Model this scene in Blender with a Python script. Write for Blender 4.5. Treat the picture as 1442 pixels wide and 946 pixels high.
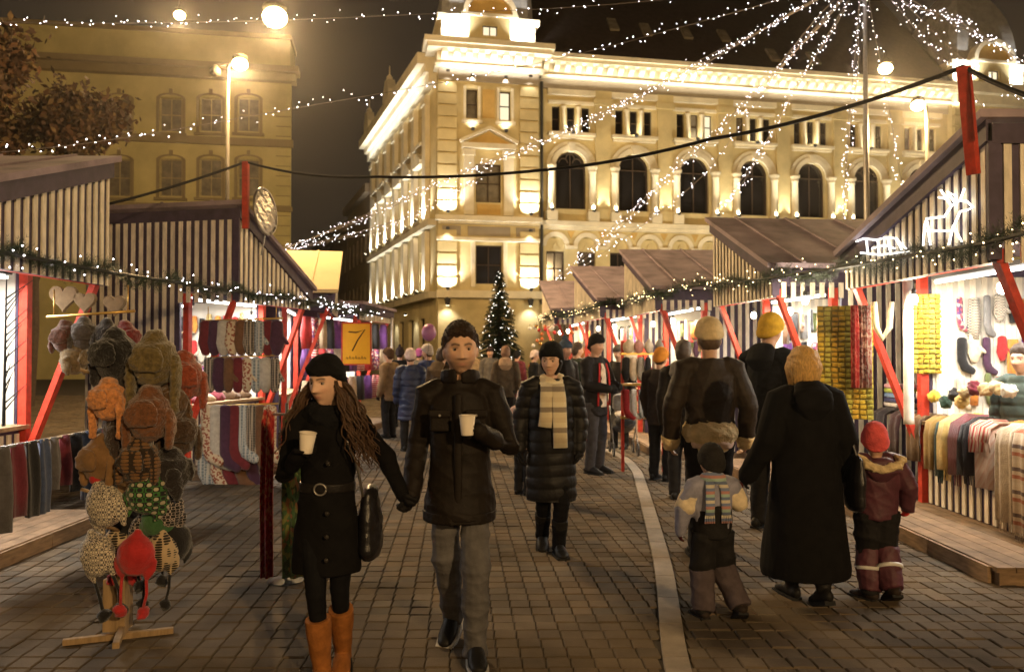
import bpy, bmesh, math, random
import numpy as np
from mathutils import Vector, Matrix
random.seed(7); np.random.seed(7)
R = math.radians
def V(*a): return Vector(a)
SC = bpy.context.scene
COL = SC.collection
for _o in list(bpy.data.objects): bpy.data.objects.remove(_o)

# ------------------------------------------------------------------ camera
PW, PH, F = 1442.0, 946.0, 1121.6
CAM = Vector((0, 0, 1.65)); PITCH = R(1.12)
cam_d = bpy.data.cameras.new('camera'); cam_d.sensor_width = 36; cam_d.lens = 28.0
cam_d.clip_start = .05; cam_d.clip_end = 400
cam_d.dof.use_dof = True; cam_d.dof.focus_distance = 4.6; cam_d.dof.aperture_fstop = 3.2
cam = bpy.data.objects.new('camera', cam_d); COL.objects.link(cam)
cam.location = CAM; cam.rotation_euler = (R(90) + PITCH, 0, 0)
SC.camera = cam

# ------------------------------------------------------------------ world: night sky with town glow
world = bpy.data.worlds.new('World'); SC.world = world; world.use_nodes = True
nt = world.node_tree; nt.nodes.clear()
wo = nt.nodes.new('ShaderNodeOutputWorld'); ad = nt.nodes.new('ShaderNodeAddShader')
b1 = nt.nodes.new('ShaderNodeBackground'); b2 = nt.nodes.new('ShaderNodeBackground')
sky = nt.nodes.new('ShaderNodeTexSky'); sky.sky_type = 'NISHITA'; sky.sun_disc = False
sky.sun_elevation = R(-6); sky.sun_rotation = R(200)
nt.links.new(sky.outputs[0], b1.inputs[0]); b1.inputs[1].default_value = .02
b2.inputs[0].default_value = (.024, .0172, .0108, 1); b2.inputs[1].default_value = 1.0
nt.links.new(b1.outputs[0], ad.inputs[0]); nt.links.new(b2.outputs[0], ad.inputs[1])
nt.links.new(ad.outputs[0], wo.inputs[0])

SC.view_settings.view_transform = 'Standard'; SC.view_settings.look = 'None'
SC.view_settings.exposure = 0.15; SC.view_settings.gamma = 1.0
SC.view_settings.use_curve_mapping = False
SC.render.engine = 'CYCLES'
cy = SC.cycles
cy.use_denoising = True
try: cy.denoiser = 'OPENIMAGEDENOISE'
except Exception: pass
cy.sample_clamp_indirect = 4.0; cy.sample_clamp_direct = 0.0
cy.max_bounces = 5; cy.diffuse_bounces = 2; cy.glossy_bounces = 2; cy.transmission_bounces = 3
cy.caustics_reflective = False; cy.caustics_refractive = False; cy.blur_glossy = 1.0
cy.use_light_tree = True

# ------------------------------------------------------------------ pixel helpers
_fw = Vector((0, math.cos(PITCH), math.sin(PITCH))); _up = Vector((0, -math.sin(PITCH), math.cos(PITCH)))
def ray(x, y): return _fw + Vector((1, 0, 0)) * ((x - PW/2) / F) + _up * ((PH/2 - y) / F)
def px(x, y, Y):
    d = ray(x, y); return CAM + d * (Y / d.y)
def gp(x, y, z=0):
    d = ray(x, y); return CAM + d * ((z - CAM.z) / d.z)

# ------------------------------------------------------------------ mesh builder
class MB:
    def __init__(s, M=None):
        s.v = []; s.f = []; s.m = []; s.M = M; s.cur = 0
    def _add(s, vs, fs, mi=None):
        b = len(s.v)
        if s.M is not None: vs = [s.M @ Vector(v) for v in vs]
        s.v.extend([tuple(v) for v in vs])
        s.f.extend([tuple(b + i for i in f) for f in fs])
        s.m.extend([s.cur if mi is None else mi] * len(fs))
        return s
    def box(s, x0, y0, z0, x1, y1, z1):
        vs = [(x, y, z) for z in (z0, z1) for y in (y0, y1) for x in (x0, x1)]
        return s._add(vs, [(0,2,3,1), (4,5,7,6), (0,1,5,4), (2,6,7,3), (0,4,6,2), (1,3,7,5)])
    def cbox(s, c, sz, rot=None):
        c = Vector(c); q = [Vector((x*sz[0]/2, y*sz[1]/2, z*sz[2]/2)) for z in (-1,1) for y in (-1,1) for x in (-1,1)]
        if rot is not None: q = [rot @ v for v in q]
        return s._add([c + v for v in q], [(0,2,3,1), (4,5,7,6), (0,1,5,4), (2,6,7,3), (0,4,6,2), (1,3,7,5)])
    def bar(s, a, b, w, h, up=(0,0,1)):
        a = Vector(a); b = Vector(b); t = (b - a).normalized(); up = Vector(up)
        if abs(t.dot(up)) > .98: up = Vector((1, 0, 0))
        r = t.cross(up).normalized(); u = r.cross(t)
        vs = []
        for p in (a, b):
            for i, j in ((-1,-1), (1,-1), (1,1), (-1,1)): vs.append(p + r*(i*w/2) + u*(j*h/2))
        return s._add(vs, [(3,2,1,0), (4,5,6,7), (0,1,5,4), (1,2,6,5), (2,3,7,6), (3,0,4,7)])
    def quad(s, *p): return s._add(p, [tuple(range(len(p)))])
    def prism(s, poly, d):
        """poly: list of 3D points (planar), d: extrusion vector"""
        n = len(poly); d = Vector(d); poly = [Vector(p) for p in poly]
        vs = poly + [p + d for p in poly]
        fs = [tuple(range(n-1, -1, -1)), tuple(range(n, 2*n))] + [(i, (i+1) % n, n + (i+1) % n, n + i) for i in range(n)]
        return s._add(vs, fs)
    def rings(s, rings, cap=True, closed=True):
        n = len(rings[0]); vs = [p for r in rings for p in r]; fs = []
        for k in range(len(rings) - 1):
            for i in range(n if closed else n - 1):
                j = (i + 1) % n
                fs.append((k*n + i, k*n + j, (k+1)*n + j, (k+1)*n + i))
        if cap and closed:
            fs.append(tuple(range(n-1, -1, -1))); fs.append(tuple((len(rings)-1)*n + i for i in range(n)))
        return s._add(vs, fs)
    def loft(s, pts, rad, n=14, ref=(0, 1, 0), dome=True):
        """tube through pts with radii r or (r_ref_perp, r_ref): the second radius lies along ref"""
        pts = [Vector(p) for p in pts]; ref = Vector(ref); rad = [(r, r) if not isinstance(r, (tuple, list)) else r for r in rad]
        N = len(pts); rg = []
        def frame(i):
            t = (pts[min(i+1, N-1)] - pts[max(i-1, 0)])
            t = t.normalized() if t.length > 1e-9 else Vector((0, 0, 1))
            q = ref - t * ref.dot(t)
            if q.length < .05: q = Vector((1, 0, .01)) - t * Vector((1, 0, .01)).dot(t)
            q.normalize(); return t, t.cross(q), q
        def ring(c, a, b, ra, rb): return [c + a*(math.cos(2*math.pi*k/n)*ra) + b*(math.sin(2*math.pi*k/n)*rb) for k in range(n)]
        t, a, b = frame(0); r0 = rad[0]
        if dome:
            m = min(r0)
            for w in (1.35, .8): rg.append(ring(pts[0] - t*m*math.sin(w), a, b, r0[0]*math.cos(w), r0[1]*math.cos(w)))
        for i in range(N):
            t, a, b = frame(i); rg.append(ring(pts[i], a, b, *rad[i]))
        if dome:
            m = min(rad[-1])
            for w in (.8, 1.35): rg.append(ring(pts[-1] + t*m*math.sin(w), a, b, rad[-1][0]*math.cos(w), rad[-1][1]*math.cos(w)))
        return s.rings(rg)
    def tube(s, pts, r, n=6): return s.loft(pts, [r]*len(pts) if not isinstance(r, (list, tuple)) else r, n, (.31, .87, .38), False)
    def lathe(s, c, prof, n=20, ax=None):
        c = Vector(c); rg = []
        for r, z in prof:
            rg.append([c + Vector((math.cos(2*math.pi*k/n)*r, math.sin(2*math.pi*k/n)*r, z)) for k in range(n)])
        if ax is not None:
            q = Vector((0, 0, 1)).rotation_difference(Vector(ax))
            rg = [[c + q @ (p - c) for p in g] for g in rg]
        return s.rings(rg)
    def ball(s, c, r, n=10, m=7):
        if not isinstance(r, (tuple, list)): r = (r, r, r)
        c = Vector(c); rg = []
        for i in range(m + 1):
            th = math.pi * (i + .02) / (m + .04); sr = math.sin(th); z = -math.cos(th)
            rg.append([c + Vector((math.cos(2*math.pi*k/n)*sr*r[0], math.sin(2*math.pi*k/n)*sr*r[1], z*r[2])) for k in range(n)])
        return s.rings(rg)
    def octa(s, c, r):
        c = Vector(c)
        return s._add([c + Vector(d)*r for d in ((1,0,0), (-1,0,0), (0,1,0), (0,-1,0), (0,0,1), (0,0,-1))],
                      [(0,2,4), (2,1,4), (1,3,4), (3,0,4), (2,0,5), (1,2,5), (3,1,5), (0,3,5)])
    def mesh(s, name='m'):
        me = bpy.data.meshes.new(name); me.from_pydata(s.v, [], s.f); me.update(); return me

WL = {}
def obj(name, mb, mat, parent=None, smooth=False, bevel=0, tagd=None):
    """links ONE mesh object; mb holds world coordinates"""
    if isinstance(mb, MB):
        if parent is not None: org = WL[parent.name]
        else:
            a = np.array(mb.v); org = Vector(((a[:,0].min()+a[:,0].max())/2, (a[:,1].min()+a[:,1].max())/2, a[:,2].min()))
        me = bpy.data.meshes.new(name)
        me.from_pydata([(v[0]-org[0], v[1]-org[1], v[2]-org[2]) for v in mb.v], [], mb.f)
        if any(mb.m): me.polygons.foreach_set('material_index', mb.m)
        me.update()
    else:
        me = mb; org = WL[parent.name] if parent is not None else Vector((0, 0, 0)); me.name = name
        me.transform(Matrix.Translation(-org))
    for m in (mat if isinstance(mat, (list, tuple)) else [mat]): me.materials.append(m)
    if smooth: me.polygons.foreach_set('use_smooth', [True]*len(me.polygons))
    o = bpy.data.objects.new(name, me); COL.objects.link(o)
    if parent is None: o.location = org
    else: o.parent = parent
    WL[o.name] = Vector(org)
    if bevel:
        b = o.modifiers.new('bevel', 'BEVEL'); b.width = bevel; b.segments = 2; b.limit_method = 'ANGLE'
    if tagd: tag(o, *tagd)
    return o
def tag(o, label, cat, group=None, kind=None):
    if label: o['label'] = label
    if cat: o['category'] = cat
    if group: o['group'] = group
    if kind: o['kind'] = kind
    return o
def thing(name, label, cat, loc, group=None):
    o = bpy.data.objects.new(name, None); COL.objects.link(o); o.location = loc; o.empty_display_size = .1
    WL[o.name] = Vector(loc); return tag(o, label, cat, group)
def frame(o, rz):
    return Matrix.Translation(Vector(o)) @ Matrix.Rotation(rz, 4, 'Z')
def light(name, typ, loc, power, color, parent=None, size=.1, aim=None, sizey=None, spot=None, blend=.6):
    d = bpy.data.lights.new(name, typ); d.energy = power; d.color = color
    if typ == 'AREA':
        d.size = size
        if sizey: d.shape = 'RECTANGLE'; d.size_y = sizey
    else: d.shadow_soft_size = size
    if typ == 'SPOT': d.spot_size = spot or R(90); d.spot_blend = blend
    o = bpy.data.objects.new(name, d); COL.objects.link(o)
    if parent is not None: o.parent = parent; o.location = Vector(loc) - WL[parent.name]
    else: o.location = loc
    if aim is not None: o.rotation_euler = Vector(aim).to_track_quat('-Z', 'Y').to_euler()
    return o

# ------------------------------------------------------------------ materials
MC = {}
def mat(name, col, rough=.8, var=.25, scale=6, bump=0, bscale=60, metal=0, spec=.3, attr=False, emit=None, es=1, sheen=0, rnd=0, detail=4, stretch=None, coat=0, world=False):
    if name in MC: return MC[name]
    m = bpy.data.materials.new(name); m.use_nodes = True; n = m.node_tree.nodes; l = m.node_tree.links
    b = n['Principled BSDF']
    b.inputs['Roughness'].default_value = rough; b.inputs['Metallic'].default_value = metal
    b.inputs['Specular IOR Level'].default_value = spec; b.inputs['Coat Weight'].default_value = coat
    if sheen: b.inputs['Sheen Weight'].default_value = sheen
    tc = n.new('ShaderNodeTexCoord'); vec = tc.outputs['Object']
    if world: vec = n.new('ShaderNodeNewGeometry').outputs['Position']
    if stretch:
        mp = n.new('ShaderNodeMapping'); mp.inputs['Scale'].default_value = stretch
        l.new(vec, mp.inputs[0]); vec = mp.outputs[0]
    nz = n.new('ShaderNodeTexNoise'); nz.inputs['Scale'].default_value = scale; nz.inputs['Detail'].default_value = detail
    nz.inputs['Roughness'].default_value = .6
    l.new(vec, nz.inputs['Vector'])
    mr = n.new('ShaderNodeMapRange'); mr.inputs[1].default_value = .3; mr.inputs[2].default_value = .7
    mr.inputs[3].default_value = 1 - var; mr.inputs[4].default_value = 1 + var
    l.new(nz.outputs[0], mr.inputs[0])
    fac = mr.outputs[0]
    if rnd:
        oi = n.new('ShaderNodeObjectInfo'); m2 = n.new('ShaderNodeMapRange'); m2.inputs[3].default_value = 1 - rnd; m2.inputs[4].default_value = 1 + rnd
        l.new(oi.outputs['Random'], m2.inputs[0]); mu = n.new('ShaderNodeMath'); mu.operation = 'MULTIPLY'
        l.new(fac, mu.inputs[0]); l.new(m2.outputs[0], mu.inputs[1]); fac = mu.outputs[0]
    mx = n.new('ShaderNodeVectorMath'); mx.operation = 'SCALE'
    if attr:
        at = n.new('ShaderNodeAttribute'); at.attribute_name = 'col'; l.new(at.outputs['Color'], mx.inputs[0])
    else: mx.inputs[0].default_value = col[:3]
    l.new(fac, mx.inputs['Scale']); l.new(mx.outputs[0], b.inputs['Base Color'])
    if bump:
        n2 = n.new('ShaderNodeTexNoise'); n2.inputs['Scale'].default_value = bscale; n2.inputs['Detail'].default_value = 3
        l.new(vec, n2.inputs['Vector'])
        bp = n.new('ShaderNodeBump'); bp.inputs['Strength'].default_value = bump; bp.inputs['Distance'].default_value = .01
        l.new(n2.outputs[0], bp.inputs['Height']); l.new(bp.outputs[0], b.inputs['Normal'])
    if emit:
        b.inputs['Emission Color'].default_value = (*emit, 1); b.inputs['Emission Strength'].default_value = es
    MC[name] = m; return m
def emat(name, col, es, sample=False):
    if name in MC: return MC[name]
    m = bpy.data.materials.new(name); m.use_nodes = True; n = m.node_tree.nodes; n.clear()
    o = n.new('ShaderNodeOutputMaterial'); e = n.new('ShaderNodeEmission'); e.inputs[0].default_value = (*col, 1); e.inputs[1].default_value = es
    m.node_tree.links.new(e.outputs[0], o.inputs[0])
    m.cycles.emission_sampling = 'AUTO' if sample else 'NONE'
    MC[name] = m; return m
def pattern(name, cols, kind='stripes', scale=(20, 0, 0), rough=.9, bump=.3, bscale=150):
    """knitted/woven cloth: repeating bands or motifs of colours in object space"""
    if name in MC: return MC[name]
    m = bpy.data.materials.new(name); m.use_nodes = True; n = m.node_tree.nodes; l = m.node_tree.links; b = n['Principled BSDF']
    b.inputs['Roughness'].default_value = rough; b.inputs['Specular IOR Level'].default_value = .15; b.inputs['Sheen Weight'].default_value = .2
    tc = n.new('ShaderNodeTexCoord'); mp = n.new('ShaderNodeMapping'); mp.inputs['Scale'].default_value = scale; l.new(tc.outputs['Object'], mp.inputs[0])
    rp = n.new('ShaderNodeValToRGB'); rp.color_ramp.interpolation = 'CONSTANT'
    el = rp.color_ramp.elements
    for i, c in enumerate(cols):
        e = el[i] if i < 2 else el.new(i / len(cols))
        e.position = i / len(cols); e.color = (*c, 1)
    if kind == 'stripes':
        sp = n.new('ShaderNodeSeparateXYZ'); l.new(mp.outputs[0], sp.inputs[0]); s = n.new('ShaderNodeMath'); s.operation = 'ADD'
        l.new(sp.outputs[0], s.inputs[0]); l.new(sp.outputs[2], s.inputs[1])
        s2 = n.new('ShaderNodeMath'); s2.operation = 'ADD'; l.new(s.outputs[0], s2.inputs[0]); l.new(sp.outputs[1], s2.inputs[1])
        fr = n.new('ShaderNodeMath'); fr.operation = 'FRACT'; l.new(s2.outputs[0], fr.inputs[0]); src = fr.outputs[0]
    elif kind == 'voronoi':
        vo = n.new('ShaderNodeTexVoronoi'); vo.inputs['Scale'].default_value = 1; l.new(mp.outputs[0], vo.inputs[0]); 
        sp = n.new('ShaderNodeSeparateColor'); l.new(vo.outputs['Color'], sp.inputs[0]); src = sp.outputs[0]
    else:  # diamond/nordic: product of waves
        sp = n.new('ShaderNodeSeparateXYZ'); l.new(mp.outputs[0], sp.inputs[0]); acc = None
        for k in range(3):
            w = n.new('ShaderNodeMath'); w.operation = 'SINE'; l.new(sp.outputs[k], w.inputs[0])
            if acc is None: acc = w.outputs[0]
            else:
                a = n.new('ShaderNodeMath'); a.operation = 'MULTIPLY' if k == 2 else 'ADD'; l.new(acc, a.inputs[0]); l.new(w.outputs[0], a.inputs[1]); acc = a.outputs[0]
        mr = n.new('ShaderNodeMapRange'); mr.inputs[1].default_value = -1.2; mr.inputs[2].default_value = 1.2; l.new(acc, mr.inputs[0]); src = mr.outputs[0]
    l.new(src, rp.inputs[0]); l.new(rp.outputs[0], b.inputs['Base Color'])
    n2 = n.new('ShaderNodeTexNoise'); n2.inputs['Scale'].default_value = bscale; l.new(tc.outputs['Object'], n2.inputs['Vector'])
    bp = n.new('ShaderNodeBump'); bp.inputs['Strength'].default_value = bump; bp.inputs['Distance'].default_value = .008
    l.new(n2.outputs[0], bp.inputs['Height']); l.new(bp.outputs[0], b.inputs['Normal'])
    MC[name] = m; return m

SODIUM = (1.0, .65, .30)
WARM = (1.0, .91, .72)
WHITE = (1.0, .96, .90)
M_RED = mat('red_paint', (.50, .045, .022), .55, .35, 11, .25, 40, detail=8)
M_SLAT = mat('cream_slat', (.80, .73, .60), .65, .26, 6, .25, 80, rnd=.12, stretch=(3, 3, .8), world=True, detail=7)
M_BOARD = mat('purple_board', (.060, .043, .078), .6, .25, 8, .1, 50)
M_ROOF = mat('roof_membrane', (.30, .24, .28), .75, .4, 2.2, .2, 30, detail=8)
M_DECK = mat('deck_wood', (.20, .13, .075), .8, .35, 7, .3, 60, stretch=(1, 1, 6), rnd=.15)
M_BLACK = mat('black_cloth', (.012, .011, .011), .9, .3, 20, .2, 200, sheen=.1)
M_METAL = mat('grey_metal', (.35, .33, .30), .4, .15, 12, 0, metal=.8)
M_GOLD = mat('brass_rack', (.65, .42, .12), .35, .15, 12, 0, metal=.7)
M_WIRE = mat('black_wire', (.01, .01, .01), .6, .1)
E_BULB = emat('fairy_bulb', (1.0, .92, .97), 22)
E_BULBW = emat('warm_bulb', (1.0, .72, .35), 14)
E_TUBE = emat('tube_glow', (1.0, .95, .86), 9)
E_SODIUM = emat('sodium_glow', (1.0, .72, .30), 60)
WORK = bpy.data.scenes.new('work')          # empty scratch scene, so that each remesh evaluates one object only
def remesh(mb, voxel, smooth=2):
    me = mb.mesh('tmp'); ob = bpy.data.objects.new('tmp', me); WORK.collection.objects.link(ob)
    m = ob.modifiers.new('r', 'REMESH'); m.mode = 'VOXEL'; m.voxel_size = voxel; m.use_smooth_shade = True
    if smooth:
        s = ob.modifiers.new('s', 'SMOOTH'); s.factor = .5; s.iterations = smooth
    WORK.view_layers[0].update(); dg = WORK.view_layers[0].depsgraph; ev = ob.evaluated_get(dg)
    out = bpy.data.meshes.new_from_object(ev, depsgraph=dg); bpy.data.objects.remove(ob); bpy.data.meshes.remove(me)
    return out
def coords(me):
    a = np.empty(len(me.vertices)*3, np.float32); me.vertices.foreach_get('co', a); return a.reshape(-1, 3)
def normals(me):
    a = np.empty(len(me.vertices)*3, np.float32); me.vertices.foreach_get('normal', a); return a.reshape(-1, 3)
def setco(me, a): me.vertices.foreach_set('co', a.astype(np.float32).ravel()); me.update()
def wrinkle(me, amp, freq=22, seed=0, quilt=0, qf=0, zs=1.6):
    """cloth folds: warped ridges displaced along the normal; quilt = padded horizontal rows"""
    co = coords(me); n = normals(me); r = np.random.RandomState(seed); d = np.zeros(len(co))
    w = np.sin(co[:,[1,2,0]]*freq*.45 + r.rand(3)*6)*.35
    q = co*freq + w*1.6
    for k in range(5):
        v = r.randn(3); v[2] *= zs; v /= np.linalg.norm(v)
        d += (1 - np.abs(np.sin(q @ v*(.7 + .35*k) + r.rand()*6)))**2/(1 + .5*k)
    d = (d - d.mean())*amp
    if quilt: d += quilt*(np.abs(np.sin(co[:,2]*qf + .25*np.sin(co[:,0]*9 + co[:,1]*7)))**.5 - .6)
    setco(me, co + n*d[:,None])

# ================================================================== GROUND
gm = mat('ground_joint', (.046, .036, .026), .9, .3, 3, .3, 90)
g = MB(); g.quad((-120, -30, 0), (120, -30, 0), (120, 160, 0), (-120, 160, 0))
ground = tag(obj('ground', g, gm), 'dark earth and sand bed of the paved square', None, kind='structure')
del ground['label']

paver_m = mat('paver', (.105, .080, .054), .85, .42, 1.3, .5, 110, rnd=.16, spec=.12, world=True, detail=9)
paver_a = mat('paver_field', (.17, .14, .115), .85, .42, 1.3, .5, 110, attr=True, spec=.12, world=True, detail=9)
# pale stone strip running through the paving
strip_pts = [(.62, 1.2), (.84, 4.1), (1.16, 6.1), (1.50, 9.0), (1.72, 11.0), (1.74, 12.2), (1.60, 13.2), (1.2, 14.4), (.5, 15.6)]
def strip_x(y):
    ys = [p[1] for p in strip_pts[:6]]; xs = [p[0] for p in strip_pts[:6]]
    return float(np.interp(y, ys, xs))
PWX, PWY, JT = .128, .140, .005
def pave_mesh():
    bm = bmesh.new(); bmesh.ops.create_cube(bm, size=1)
    for v in bm.verts: v.co.x *= PWX - JT; v.co.y *= PWY - JT; v.co.z *= .03
    bmesh.ops.bevel(bm, geom=[e for e in bm.edges if all(v.co.z > 0 for v in e.verts)], offset=.006, segments=1, affect='EDGES')
    me = bpy.data.meshes.new('paver'); bm.to_mesh(me); bm.free(); me.materials.append(paver_m); return me
PV = pave_mesh()
cells = []
j = 0; yy = 3.4
while yy < 30:
    half = yy * .72 + .6
    xx = -half + (j % 2) * PWX / 2 - (half % PWX)
    while xx < half:
        cells.append((xx, yy))
        xx += PWX
    yy += PWY; j += 1
def visible(x, y):
    u = 721 + F * x / y; v = 495 + F * 1.65 / y
    return 0 < u < 1442 and v < 960
cells.sort(key=lambda c: c[1])
def cut(x, y):
    if y > 12.6: return None
    sx = strip_x(y); a = (PWX - JT)/2
    if x + a < sx - .077 or x - a > sx + .077: return None
    return sx
near = [c for c in cells if visible(*c) and cut(*c) is None][:300]; nset = set(near)
for (x, y) in near:
    o = bpy.data.objects.new('paver', PV); COL.objects.link(o); o.parent = ground
    o.location = (x, y + random.uniform(-.002, .002), -.004 + random.uniform(-.005, .004))
    o.location -= WL['ground']
    o.rotation_euler = (random.uniform(-.018, .018), random.uniform(-.018, .018), random.uniform(-.025, .025))
pf = MB(); pc = []
for (x, y) in cells:
    if (x, y) in nset: continue
    if y > 17 and random.random() < .0: continue
    sx = cut(x, y); xc = x
    a, b = (PWX - JT)/2, (PWY - JT)/2
    if sx is not None:
        segs = [(x - a, min(x + a, sx - .078)), (max(x - a, sx + .078), x + a)]; segs = [q for q in segs if q[1] - q[0] > .03]
        if not segs: continue
        x = (segs[0][0] + segs[0][1])/2; a = (segs[0][1] - segs[0][0])/2
    z = .010 + random.uniform(-.003, .003); e = .005
    t = [random.uniform(-.0015, .0015) for _ in range(4)]
    pf._add([(x-a, y-b, -.002), (x+a, y-b, -.002), (x+a, y+b, -.002), (x-a, y+b, -.002), (x-a+e, y-b+e, z+t[0]), (x+a-e, y-b+e, z+t[1]), (x+a-e, y+b-e, z+t[2]), (x-a+e, y+b-e, z+t[3])],
            [(4,5,6,7), (0,1,5,4), (1,2,6,5), (2,3,7,6), (3,0,4,7)])
    k = random.uniform(.82, 1.18); w = random.uniform(-.007, .007)
    pc += [(.105*k + w, .080*k, .054*k - w*.7, 1)] * 5
po = obj('paver_field', pf, paver_a, ground); po['kind'] = 'stuff'
ca = po.data.color_attributes.new('col', 'FLOAT_COLOR', 'CORNER')
ca.data.foreach_set('color', np.repeat(np.array(pc, dtype=np.float32), 4, axis=0).ravel())
# the strip: separate stone blocks laid end to end
stone_m = mat('strip_stone', (.24, .20, .155), .65, .2, 8, .3, 120, rnd=.12)
dense = []
for i in range(len(strip_pts) - 1):
    for k in range(10):
        t = k / 10; a, b = strip_pts[i], strip_pts[i+1]; dense.append((a[0]*(1-t) + b[0]*t, a[1]*(1-t) + b[1]*t))
dense = np.array(dense)
for _ in range(6): dense[1:-1] = (dense[:-2] + 2*dense[1:-1] + dense[2:]) / 4
dist = np.concatenate([[0], np.cumsum(np.linalg.norm(np.diff(dense, axis=0), axis=1))])
L = .52; s0 = 0
while s0 + L < dist[-1]:
    mb = MB(); rg = []
    for s in np.linspace(s0 + .004, s0 + L - .004, 4):
        p = Vector((np.interp(s, dist, dense[:,0]), np.interp(s, dist, dense[:,1]), 0))
        q = Vector((np.interp(s + .05, dist, dense[:,0]), np.interp(s + .05, dist, dense[:,1]), 0)); t = (q - p).normalized() if (q-p).length > 1e-6 else Vector((0,1,0))
        nrm = Vector((t.y, -t.x, 0)); z = .017
        rg.append([p - nrm*.070, p - nrm*.066 + Vector((0,0,z)), p + nrm*.066 + Vector((0,0,z)), p + nrm*.070])
    mb.rings(rg); obj('strip_stone', mb, stone_m, ground); s0 += L

# ================================================================== BUILDINGS
M_OCH = mat('ochre_plaster', (.60, .49, .25), .85, .22, .7, .2, 25, detail=9)
M_CRM = mat('cream_stucco', (.76, .68, .49), .8, .2, .9, .2, 25, detail=9)
M_ORG = mat('orange_panel', (.58, .38, .12), .85, .1, 2, .1, 25)
M_GREYB = mat('grey_frieze', (.33, .28, .21), .85, .1, 2, .1, 25)
M_SLATE = mat('slate_roof', (.045, .032, .026), .6, .3, 4, .5, 9)
M_LEAD = mat('lead_dome', (.38, .37, .35), .5, .2, 3, .2, 8, metal=.2)
M_GLASS = mat('dark_glass', (.012, .010, .009), .12, .2, 2, spec=.7)
M_GLASSW = mat('dim_glass', (.20, .17, .12), .2, .4, 2, spec=.6)
M_LIT = emat('lit_glass', (1.0, .85, .55), 1.1)
M_FRAME = mat('window_frame_dark', (.055, .035, .02), .6, .2, 8)
M_FIX = mat('lamp_fixture', (.05, .05, .05), .5, .1)
E_SPOT = emat('spot_face', (1.0, .9, .62), 18)

def wall_open(mb, x0, x1, z0, z1, ops, y0=0, y1=.35):
    """wall slab with rectangular openings (ox0, ox1, oz0, oz1)"""
    xs = sorted({x0, x1, *[o[0] for o in ops], *[o[1] for o in ops]}); zs = sorted({z0, z1, *[o[2] for o in ops], *[o[3] for o in ops]})
    for i in range(len(xs) - 1):
        run = None
        for k in range(len(zs) - 1):
            cx, cz = (xs[i] + xs[i+1])/2, (zs[k] + zs[k+1])/2
            hole = any(o[0] < cx < o[1] and o[2] < cz < o[3] for o in ops)
            if not hole:
                if run is None: run = [zs[k], zs[k+1]]
                else: run[1] = zs[k+1]
            if hole or k == len(zs) - 2:
                if run: mb.box(xs[i], y0, run[0], xs[i+1], y1, run[1])
                run = None
def arch_fill(mb, cx, w, zs, zt, y0=0, y1=.35, n=12):
    """fills the corners of a rectangular opening of half width w above the spring line with a round arch; zt = rectangle top"""
    r = w
    for sgn in (-1, 1):
        poly = [(cx + sgn*w, y0, zs), (cx + sgn*w, y0, zt), (cx, y0, zt)]
        arc = [(cx + sgn*r*math.sin(a), y0, zs + (zt - zs)*math.cos(a)) for a in np.linspace(0.0, math.pi/2, n)][:-1]
        poly = poly + arc[0:]
        if sgn > 0: poly = poly[::-1]
        mb.prism(poly, (0, y1 - y0, 0))
def arch_ring(mb, cx, zs, r0, r1, y0, y1, n=14, ky=1.0):
    rg = []
    for a in np.linspace(-math.pi/2, math.pi/2, n):
        s, c = math.sin(a), math.cos(a)*ky
        rg.append([(cx + r0*s, y0, zs + r0*c), (cx + r1*s, y0, zs + r1*c), (cx + r1*s, y1, zs + r1*c), (cx + r0*s, y1, zs + r0*c)])
    mb.rings(rg)
def arched_pane(mb, cx, w, z0, zs, ht, y):
    mb.quad(*[(cx - w, y, z0), (cx + w, y, z0)] + [(cx + w*math.cos(a), y, zs + ht*math.sin(a)) for a in np.linspace(0, math.pi, 13)])
def window(parent, M, cx, w, z0, z1, y=.22, pane=None, bars=(1, 1), arch=0, fm=None, t=.06):
    """window part: frame with its pane as sub-part"""
    f = MB(M); p = MB(M); h = w/2
    zs = z1 - arch
    f.box(cx-h, y-.06, z0, cx-h+t, y, zs); f.box(cx+h-t, y-.06, z0, cx+h, y, zs); f.box(cx-h+t, y-.06, z0, cx+h-t, y, z0+t)
    if not arch: f.box(cx-h+t, y-.06, z1-t, cx+h-t, y, z1)
    else: arch_ring(f, cx, zs, h - t, h, y-.06, y, 13, arch/h)
    for k in range(1, bars[0] + 1): xk = cx - h + w*k/(bars[0]+1); f.box(xk-.025, y-.05, z0+t, xk+.025, y-.005, z1-t - (.0 if not arch else .02))
    for k in range(1, bars[1] + 1): zk = z0 + (zs-z0)*k/(bars[1]+1) if not arch else zs - .0 - (k-1)*.7; f.box(cx-h+t, y-.045, zk-.025, cx+h-t, y-.01, zk+.025)
    if arch: arched_pane(p, cx, h-.01, z0, zs, arch-.01, y + .004)
    else: p.quad((cx-h, y+.004, z0), (cx+h, y+.004, z0), (cx+h, y+.004, z1), (cx-h, y+.004, z1))
    o = obj('window', f, fm or M_FRAME, parent); obj('pane', p, pane or M_GLASS, o)
    return o
def part(name, parent, M, mt, fn, smooth=False):
    mb = MB(M); fn(mb); return obj(name, mb, mt, parent, smooth)
def spotfix(parent, M, loc, aim, power, col=WARM, spot=100, face=True, blend=.8):
    """small facade floodlight: housing with its glowing lens and its light"""
    p = M @ Vector(loc); d = (M.to_3x3() @ Vector(aim)).normalized()
    h = MB(); h.lathe(p - d*.14, [(.05, 0), (.09, .03), (.10, .12)], 10, d); o = obj('floodlight', h, M_FIX, parent)
    if face:
        q = MB(); q.lathe(p - d*.018, [(.085, 0), (.085, .008)], 10, d); obj('lens', q, E_SPOT, o)
    light('flood', 'SPOT', p + d*.02, power, col, o, .06, d, spot=R(spot), blend=blend)

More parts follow.
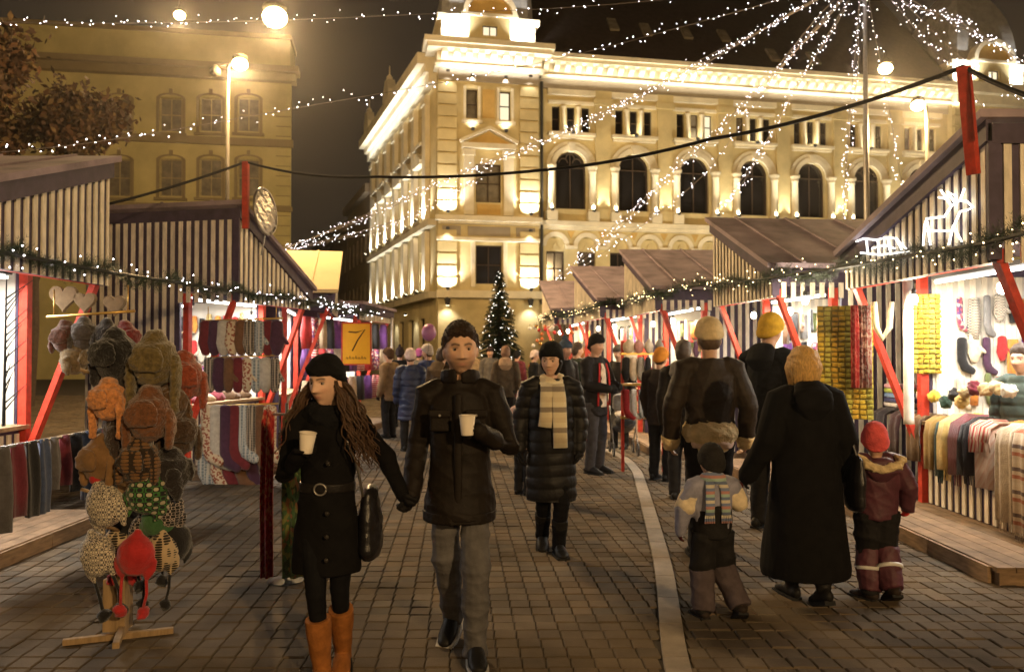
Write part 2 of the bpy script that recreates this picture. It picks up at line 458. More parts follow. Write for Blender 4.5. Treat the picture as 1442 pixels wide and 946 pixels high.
TH = R(11)
BO = Vector((1.57, 40.0, 0))                 # start of the long facade, right beside the corner pavilion
bld = thing('civic_building', 'ornate floodlit ochre civic building with corner dome and rows of arched windows', 'building', BO)
MF = frame(BO, TH)
NB, BW, T0 = 7, 3.35, 1.45
xend = T0 + BW*(NB - .5) + .05
cx_ = [T0 + BW*i for i in range(NB)]
# ---- long facade wall
ops = []
for c in cx_:
    for k in (-1, 0, 1): ops.append((c + k*.78 - .21, c + k*.78 + .21, 12.82, 14.08))
    ops.append((c - .80, c + .80, 8.87, 11.82))
    for k in (-1, 1): ops.append((c + k*.82 - .47, c + k*.82 + .47, 5.0, 7.44))
    ops.append((c - .9, c + .9, .4, 3.4))
def f_wall(mb):
    wall_open(mb, -.4, xend, 0, 15.35, ops)
    for c in cx_: arch_fill(mb, c, .80, 11.0, 11.82)
    for c in cx_:
        for k in (-1, 1): arch_fill(mb, c + k*.82, .47, 6.97, 7.44)
part('wall', bld, MF, M_OCH, f_wall)
part('room_back', bld, MF, M_FIX, lambda mb: mb.box(-.3, .9, .2, xend - .1, 1.0, 15.2))
for i in range(NB + 1):
    x = T0 + BW*(i - .5)
    if i in (0, NB): continue
    part('pilaster', bld, MF, M_OCH, lambda mb: (mb.box(x-.40, -.16, 8.3, x+.40, -.002, 14.2), mb.box(x-.5, -.24, 14.2, x+.5, -.002, 14.5), mb.box(x-.44, -.2, 14.5, x+.44, -.002, 14.93), mb.box(x-.46, -.22, 8.22, x+.46, -.002, 8.9)))
for i, c in enumerate(cx_):
    # upper triple window
    for k in (-1, 0, 1):
        window(bld, MF, c + k*.78, .42, 12.82, 14.08, pane=M_LIT if (i, k) == (2, 1) else (M_GLASSW if (i, k) in ((2, 0), (3, -1)) else M_GLASS), bars=(0, 1), t=.035)
    for k in (-.5, .5): part('colonnette', bld, MF, M_CRM, lambda mb: mb.lathe((c + k*.78, -.04, 12.72), [(.13, 0), (.13, .08), (.085, .12), (.10, .6), (.085, 1.2), (.14, 1.3), (.14, 1.38)], 10), True)
    part('sill', bld, MF, M_CRM, lambda mb: (mb.box(c-1.22, -.34, 12.56, c+1.22, -.002, 12.70), mb.box(c-1.14, -.22, 12.42, c+1.14, -.002, 12.56)))
    part('lintel', bld, MF, M_CRM, lambda mb: (mb.box(c-1.2, -.14, 14.18, c+1.2, -.002, 14.34), mb.box(c-1.24, -.22, 14.62, c+1.24, -.002, 14.90)))
    # arched window
    window(bld, MF, c, 1.60, 8.87, 11.82, pane=M_GLASS, bars=(1, 1), arch=.82, t=.07)
    if i in (0, 5):
        part('tracery', bld, MF, M_FRAME, lambda mb: [arch_ring(mb, c + dx, 11.25 + dz, .20, .25, .15, .19, 12) for dx, dz in ((-.36, 0), (.36, 0), (0, .22))])
    part('archivolt', bld, MF, M_CRM, lambda mb: (arch_ring(mb, c, 11.0, .84, 1.08, -.14, -.002, 16), arch_ring(mb, c, 11.0, 1.10, 1.30, -.08, -.002, 16)))
    part('keystone', bld, MF, M_CRM, lambda mb: mb.prism([(c-.12, -.24, 11.76), (c+.12, -.24, 11.76), (c+.18, -.24, 12.2), (c-.18, -.24, 12.2)], (0, .235, 0)))
    for k in (-1, 1):
        part('column', bld, MF, M_CRM, lambda mb: mb.lathe((c + k*1.08, -.2, 8.72), [(.25, 0), (.25, .10), (.19, .16), (.185, 1.0), (.165, 1.95), (.2, 1.98), (.2, 2.05), (.17, 2.1), (.27, 2.22), (.27, 2.34)], 12), True)
        part('pedestal', bld, MF, M_CRM, lambda mb: mb.box(c + k*1.08 - .27, -.5, 8.22, c + k*1.08 + .27, -.002, 8.70))
        spotfix(bld, MF, (c + k*1.08, -.46, 8.80), (0, .34, 1), 300, WARM, 115)
    spotfix(bld, MF, (c, -.42, 12.72), (0, .6, 1), 45, WARM, 150, False)
    # curtains in the tall windows
    part('curtain', bld, MF, M_GREYB if i % 2 else mat('red_curtain', (.22, .04, .03), .9), lambda mb: [mb.prism([(c + s*.76, .34, 8.9), (c + s*.76, .34, 11.3), (c + s*.1, .34, 11.3), (c + s*.55, .34, 9.8), (c + s*.5, .34, 8.9)][::int(s)], (0, .03, 0)) for s in (-1, 1)])
    # lower storey pairs of small arches
    for k in (-1, 1):
        cc = c + k*.82
        window(bld, MF, cc, .94, 5.0, 6.70, pane=M_GLASS, bars=(1, 1), t=.06)
        part('tympanum', bld, MF, M_OCH, lambda mb: (mb.box(cc-.465, .10, 6.72, cc+.465, .2, 7.40), mb.prism([(cc-.2, .04, 6.75), (cc+.2, .04, 6.75), (cc, .04, 7.2)], (0, .055, 0))))
        part('archivolt', bld, MF, M_CRM, lambda mb: arch_ring(mb, cc, 6.97, .50, .72, -.10, -.002, 12))
        part('spandrel_panel', bld, MF, M_ORG, lambda mb: mb.prism([(cc + .62, -.03, 7.75), (cc + 1.02, -.03, 7.75), (cc + .82, -.03, 7.35)], (0, .028, 0)))
        part('impost', bld, MF, M_CRM, lambda mb: mb.box(cc + .52, -.18, 6.84, cc + 1.12, -.002, 7.0))
    window(bld, MF, c, 1.8, .4, 3.4, pane=M_GLASSW, bars=(2, 1))
part('string_course', bld, MF, M_CRM, lambda mb: (mb.box(-.4, -.40, 7.98, xend, -.003, 8.20), mb.box(-.4, -.22, 7.80, xend, -.003, 7.98)))
part('ground_course', bld, MF, M_CRM, lambda mb: (mb.box(-.4, -.25, 4.3, xend, -.003, 4.62),))
def f_frieze(mb): mb.box(-.4, -.10, 14.93, xend, .0, 15.40)
part('grey_frieze', bld, MF, M_GREYB, f_frieze)
def f_cornice(mb):
    mb.box(-.4, -.45, 15.40, xend, .3, 15.52); mb.box(-.4, -.32, 15.52, xend, .3, 16.08); mb.box(-.45, -.82, 16.08, xend, .3, 16.26); mb.box(-.5, -.98, 16.26, xend, .3, 16.46)
part('cornice', bld, MF, M_CRM, f_cornice)
kx = -.1
while kx < xend - .3:
    part('bracket', bld, MF, M_CRM, lambda mb: mb.prism([(kx, -.33, 15.72), (kx, -.33, 16.06), (kx, -.76, 16.06), (kx, -.70, 15.92)], (.26, 0, 0))); kx += .56
for i in range(4):
    light('cornice_wash', 'AREA', MF @ Vector((3 + 6*i, -.62, 15.30)), 60, WARM, bld, 5.6, MF.to_3x3() @ Vector((0, .35, 1)), .06)
# roof
part('roof', bld, MF, M_SLATE, lambda mb: mb.prism([(-1.5, -.6, 16.47), (-1.5, 7.0, 25.5), (-1.5, 9.0, 25.5), (-1.5, 9.0, 16.47)], (xend + 1.5, 0, 0)))
ra = math.atan2(9.03, 7.6); rm = Matrix.Rotation(ra, 4, 'X')
for xs_ in (4.2, 6.0, 8.3, 10.5, 12.8, 15.2):
    tt = random.choice((1.1, 2.4)) if xs_ > 4.3 else 2.6
    p = Vector((xs_, -.6 + 7.6*tt/9, 16.47 + 9.03*tt/9))
    mb = MB(MF); mb.cbox(p + Vector((0, -.06, .06)), (.5, 1.15, .12), rm.to_3x3()); obj('skylight', mb, M_GLASSW, bld)
# downpipe between facade and pavilion
part('downpipe', bld, MF, M_FIX, lambda mb: mb.tube([(-.12, -.22, 4), (-.12, -.22, 15.2)], .07, 8))

# ---- corner pavilion
PX0, PX1 = -5.35, -.35; PF = -.55
pops = [(-3.98, -3.42, 13.05, 14.5), (-2.33, -1.77, 13.05, 14.5), (-3.50, -2.25, 8.95, 10.85), (-3.5, -2.2, 4.95, 6.85)]
part('pavilion_wall', bld, MF, M_OCH, lambda mb: (wall_open(mb, PX0, PX1, 4.6, 15.4, pops, PF, PF + .4), mb.box(PX1 - .3, PF + .4, 0, PX1, .34, 15.4), mb.box(PX0, PF, 0, PX1, PF + .4, 4.6)))
part('room_back', bld, MF, M_FIX, lambda mb: mb.box(PX0 + .4, PF + .9, .2, PX1 - .4, PF + 1.0, 15.2))
YW = PF + .26
window(bld, MF, -3.70, .56, 13.05, 14.5, YW, M_GLASSW, (0, 1)); window(bld, MF, -2.05, .56, 13.05, 14.5, YW, M_LIT, (0, 1))
window(bld, MF, -2.875, 1.25, 8.95, 10.85, YW, M_GLASSW, (1, 1)); window(bld, MF, -2.85, 1.3, 4.95, 6.85, YW, M_GLASS, (1, 1))
part('niche_panel', bld, MF, M_ORG, lambda mb: mb.box(-3.18, PF - .03, 13.1, -2.58, PF - .002, 14.5))
for cxp in (-3.70, -2.05):
    part('window_surround', bld, MF, M_CRM, lambda mb: (mb.box(cxp-.42, PF-.06, 12.95, cxp-.30, PF-.002, 14.62), mb.box(cxp+.30, PF-.06, 12.95, cxp+.42, PF-.002, 14.62), mb.box(cxp-.5, PF-.14, 12.8, cxp+.5, PF-.002, 12.95)))
    spotfix(bld, MF, (cxp, PF - .28, 12.5), (0, .5, 1), 30, WHITE, 110, False)
    spotfix(bld, MF, (cxp, PF - .22, 15.05), (0, .55, -1), 24, WHITE, 110, False)
for z0_, hh in ((8.45, 6.9), (4.75, 3.0)):
    for xq in (PX0 + .42, PX1 - .50):
        n = int(hh / .58)
        for k in range(n):
            z = z0_ + k*.58
            part('quoin', bld, MF, M_OCH, lambda mb: mb.box(xq - .47, PF - .14, z, xq + .47, PF - .002, z + .47))
        spotfix(bld, MF, (xq, PF - .48, z0_ - .02), (0, .62, 1), 620, WHITE, 125)
        spotfix(bld, MF, (xq, PF - .42, z0_ + hh - .25), (0, .34, -1), 40, WHITE, 95, False)
part('pediment', bld, MF, M_CRM, lambda mb: (mb.box(-4.2, PF-.30, 11.55, -1.55, PF-.002, 11.80), mb.bar((-4.3, PF-.2, 11.86), (-2.875, PF-.2, 12.55), .38, .14), mb.bar((-1.45, PF-.2, 11.86), (-2.875, PF-.2, 12.56), .38, .14)))
part('pediment_field', bld, MF, M_ORG, lambda mb: mb.prism([(-4.0, PF-.05, 11.82), (-1.75, PF-.05, 11.82), (-2.875, PF-.05, 12.42)], (0, .045, 0)))
for xq in (-3.86, -1.89): part('pilaster', bld, MF, M_CRM, lambda mb: (mb.box(xq-.24, PF-.16, 8.3, xq+.24, PF-.002, 11.2), mb.box(xq-.3, PF-.22, 11.2, xq+.3, PF-.002, 11.5)))
part('apron_panel', bld, MF, M_ORG, lambda mb: mb.box(-3.45, PF-.05, 8.35, -2.3, PF-.002, 8.85))
part('string_course', bld, MF, M_CRM, lambda mb: (mb.box(PX0-.15, PF-.42, 7.98, PX1+.1, PF-.003, 8.22), mb.box(PX0, PF-.2, 7.85, PX1, PF-.003, 7.98), mb.box(PX0-.1, PF-.3, 7.02, PX1, PF-.003, 7.18)))
part('band_panel', bld, MF, M_GREYB, lambda mb: [mb.box(a, PF-.04, 7.3, b, PF-.002, 7.75) for a, b in ((PX0+.2, PX0+1.1), (-3.9, -1.8), (PX1-1.15, PX1-.2))])
part('window_surround', bld, MF, M_CRM, lambda mb: (mb.box(-3.75, PF-.1, 4.8, -3.55, PF-.002, 7.0), mb.box(-2.15, PF-.1, 4.8, -1.95, PF-.002, 7.0)))
part('ground_course', bld, MF, M_CRM, lambda mb: mb.box(PX0-.1, PF-.35, 4.25, PX1+.1, PF-.003, 4.6))
for xq in (PX0 + .42, PX1 - .5):
    part('wall_lantern', bld, MF, M_FIX, lambda mb: (mb.lathe((xq, PF-.4, 3.9), [(.1, 0), (.16, .3), (.05, .36)], 8), mb.bar((xq, PF-.4, 4.2), (xq, PF, 4.2), .04, .04)))
    spotfix(bld, MF, (xq, PF - .4, 3.86), (0, .3, -1), 60, WHITE, 120)
part('grey_frieze', bld, MF, M_GREYB, lambda mb: mb.box(PX0, PF-.12, 14.85, PX1, PF-.002, 15.40))
def f_pc(mb):
    mb.box(PX0-.2, PF-.40, 15.40, PX1+.2, PF+.6, 15.56); mb.box(PX0-.1, PF-.3, 15.56, PX1+.1, PF+.6, 16.15); mb.box(PX0-.6, PF-.86, 16.15, PX1+.5, PF+.6, 16.36); mb.box(PX0-.75, PF-1.02, 16.36, PX1+.6, PF+.6, 16.62)
part('cornice', bld, MF, M_CRM, f_pc)
kx = PX0 + .1
while kx < PX1 - .2:
    part('bracket', bld, MF, M_CRM, lambda mb: mb.prism([(kx, PF-.31, 15.76), (kx, PF-.31, 16.13), (kx, PF-.78, 16.13), (kx, PF-.72, 15.98)], (.28, 0, 0))); kx += .60
light('cornice_wash', 'AREA', MF @ Vector(((PX0+PX1)/2, PF-.6, 15.25)), 110, WHITE, bld, 4.6, MF.to_3x3() @ Vector((0, .35, 1)), .06)
# attic and bell-shaped dome
def dome(parent, M, cxd, cyd, w, z0, tall=True):
    part('attic', parent, M, M_CRM, lambda mb: (mb.box(cxd-w/2, cyd-w/2, z0, cxd+w/2, cyd+w/2, z0+1.25), mb.box(cxd-w/2-.2, cyd-w/2-.2, z0+1.25, cxd+w/2+.2, cyd+w/2+.2, z0+1.5)))
    def f(mb):
        rg = []
        for t in np.linspace(0, 1, 12):
            h = w/2*(1 - .04*t - .72*t**2.6)*.98; z = z0 + 1.5 + t*5.2; b = h*.86
            rg.append([(cxd-h, cyd-b, z), (cxd-b, cyd-h, z), (cxd+b, cyd-h, z), (cxd+h, cyd-b, z), (cxd+h, cyd+b, z), (cxd+b, cyd+h, z), (cxd-b, cyd+h, z), (cxd-h, cyd+b, z)])
        mb.rings(rg)
    part('dome', parent, M, M_LEAD, f)
    yf = cyd - w/2
    part('dormer', parent, M, M_OCH, lambda mb: (mb.box(cxd-1.0, yf-.42, z0, cxd-.36, yf+.4, z0+1.35), mb.box(cxd+.36, yf-.42, z0, cxd+1.0, yf+.4, z0+1.35), mb.box(cxd-.36, yf-.42, z0, cxd+.36, yf+.4, z0+.45), mb.box(cxd-.36, yf-.42, z0+.95, cxd+.36, yf+.4, z0+1.35)))
    part('lunette', parent, M, M_ORG, lambda mb: mb.prism([(cxd + 1.1*math.cos(a), yf-.36, z0+1.5+.95*math.sin(a)) for a in np.linspace(0, math.pi, 16)], (0, 1.1, 0)))
    part('dormer_arch', parent, M, M_CRM, lambda mb: (arch_ring(mb, cxd, z0+1.5, 1.1, 1.34, yf-.55, yf+.9, 16, .9), mb.box(cxd-1.4, yf-.55, z0+1.36, cxd+1.4, yf+.2, z0+1.5)))
    window(parent, M, cxd, .72, z0+.45, z0+.95, yf - .25, M_LIT, (1, 0), t=.04)
    for sg in (-1, 1): spotfix(parent, M, (cxd + sg*w*.36, yf - .75, z0 + .12), (0, .55, 1), 700, WHITE, 120)
dome(bld, MF, (PX0+PX1)/2, PF + 2.5, 4.7, 16.63)
dome(bld, MF, xend + 2.6, 2.2, 4.6, 16.47)
# far pavilion closing the facade
part('pavilion_wall', bld, MF, M_OCH, lambda mb: mb.box(xend + .002, -.4, 0, xend + 5.2, 4, 15.4))
for k in range(12):
    for xq in (xend + .5, xend + 4.7): part('quoin', bld, MF, M_OCH, lambda mb: mb.box(xq-.45, -.52, 8.4 + k*.58, xq+.45, -.402, 8.4 + k*.58 + .46))
part('cornice', bld, MF, M_CRM, lambda mb: (mb.box(xend+.01, -.8, 15.40, xend + 5.5, 4, 15.9), mb.box(xend-.1, -1.2, 15.9, xend + 5.8, 4, 16.46)))
window(bld, MF, xend + 2.6, 1.3, 8.95, 10.85, -.42, M_GLASS, (1, 1)); window(bld, MF, xend + 2.6, 1.3, 12.9, 14.3, -.42, M_GLASSW, (1, 1))

# ---- left wing seen along the street
WA = Vector((-9.84, 56, 0)); WB = Vector((-3.75, 39.35, 0)); WLn = (WB - WA).length
MW = frame(WA, math.atan2(WB.y - WA.y, WB.x - WA.x))
wops = []; wc = [2.0 + 2.55*i for i in range(6)]
for c in wc:
    wops += [(c-.55, c+.55, 12.7, 14.2), (c-.6, c+.6, 8.9, 11.2), (c-.55, c+.55, 5.0, 6.9), (c-.6, c+.6, .8, 3.4)]
part('wing_wall', bld, MW, M_OCH, lambda mb: wall_open(mb, 0, WLn, 0, 15.4, wops, 0, .4))
part('room_back', bld, MW, M_FIX, lambda mb: mb.box(.1, .9, .2, WLn - .5, 1.0, 15.2))
part('end_wall', bld, MW, M_OCH, lambda mb: mb.box(0.002, .402, 0, .4, 6, 15.4))
for i, c in enumerate(wc):
    window(bld, MW, c, 1.1, 12.7, 14.2, .25, M_GLASS); window(bld, MW, c, 1.2, 8.9, 11.2, .25, M_LIT if i == 2 else M_GLASSW); window(bld, MW, c, 1.1, 5.0, 6.9, .25, M_GLASSW); window(bld, MW, c, 1.2, .8, 3.4, .25, M_GLASS)
    for z in (8.35, 4.75, 12.35):
        part('sill', bld, MW, M_CRM, lambda mb: mb.box(c-.85, -.35, z, c+.85, -.002, z+.2))
    part('window_hood', bld, MW, M_CRM, lambda mb: (mb.box(c-.85, -.36, 11.4, c+.85, -.002, 11.6), mb.prism([(c-.9, -.36, 11.602), (c+.9, -.36, 11.602), (c, -.36, 12.1)], (0, .355, 0))))
for i in range(7):
    c = .72 + 2.55*i
    part('pilaster', bld, MW, M_CRM, lambda mb: (mb.box(c-.34, -.25, 8.3, c+.34, -.002, 14.8), mb.box(c-.34, -.25, 4.7, c+.34, -.002, 7.8), mb.box(c-.42, -.33, 14.3, c+.42, -.254, 14.6)))
    spotfix(bld, MW, (c, -.62, 8.42), (0, .5, 1), 420, WHITE, 120)
    spotfix(bld, MW, (c, -.58, 4.75), (0, .5, 1), 320, WHITE, 120)
    if i % 2: spotfix(bld, MW, (c, -.6, 3.6), (0, .2, -1), 60, WHITE, 110)
part('string_course', bld, MW, M_CRM, lambda mb: (mb.box(0, -.42, 7.9, WLn, -.003, 8.22), mb.box(0, -.38, 4.3, WLn, -.003, 4.62)))
part('cornice', bld, MW, M_CRM, lambda mb: (mb.box(0, -.4, 15.0, WLn, .5, 15.5), mb.box(-.2, -.95, 15.9, WLn - .1, .5, 16.46), mb.box(0, -.6, 15.5, WLn, .5, 15.9)))
light('cornice_wash', 'AREA', MW @ Vector((WLn/2, -.9, 14.9)), 160, WHITE, bld, WLn - 2, MW.to_3x3() @ Vector((0, .35, 1)), .06)
part('roof', bld, MW, M_SLATE, lambda mb: mb.prism([(-.0, -.3, 16.47), (-.0, 5, 20), (-.0, 9, 20), (-.0, 9, 16.47)], (WLn - 4, 0, 0)))
for c in (1.2, 8.2):      # gable crests standing on the wing cornice
    part('roof_crest', bld, MW, M_CRM, lambda mb: (mb.prism([(c-.9, -.7, 16.462), (c+.9, -.7, 16.462), (c+.8, -.7, 17.4), (c+.3, -.7, 18.1), (c-.3, -.7, 18.1), (c-.8, -.7, 17.4)], (0, .5, 0)), mb.lathe((c, -.45, 18.1), [(.16, 0), (.2, .2), (.05, .4), (.03, .9)], 8)))

# ground floodlights that wash the long facade (standing behind the stalls)
for i in range(5):
    p = MF @ Vector((1.5 + 5.4*i, -7.5, 0))
    t = thing('ground_floodlight', 'black floodlight box on a stand aimed up at the ochre facade', 'floodlight', p, 'floodlights washing the civic building')
    mb = MB(); mb.cbox(p + Vector((0, 0, .42)), (.5, .3, .36), Matrix.Rotation(R(35), 3, 'X')); obj('housing', mb, M_FIX, t)
    mb = MB(); mb.bar(p, p + Vector((0, 0, .3)), .06, .06); mb.cbox(p + Vector((0, 0, .02)), (.5, .4, .04)); obj('stand', mb, M_FIX, t)
    aim = (MF @ Vector((1.5 + 5.4*i, 0, 12.5))) - p
    light('flood', 'SPOT', p + Vector((0, .0, .75)), 1250, WARM, t, .15, aim, spot=R(95), blend=.9)

# ================================================================== left building
M_OLV = mat('olive_plaster', (.54, .46, .20), .9, .2, .5, .2, 20, detail=9)
M_OLVD = mat('olive_trim', (.26, .20, .10), .9, .1, 2, .1, 20)
LO = Vector((px(-140, 480, 46).x, 46, 0)); c_ = px(408, 480, 49.5)
LB = Vector((c_.x, 49.5, 0)); ML = frame(LO, math.atan2(LB.y - LO.y, LB.x - LO.x)); LL = (LB - LO).length
lb = thing('apartment_block', 'plain olive plaster apartment block behind the street lamp on a pole', 'building', LO)
lops = []; lwin = []
for xw in (-95, -15, 70, 168, 241, 297, 350):
    for (y0, y1) in ((186, 138), (277, 224), (372, 318)):
        Yd = 46 + 3.5*(xw + 140)/548; a = px(xw, y0, Yd); b = px(xw, y1, Yd)
        xl = (Vector((a.x, a.y, 0)) - LO).length; wz0, wz1 = a.z, b.z
        lops.append((xl-.66, xl+.66, wz0, wz1)); lwin.append((xl, wz0, wz1))
LT = 1.65 + (495-48)*49/F
part('wall', lb, ML, M_OLV, lambda mb: wall_open(mb, 0, LL, 0, LT - 2.2, lops, 0, .35))
part('room_back', lb, ML, M_FIX, lambda mb: mb.box(.1, .8, .1, LL - .4, .9, LT - 2.4))
def lside(mb):
    a = ML @ Vector((LL, .35, 0)); d = Vector((math.sin(R(-19)), math.cos(R(-19)), 0))*14
    mb.M = None; mb.prism([a, a + d, a + d + Vector((-.4, 0, 0)), a + Vector((-.4, 0, 0))], (0, 0, LT - 2.2))
part('side_wall', lb, ML, M_OLV, lside)
for (xl, z0, z1) in lwin:
    window(lb, ML, xl, 1.32, z0, z1, .2, M_GLASSW, (1, 1), fm=mat('olive_window_frame', (.38, .31, .15), .7), t=.08)
    part('window_surround', lb, ML, M_OLVD, lambda mb: (mb.box(xl-.84, -.07, z0-.1, xl-.665, -.002, z1-.1), mb.box(xl+.665, -.07, z0-.1, xl+.84, -.002, z1-.1), arch_ring(mb, xl, z1-.1, .66, .86, -.07, -.002, 10, .42), mb.box(xl-.1, -.12, z1+.16, xl+.1, -.002, z1+.5)))
    part('sill', lb, ML, M_OLVD, lambda mb: mb.box(xl-.95, -.2, z0-.26, xl+.95, -.002, z0-.10))
ch = LT - 2.2
part('cornice', lb, ML, M_OLVD, lambda mb: (mb.box(-.2, -.5, ch-.6, LL+.3, .4, ch-.1), mb.box(-.3, -.8, ch-.1, LL+.5, .4, ch+.25)))
part('attic', lb, ML, M_OLV, lambda mb: mb.box(0, .15, ch+.252, LL-.1, 3, LT))
part('roof_edge', lb, ML, M_OLVD, lambda mb: mb.box(-.1, .0, LT, LL, 3, LT+.25))
zb = px(300, 197, 48.5).z
part('string_course', lb, ML, M_OLVD, lambda mb: (mb.box(-.1, -.25, zb-.25, LL+.15, -.003, zb+.2)))
zb2 = px(300, 290, 48.5).z
part('string_course', lb, ML, M_OLVD, lambda mb: (mb.box(-.1, -.2, zb2-.2, LL+.12, -.003, zb2+.1)))
for k in range(24):
    zc = 2 + k*.62
    if zc < ch - 1: part('plaster_joint', lb, ML, M_OLVD, lambda mb: mb.box(LL-.9, -.012, zc, LL-.02, -.004, zc+.05))

# ---- dim street houses receding beyond the wing
M_DIM = mat('dim_plaster', (.22, .17, .11), .9, .15, 1.5, .1, 20)
dirw = (WA - WB).normalized()
for k, (ln, hh) in enumerate(((11, 13.6), (12, 12.4), (14, 13.2))):
    a0 = WA + dirw*(.5 + sum((11, 12, 14)[:k]) + k*.3); a1 = a0 + dirw*ln
    MD = frame(a1, math.atan2(-dirw.y, -dirw.x))
    hb = thing('street_house', ('brown rendered house adjoining the white lit wing of the civic building', 'lower brown house in the dark street, second past the lit wing', 'farthest brown house down the dark street past the lit wing')[k], 'house', a1)
    hop = [(x-.5, x+.5, z, z+1.9) for x in np.arange(1.3, ln-.8, 1.9) for z in (1.2, 4.8, 8.4)]
    part('wall', hb, MD, M_DIM, lambda mb: wall_open(mb, 0, ln, 0, hh-.6, hop, 0, .35))
    part('room_back', hb, MD, M_FIX, lambda mb: mb.box(.1, .7, .1, ln-.1, .8, hh-.7))
    for (x0, x1, z0, z1) in hop: window(hb, MD, (x0+x1)/2, 1.0, z0, z1, .2, M_LIT if (k, z0 < 2) == (0, True) and x0 > 7 else M_GLASS)
    part('cornice', hb, MD, M_DIM, lambda mb: mb.box(0, -.45, hh-.6, ln, .4, hh))
    part('roof', hb, MD, M_SLATE, lambda mb: mb.prism([(0, -.3, hh+.002), (0, 4, hh+3), (0, 8, hh+.002)], (ln, 0, 0)))
# ================================================================== MARKET STALLS
EAVE = 2.40
M_LIN = mat('stall_lining', (.62, .58, .50), .8, .12, 4, .1, 30)
M_INT = mat('blue_stripe', (.16, .18, .30), .7, .15, 6)
M_TOP = mat('counter_top', (.36, .25, .14), .7, .3, 5, .2, 40, stretch=(1, 5, 5))
SL_SP, SL_W = .117, .056
def slats(parent, M, p0, u, n, length, zlo, zhi, mt=None, sp=SL_SP, w=SL_W, t=.014):
    """vertical slats fixed on a panel: p0 foot, u direction along, n outward; zlo/zhi functions of the run"""
    u = Vector(u); n = Vector(n); s = sp/2; p0 = Vector(p0)
    while s < length:
        a, b = s - w/2, min(s + w/2, length)
        za, zb = zlo(s), zhi(s)
        if zb - za > .05:
            sl = (zhi(b) - zhi(a))/2
            mb = MB(M); q = [p0 + u*a, p0 + u*b]
            poly = [Vector((q[0].x, q[0].y, za)), Vector((q[1].x, q[1].y, za)), Vector((q[1].x, q[1].y, zb + sl)), Vector((q[0].x, q[0].y, zb - sl))]
            mb.prism(poly, n*t); obj('slat', mb, mt or M_SLAT, parent)
        s += sp
def stall(label, A, B, hA, hB, depth=2.2, lamp=60, lampcol=WHITE, setb=.75, group=None, front_slats=True, near_end=None, lining=True, counter=True, roofm=None, inside=False, deck=True):
    A = Vector((*A, 0)); B = Vector((*B, 0)); L = (B - A).length; M = frame(A, math.atan2(B.y - A.y, B.x - A.x))
    t = thing('market_stall', label, 'stall', A, group)
    h = lambda x: hA + (hB - hA)*x/L
    P = lambda name, mt, fn: part(name, t, M, mt, fn)
    if deck:
        P('deck_frame', M_DECK, lambda mb: mb.box(-.02, .02, .004, L+.02, depth, .10))
        for k in range(6):
            P('plank', M_DECK, lambda mb: mb.box(-.03, .0 + k*.138, .102, L+.03, .131 + k*.138, .138))
        P('deck_edge', M_DECK, lambda mb: [mb.box(-.03 + L*i/3, -.028, .0, L*(i+1)/3 - .04, -.002, .128) for i in range(3)])
    # walls
    P('back_wall', M_LIN if lining else M_BOARD, lambda mb: mb.prism([(0, depth, .1), (L, depth, .1), (L, depth, hB-.04), (0, depth, hA-.04)], (0, .04, 0)))
    for x0, x1, hh, nm in ((0, .04, h(.02), 0), (L-.04, L, h(L-.02), 1)):
        e = P('end_wall', M_BOARD, lambda mb: (mb.box(x0, setb+.08, .1, x1, depth-.002, EAVE+.02), mb.box(x0, .045, EAVE+.022, x1, depth-.002, hh-.05)))
        out = (-1, 0, 0) if nm == 0 else (1, 0, 0); fx = x0 if nm == 0 else x1
        if near_end == nm:
            slats(e, M, (fx, .06, 0), (0, 1, 0), out, depth-.1, lambda s: .12 if s > setb + .05 else EAVE - .12, lambda s: hh - .17)
            P('end_trim', M_BOARD, lambda mb: (mb.box(fx + out[0]*.03 if out[0] < 0 else fx, -.03, hh-.17, fx if out[0] < 0 else fx+.03, depth, hh-.03),))
            P('corner_board', M_BOARD, lambda mb: mb.box(min(fx, fx+out[0]*.034), -.03, EAVE-.1, max(fx, fx+out[0]*.034), .058, hh-.172))
        if lining:
            P('end_lining', M_LIN, lambda mb: mb.box(x1+.002, setb+.1, .14, x1+.012, depth-.02, EAVE) if nm == 0 else mb.box(x0-.012, setb+.1, .14, x0-.002, depth-.02, EAVE))
        if inside and lining:
            fx2 = x1 + .013 if nm == 0 else x0 - .013
            slats(e, M, (fx2, setb+.1, 0), (0, 1, 0), (-out[0], 0, 0), depth-setb-.15, lambda s: .95, lambda s: EAVE, t=.01)
    if inside:
        b = P('wall_lining', M_INT, lambda mb: mb.box(.05, depth-.03, .9, L-.05, depth-.003, EAVE+.1))
        slats(b, M, (.06, depth-.032, 0), (1, 0, 0), (0, -1, 0), L-.12, lambda s: .95, lambda s: EAVE+.1, t=.01)
    # front gable above the opening
    gz = P('front_gable', M_BOARD, lambda mb: mb.prism([(0, .0, EAVE-.12), (L, .0, EAVE-.12), (L, .0, hB-.03), (0, .0, hA-.03)], (0, .04, 0)))
    if front_slats: slats(gz, M, (.0, -.001, 0), (1, 0, 0), (0, -1, 0), L, lambda s: EAVE-.12, lambda s: h(s)-.16)
    P('roof_trim', M_BOARD, lambda mb: mb.prism([(-.03, -.045, h(0)-.16), (L+.03, -.045, h(L)-.16), (L+.03, -.045, h(L)+.02), (-.03, -.045, h(0)+.02)], (0, .043, 0)))
    P('roof', roofm or M_ROOF, lambda mb: mb.prism([(-.06, -.10, hA+.022 - .02), (L+.06, -.10, hB+.022-.02), (L+.06, -.10, hB+.06), (-.06, -.10, hA+.06)], (0, depth+.2, 0)))
    for k in range(3):
        yk = .35 + k*(depth-.4)/2.5
        P('roof_seam', roofm or M_ROOF, lambda mb: mb.bar((-.06, yk, hA+.068), (L+.06, yk, hB+.068), .035, .02, (0, 0, 1)))
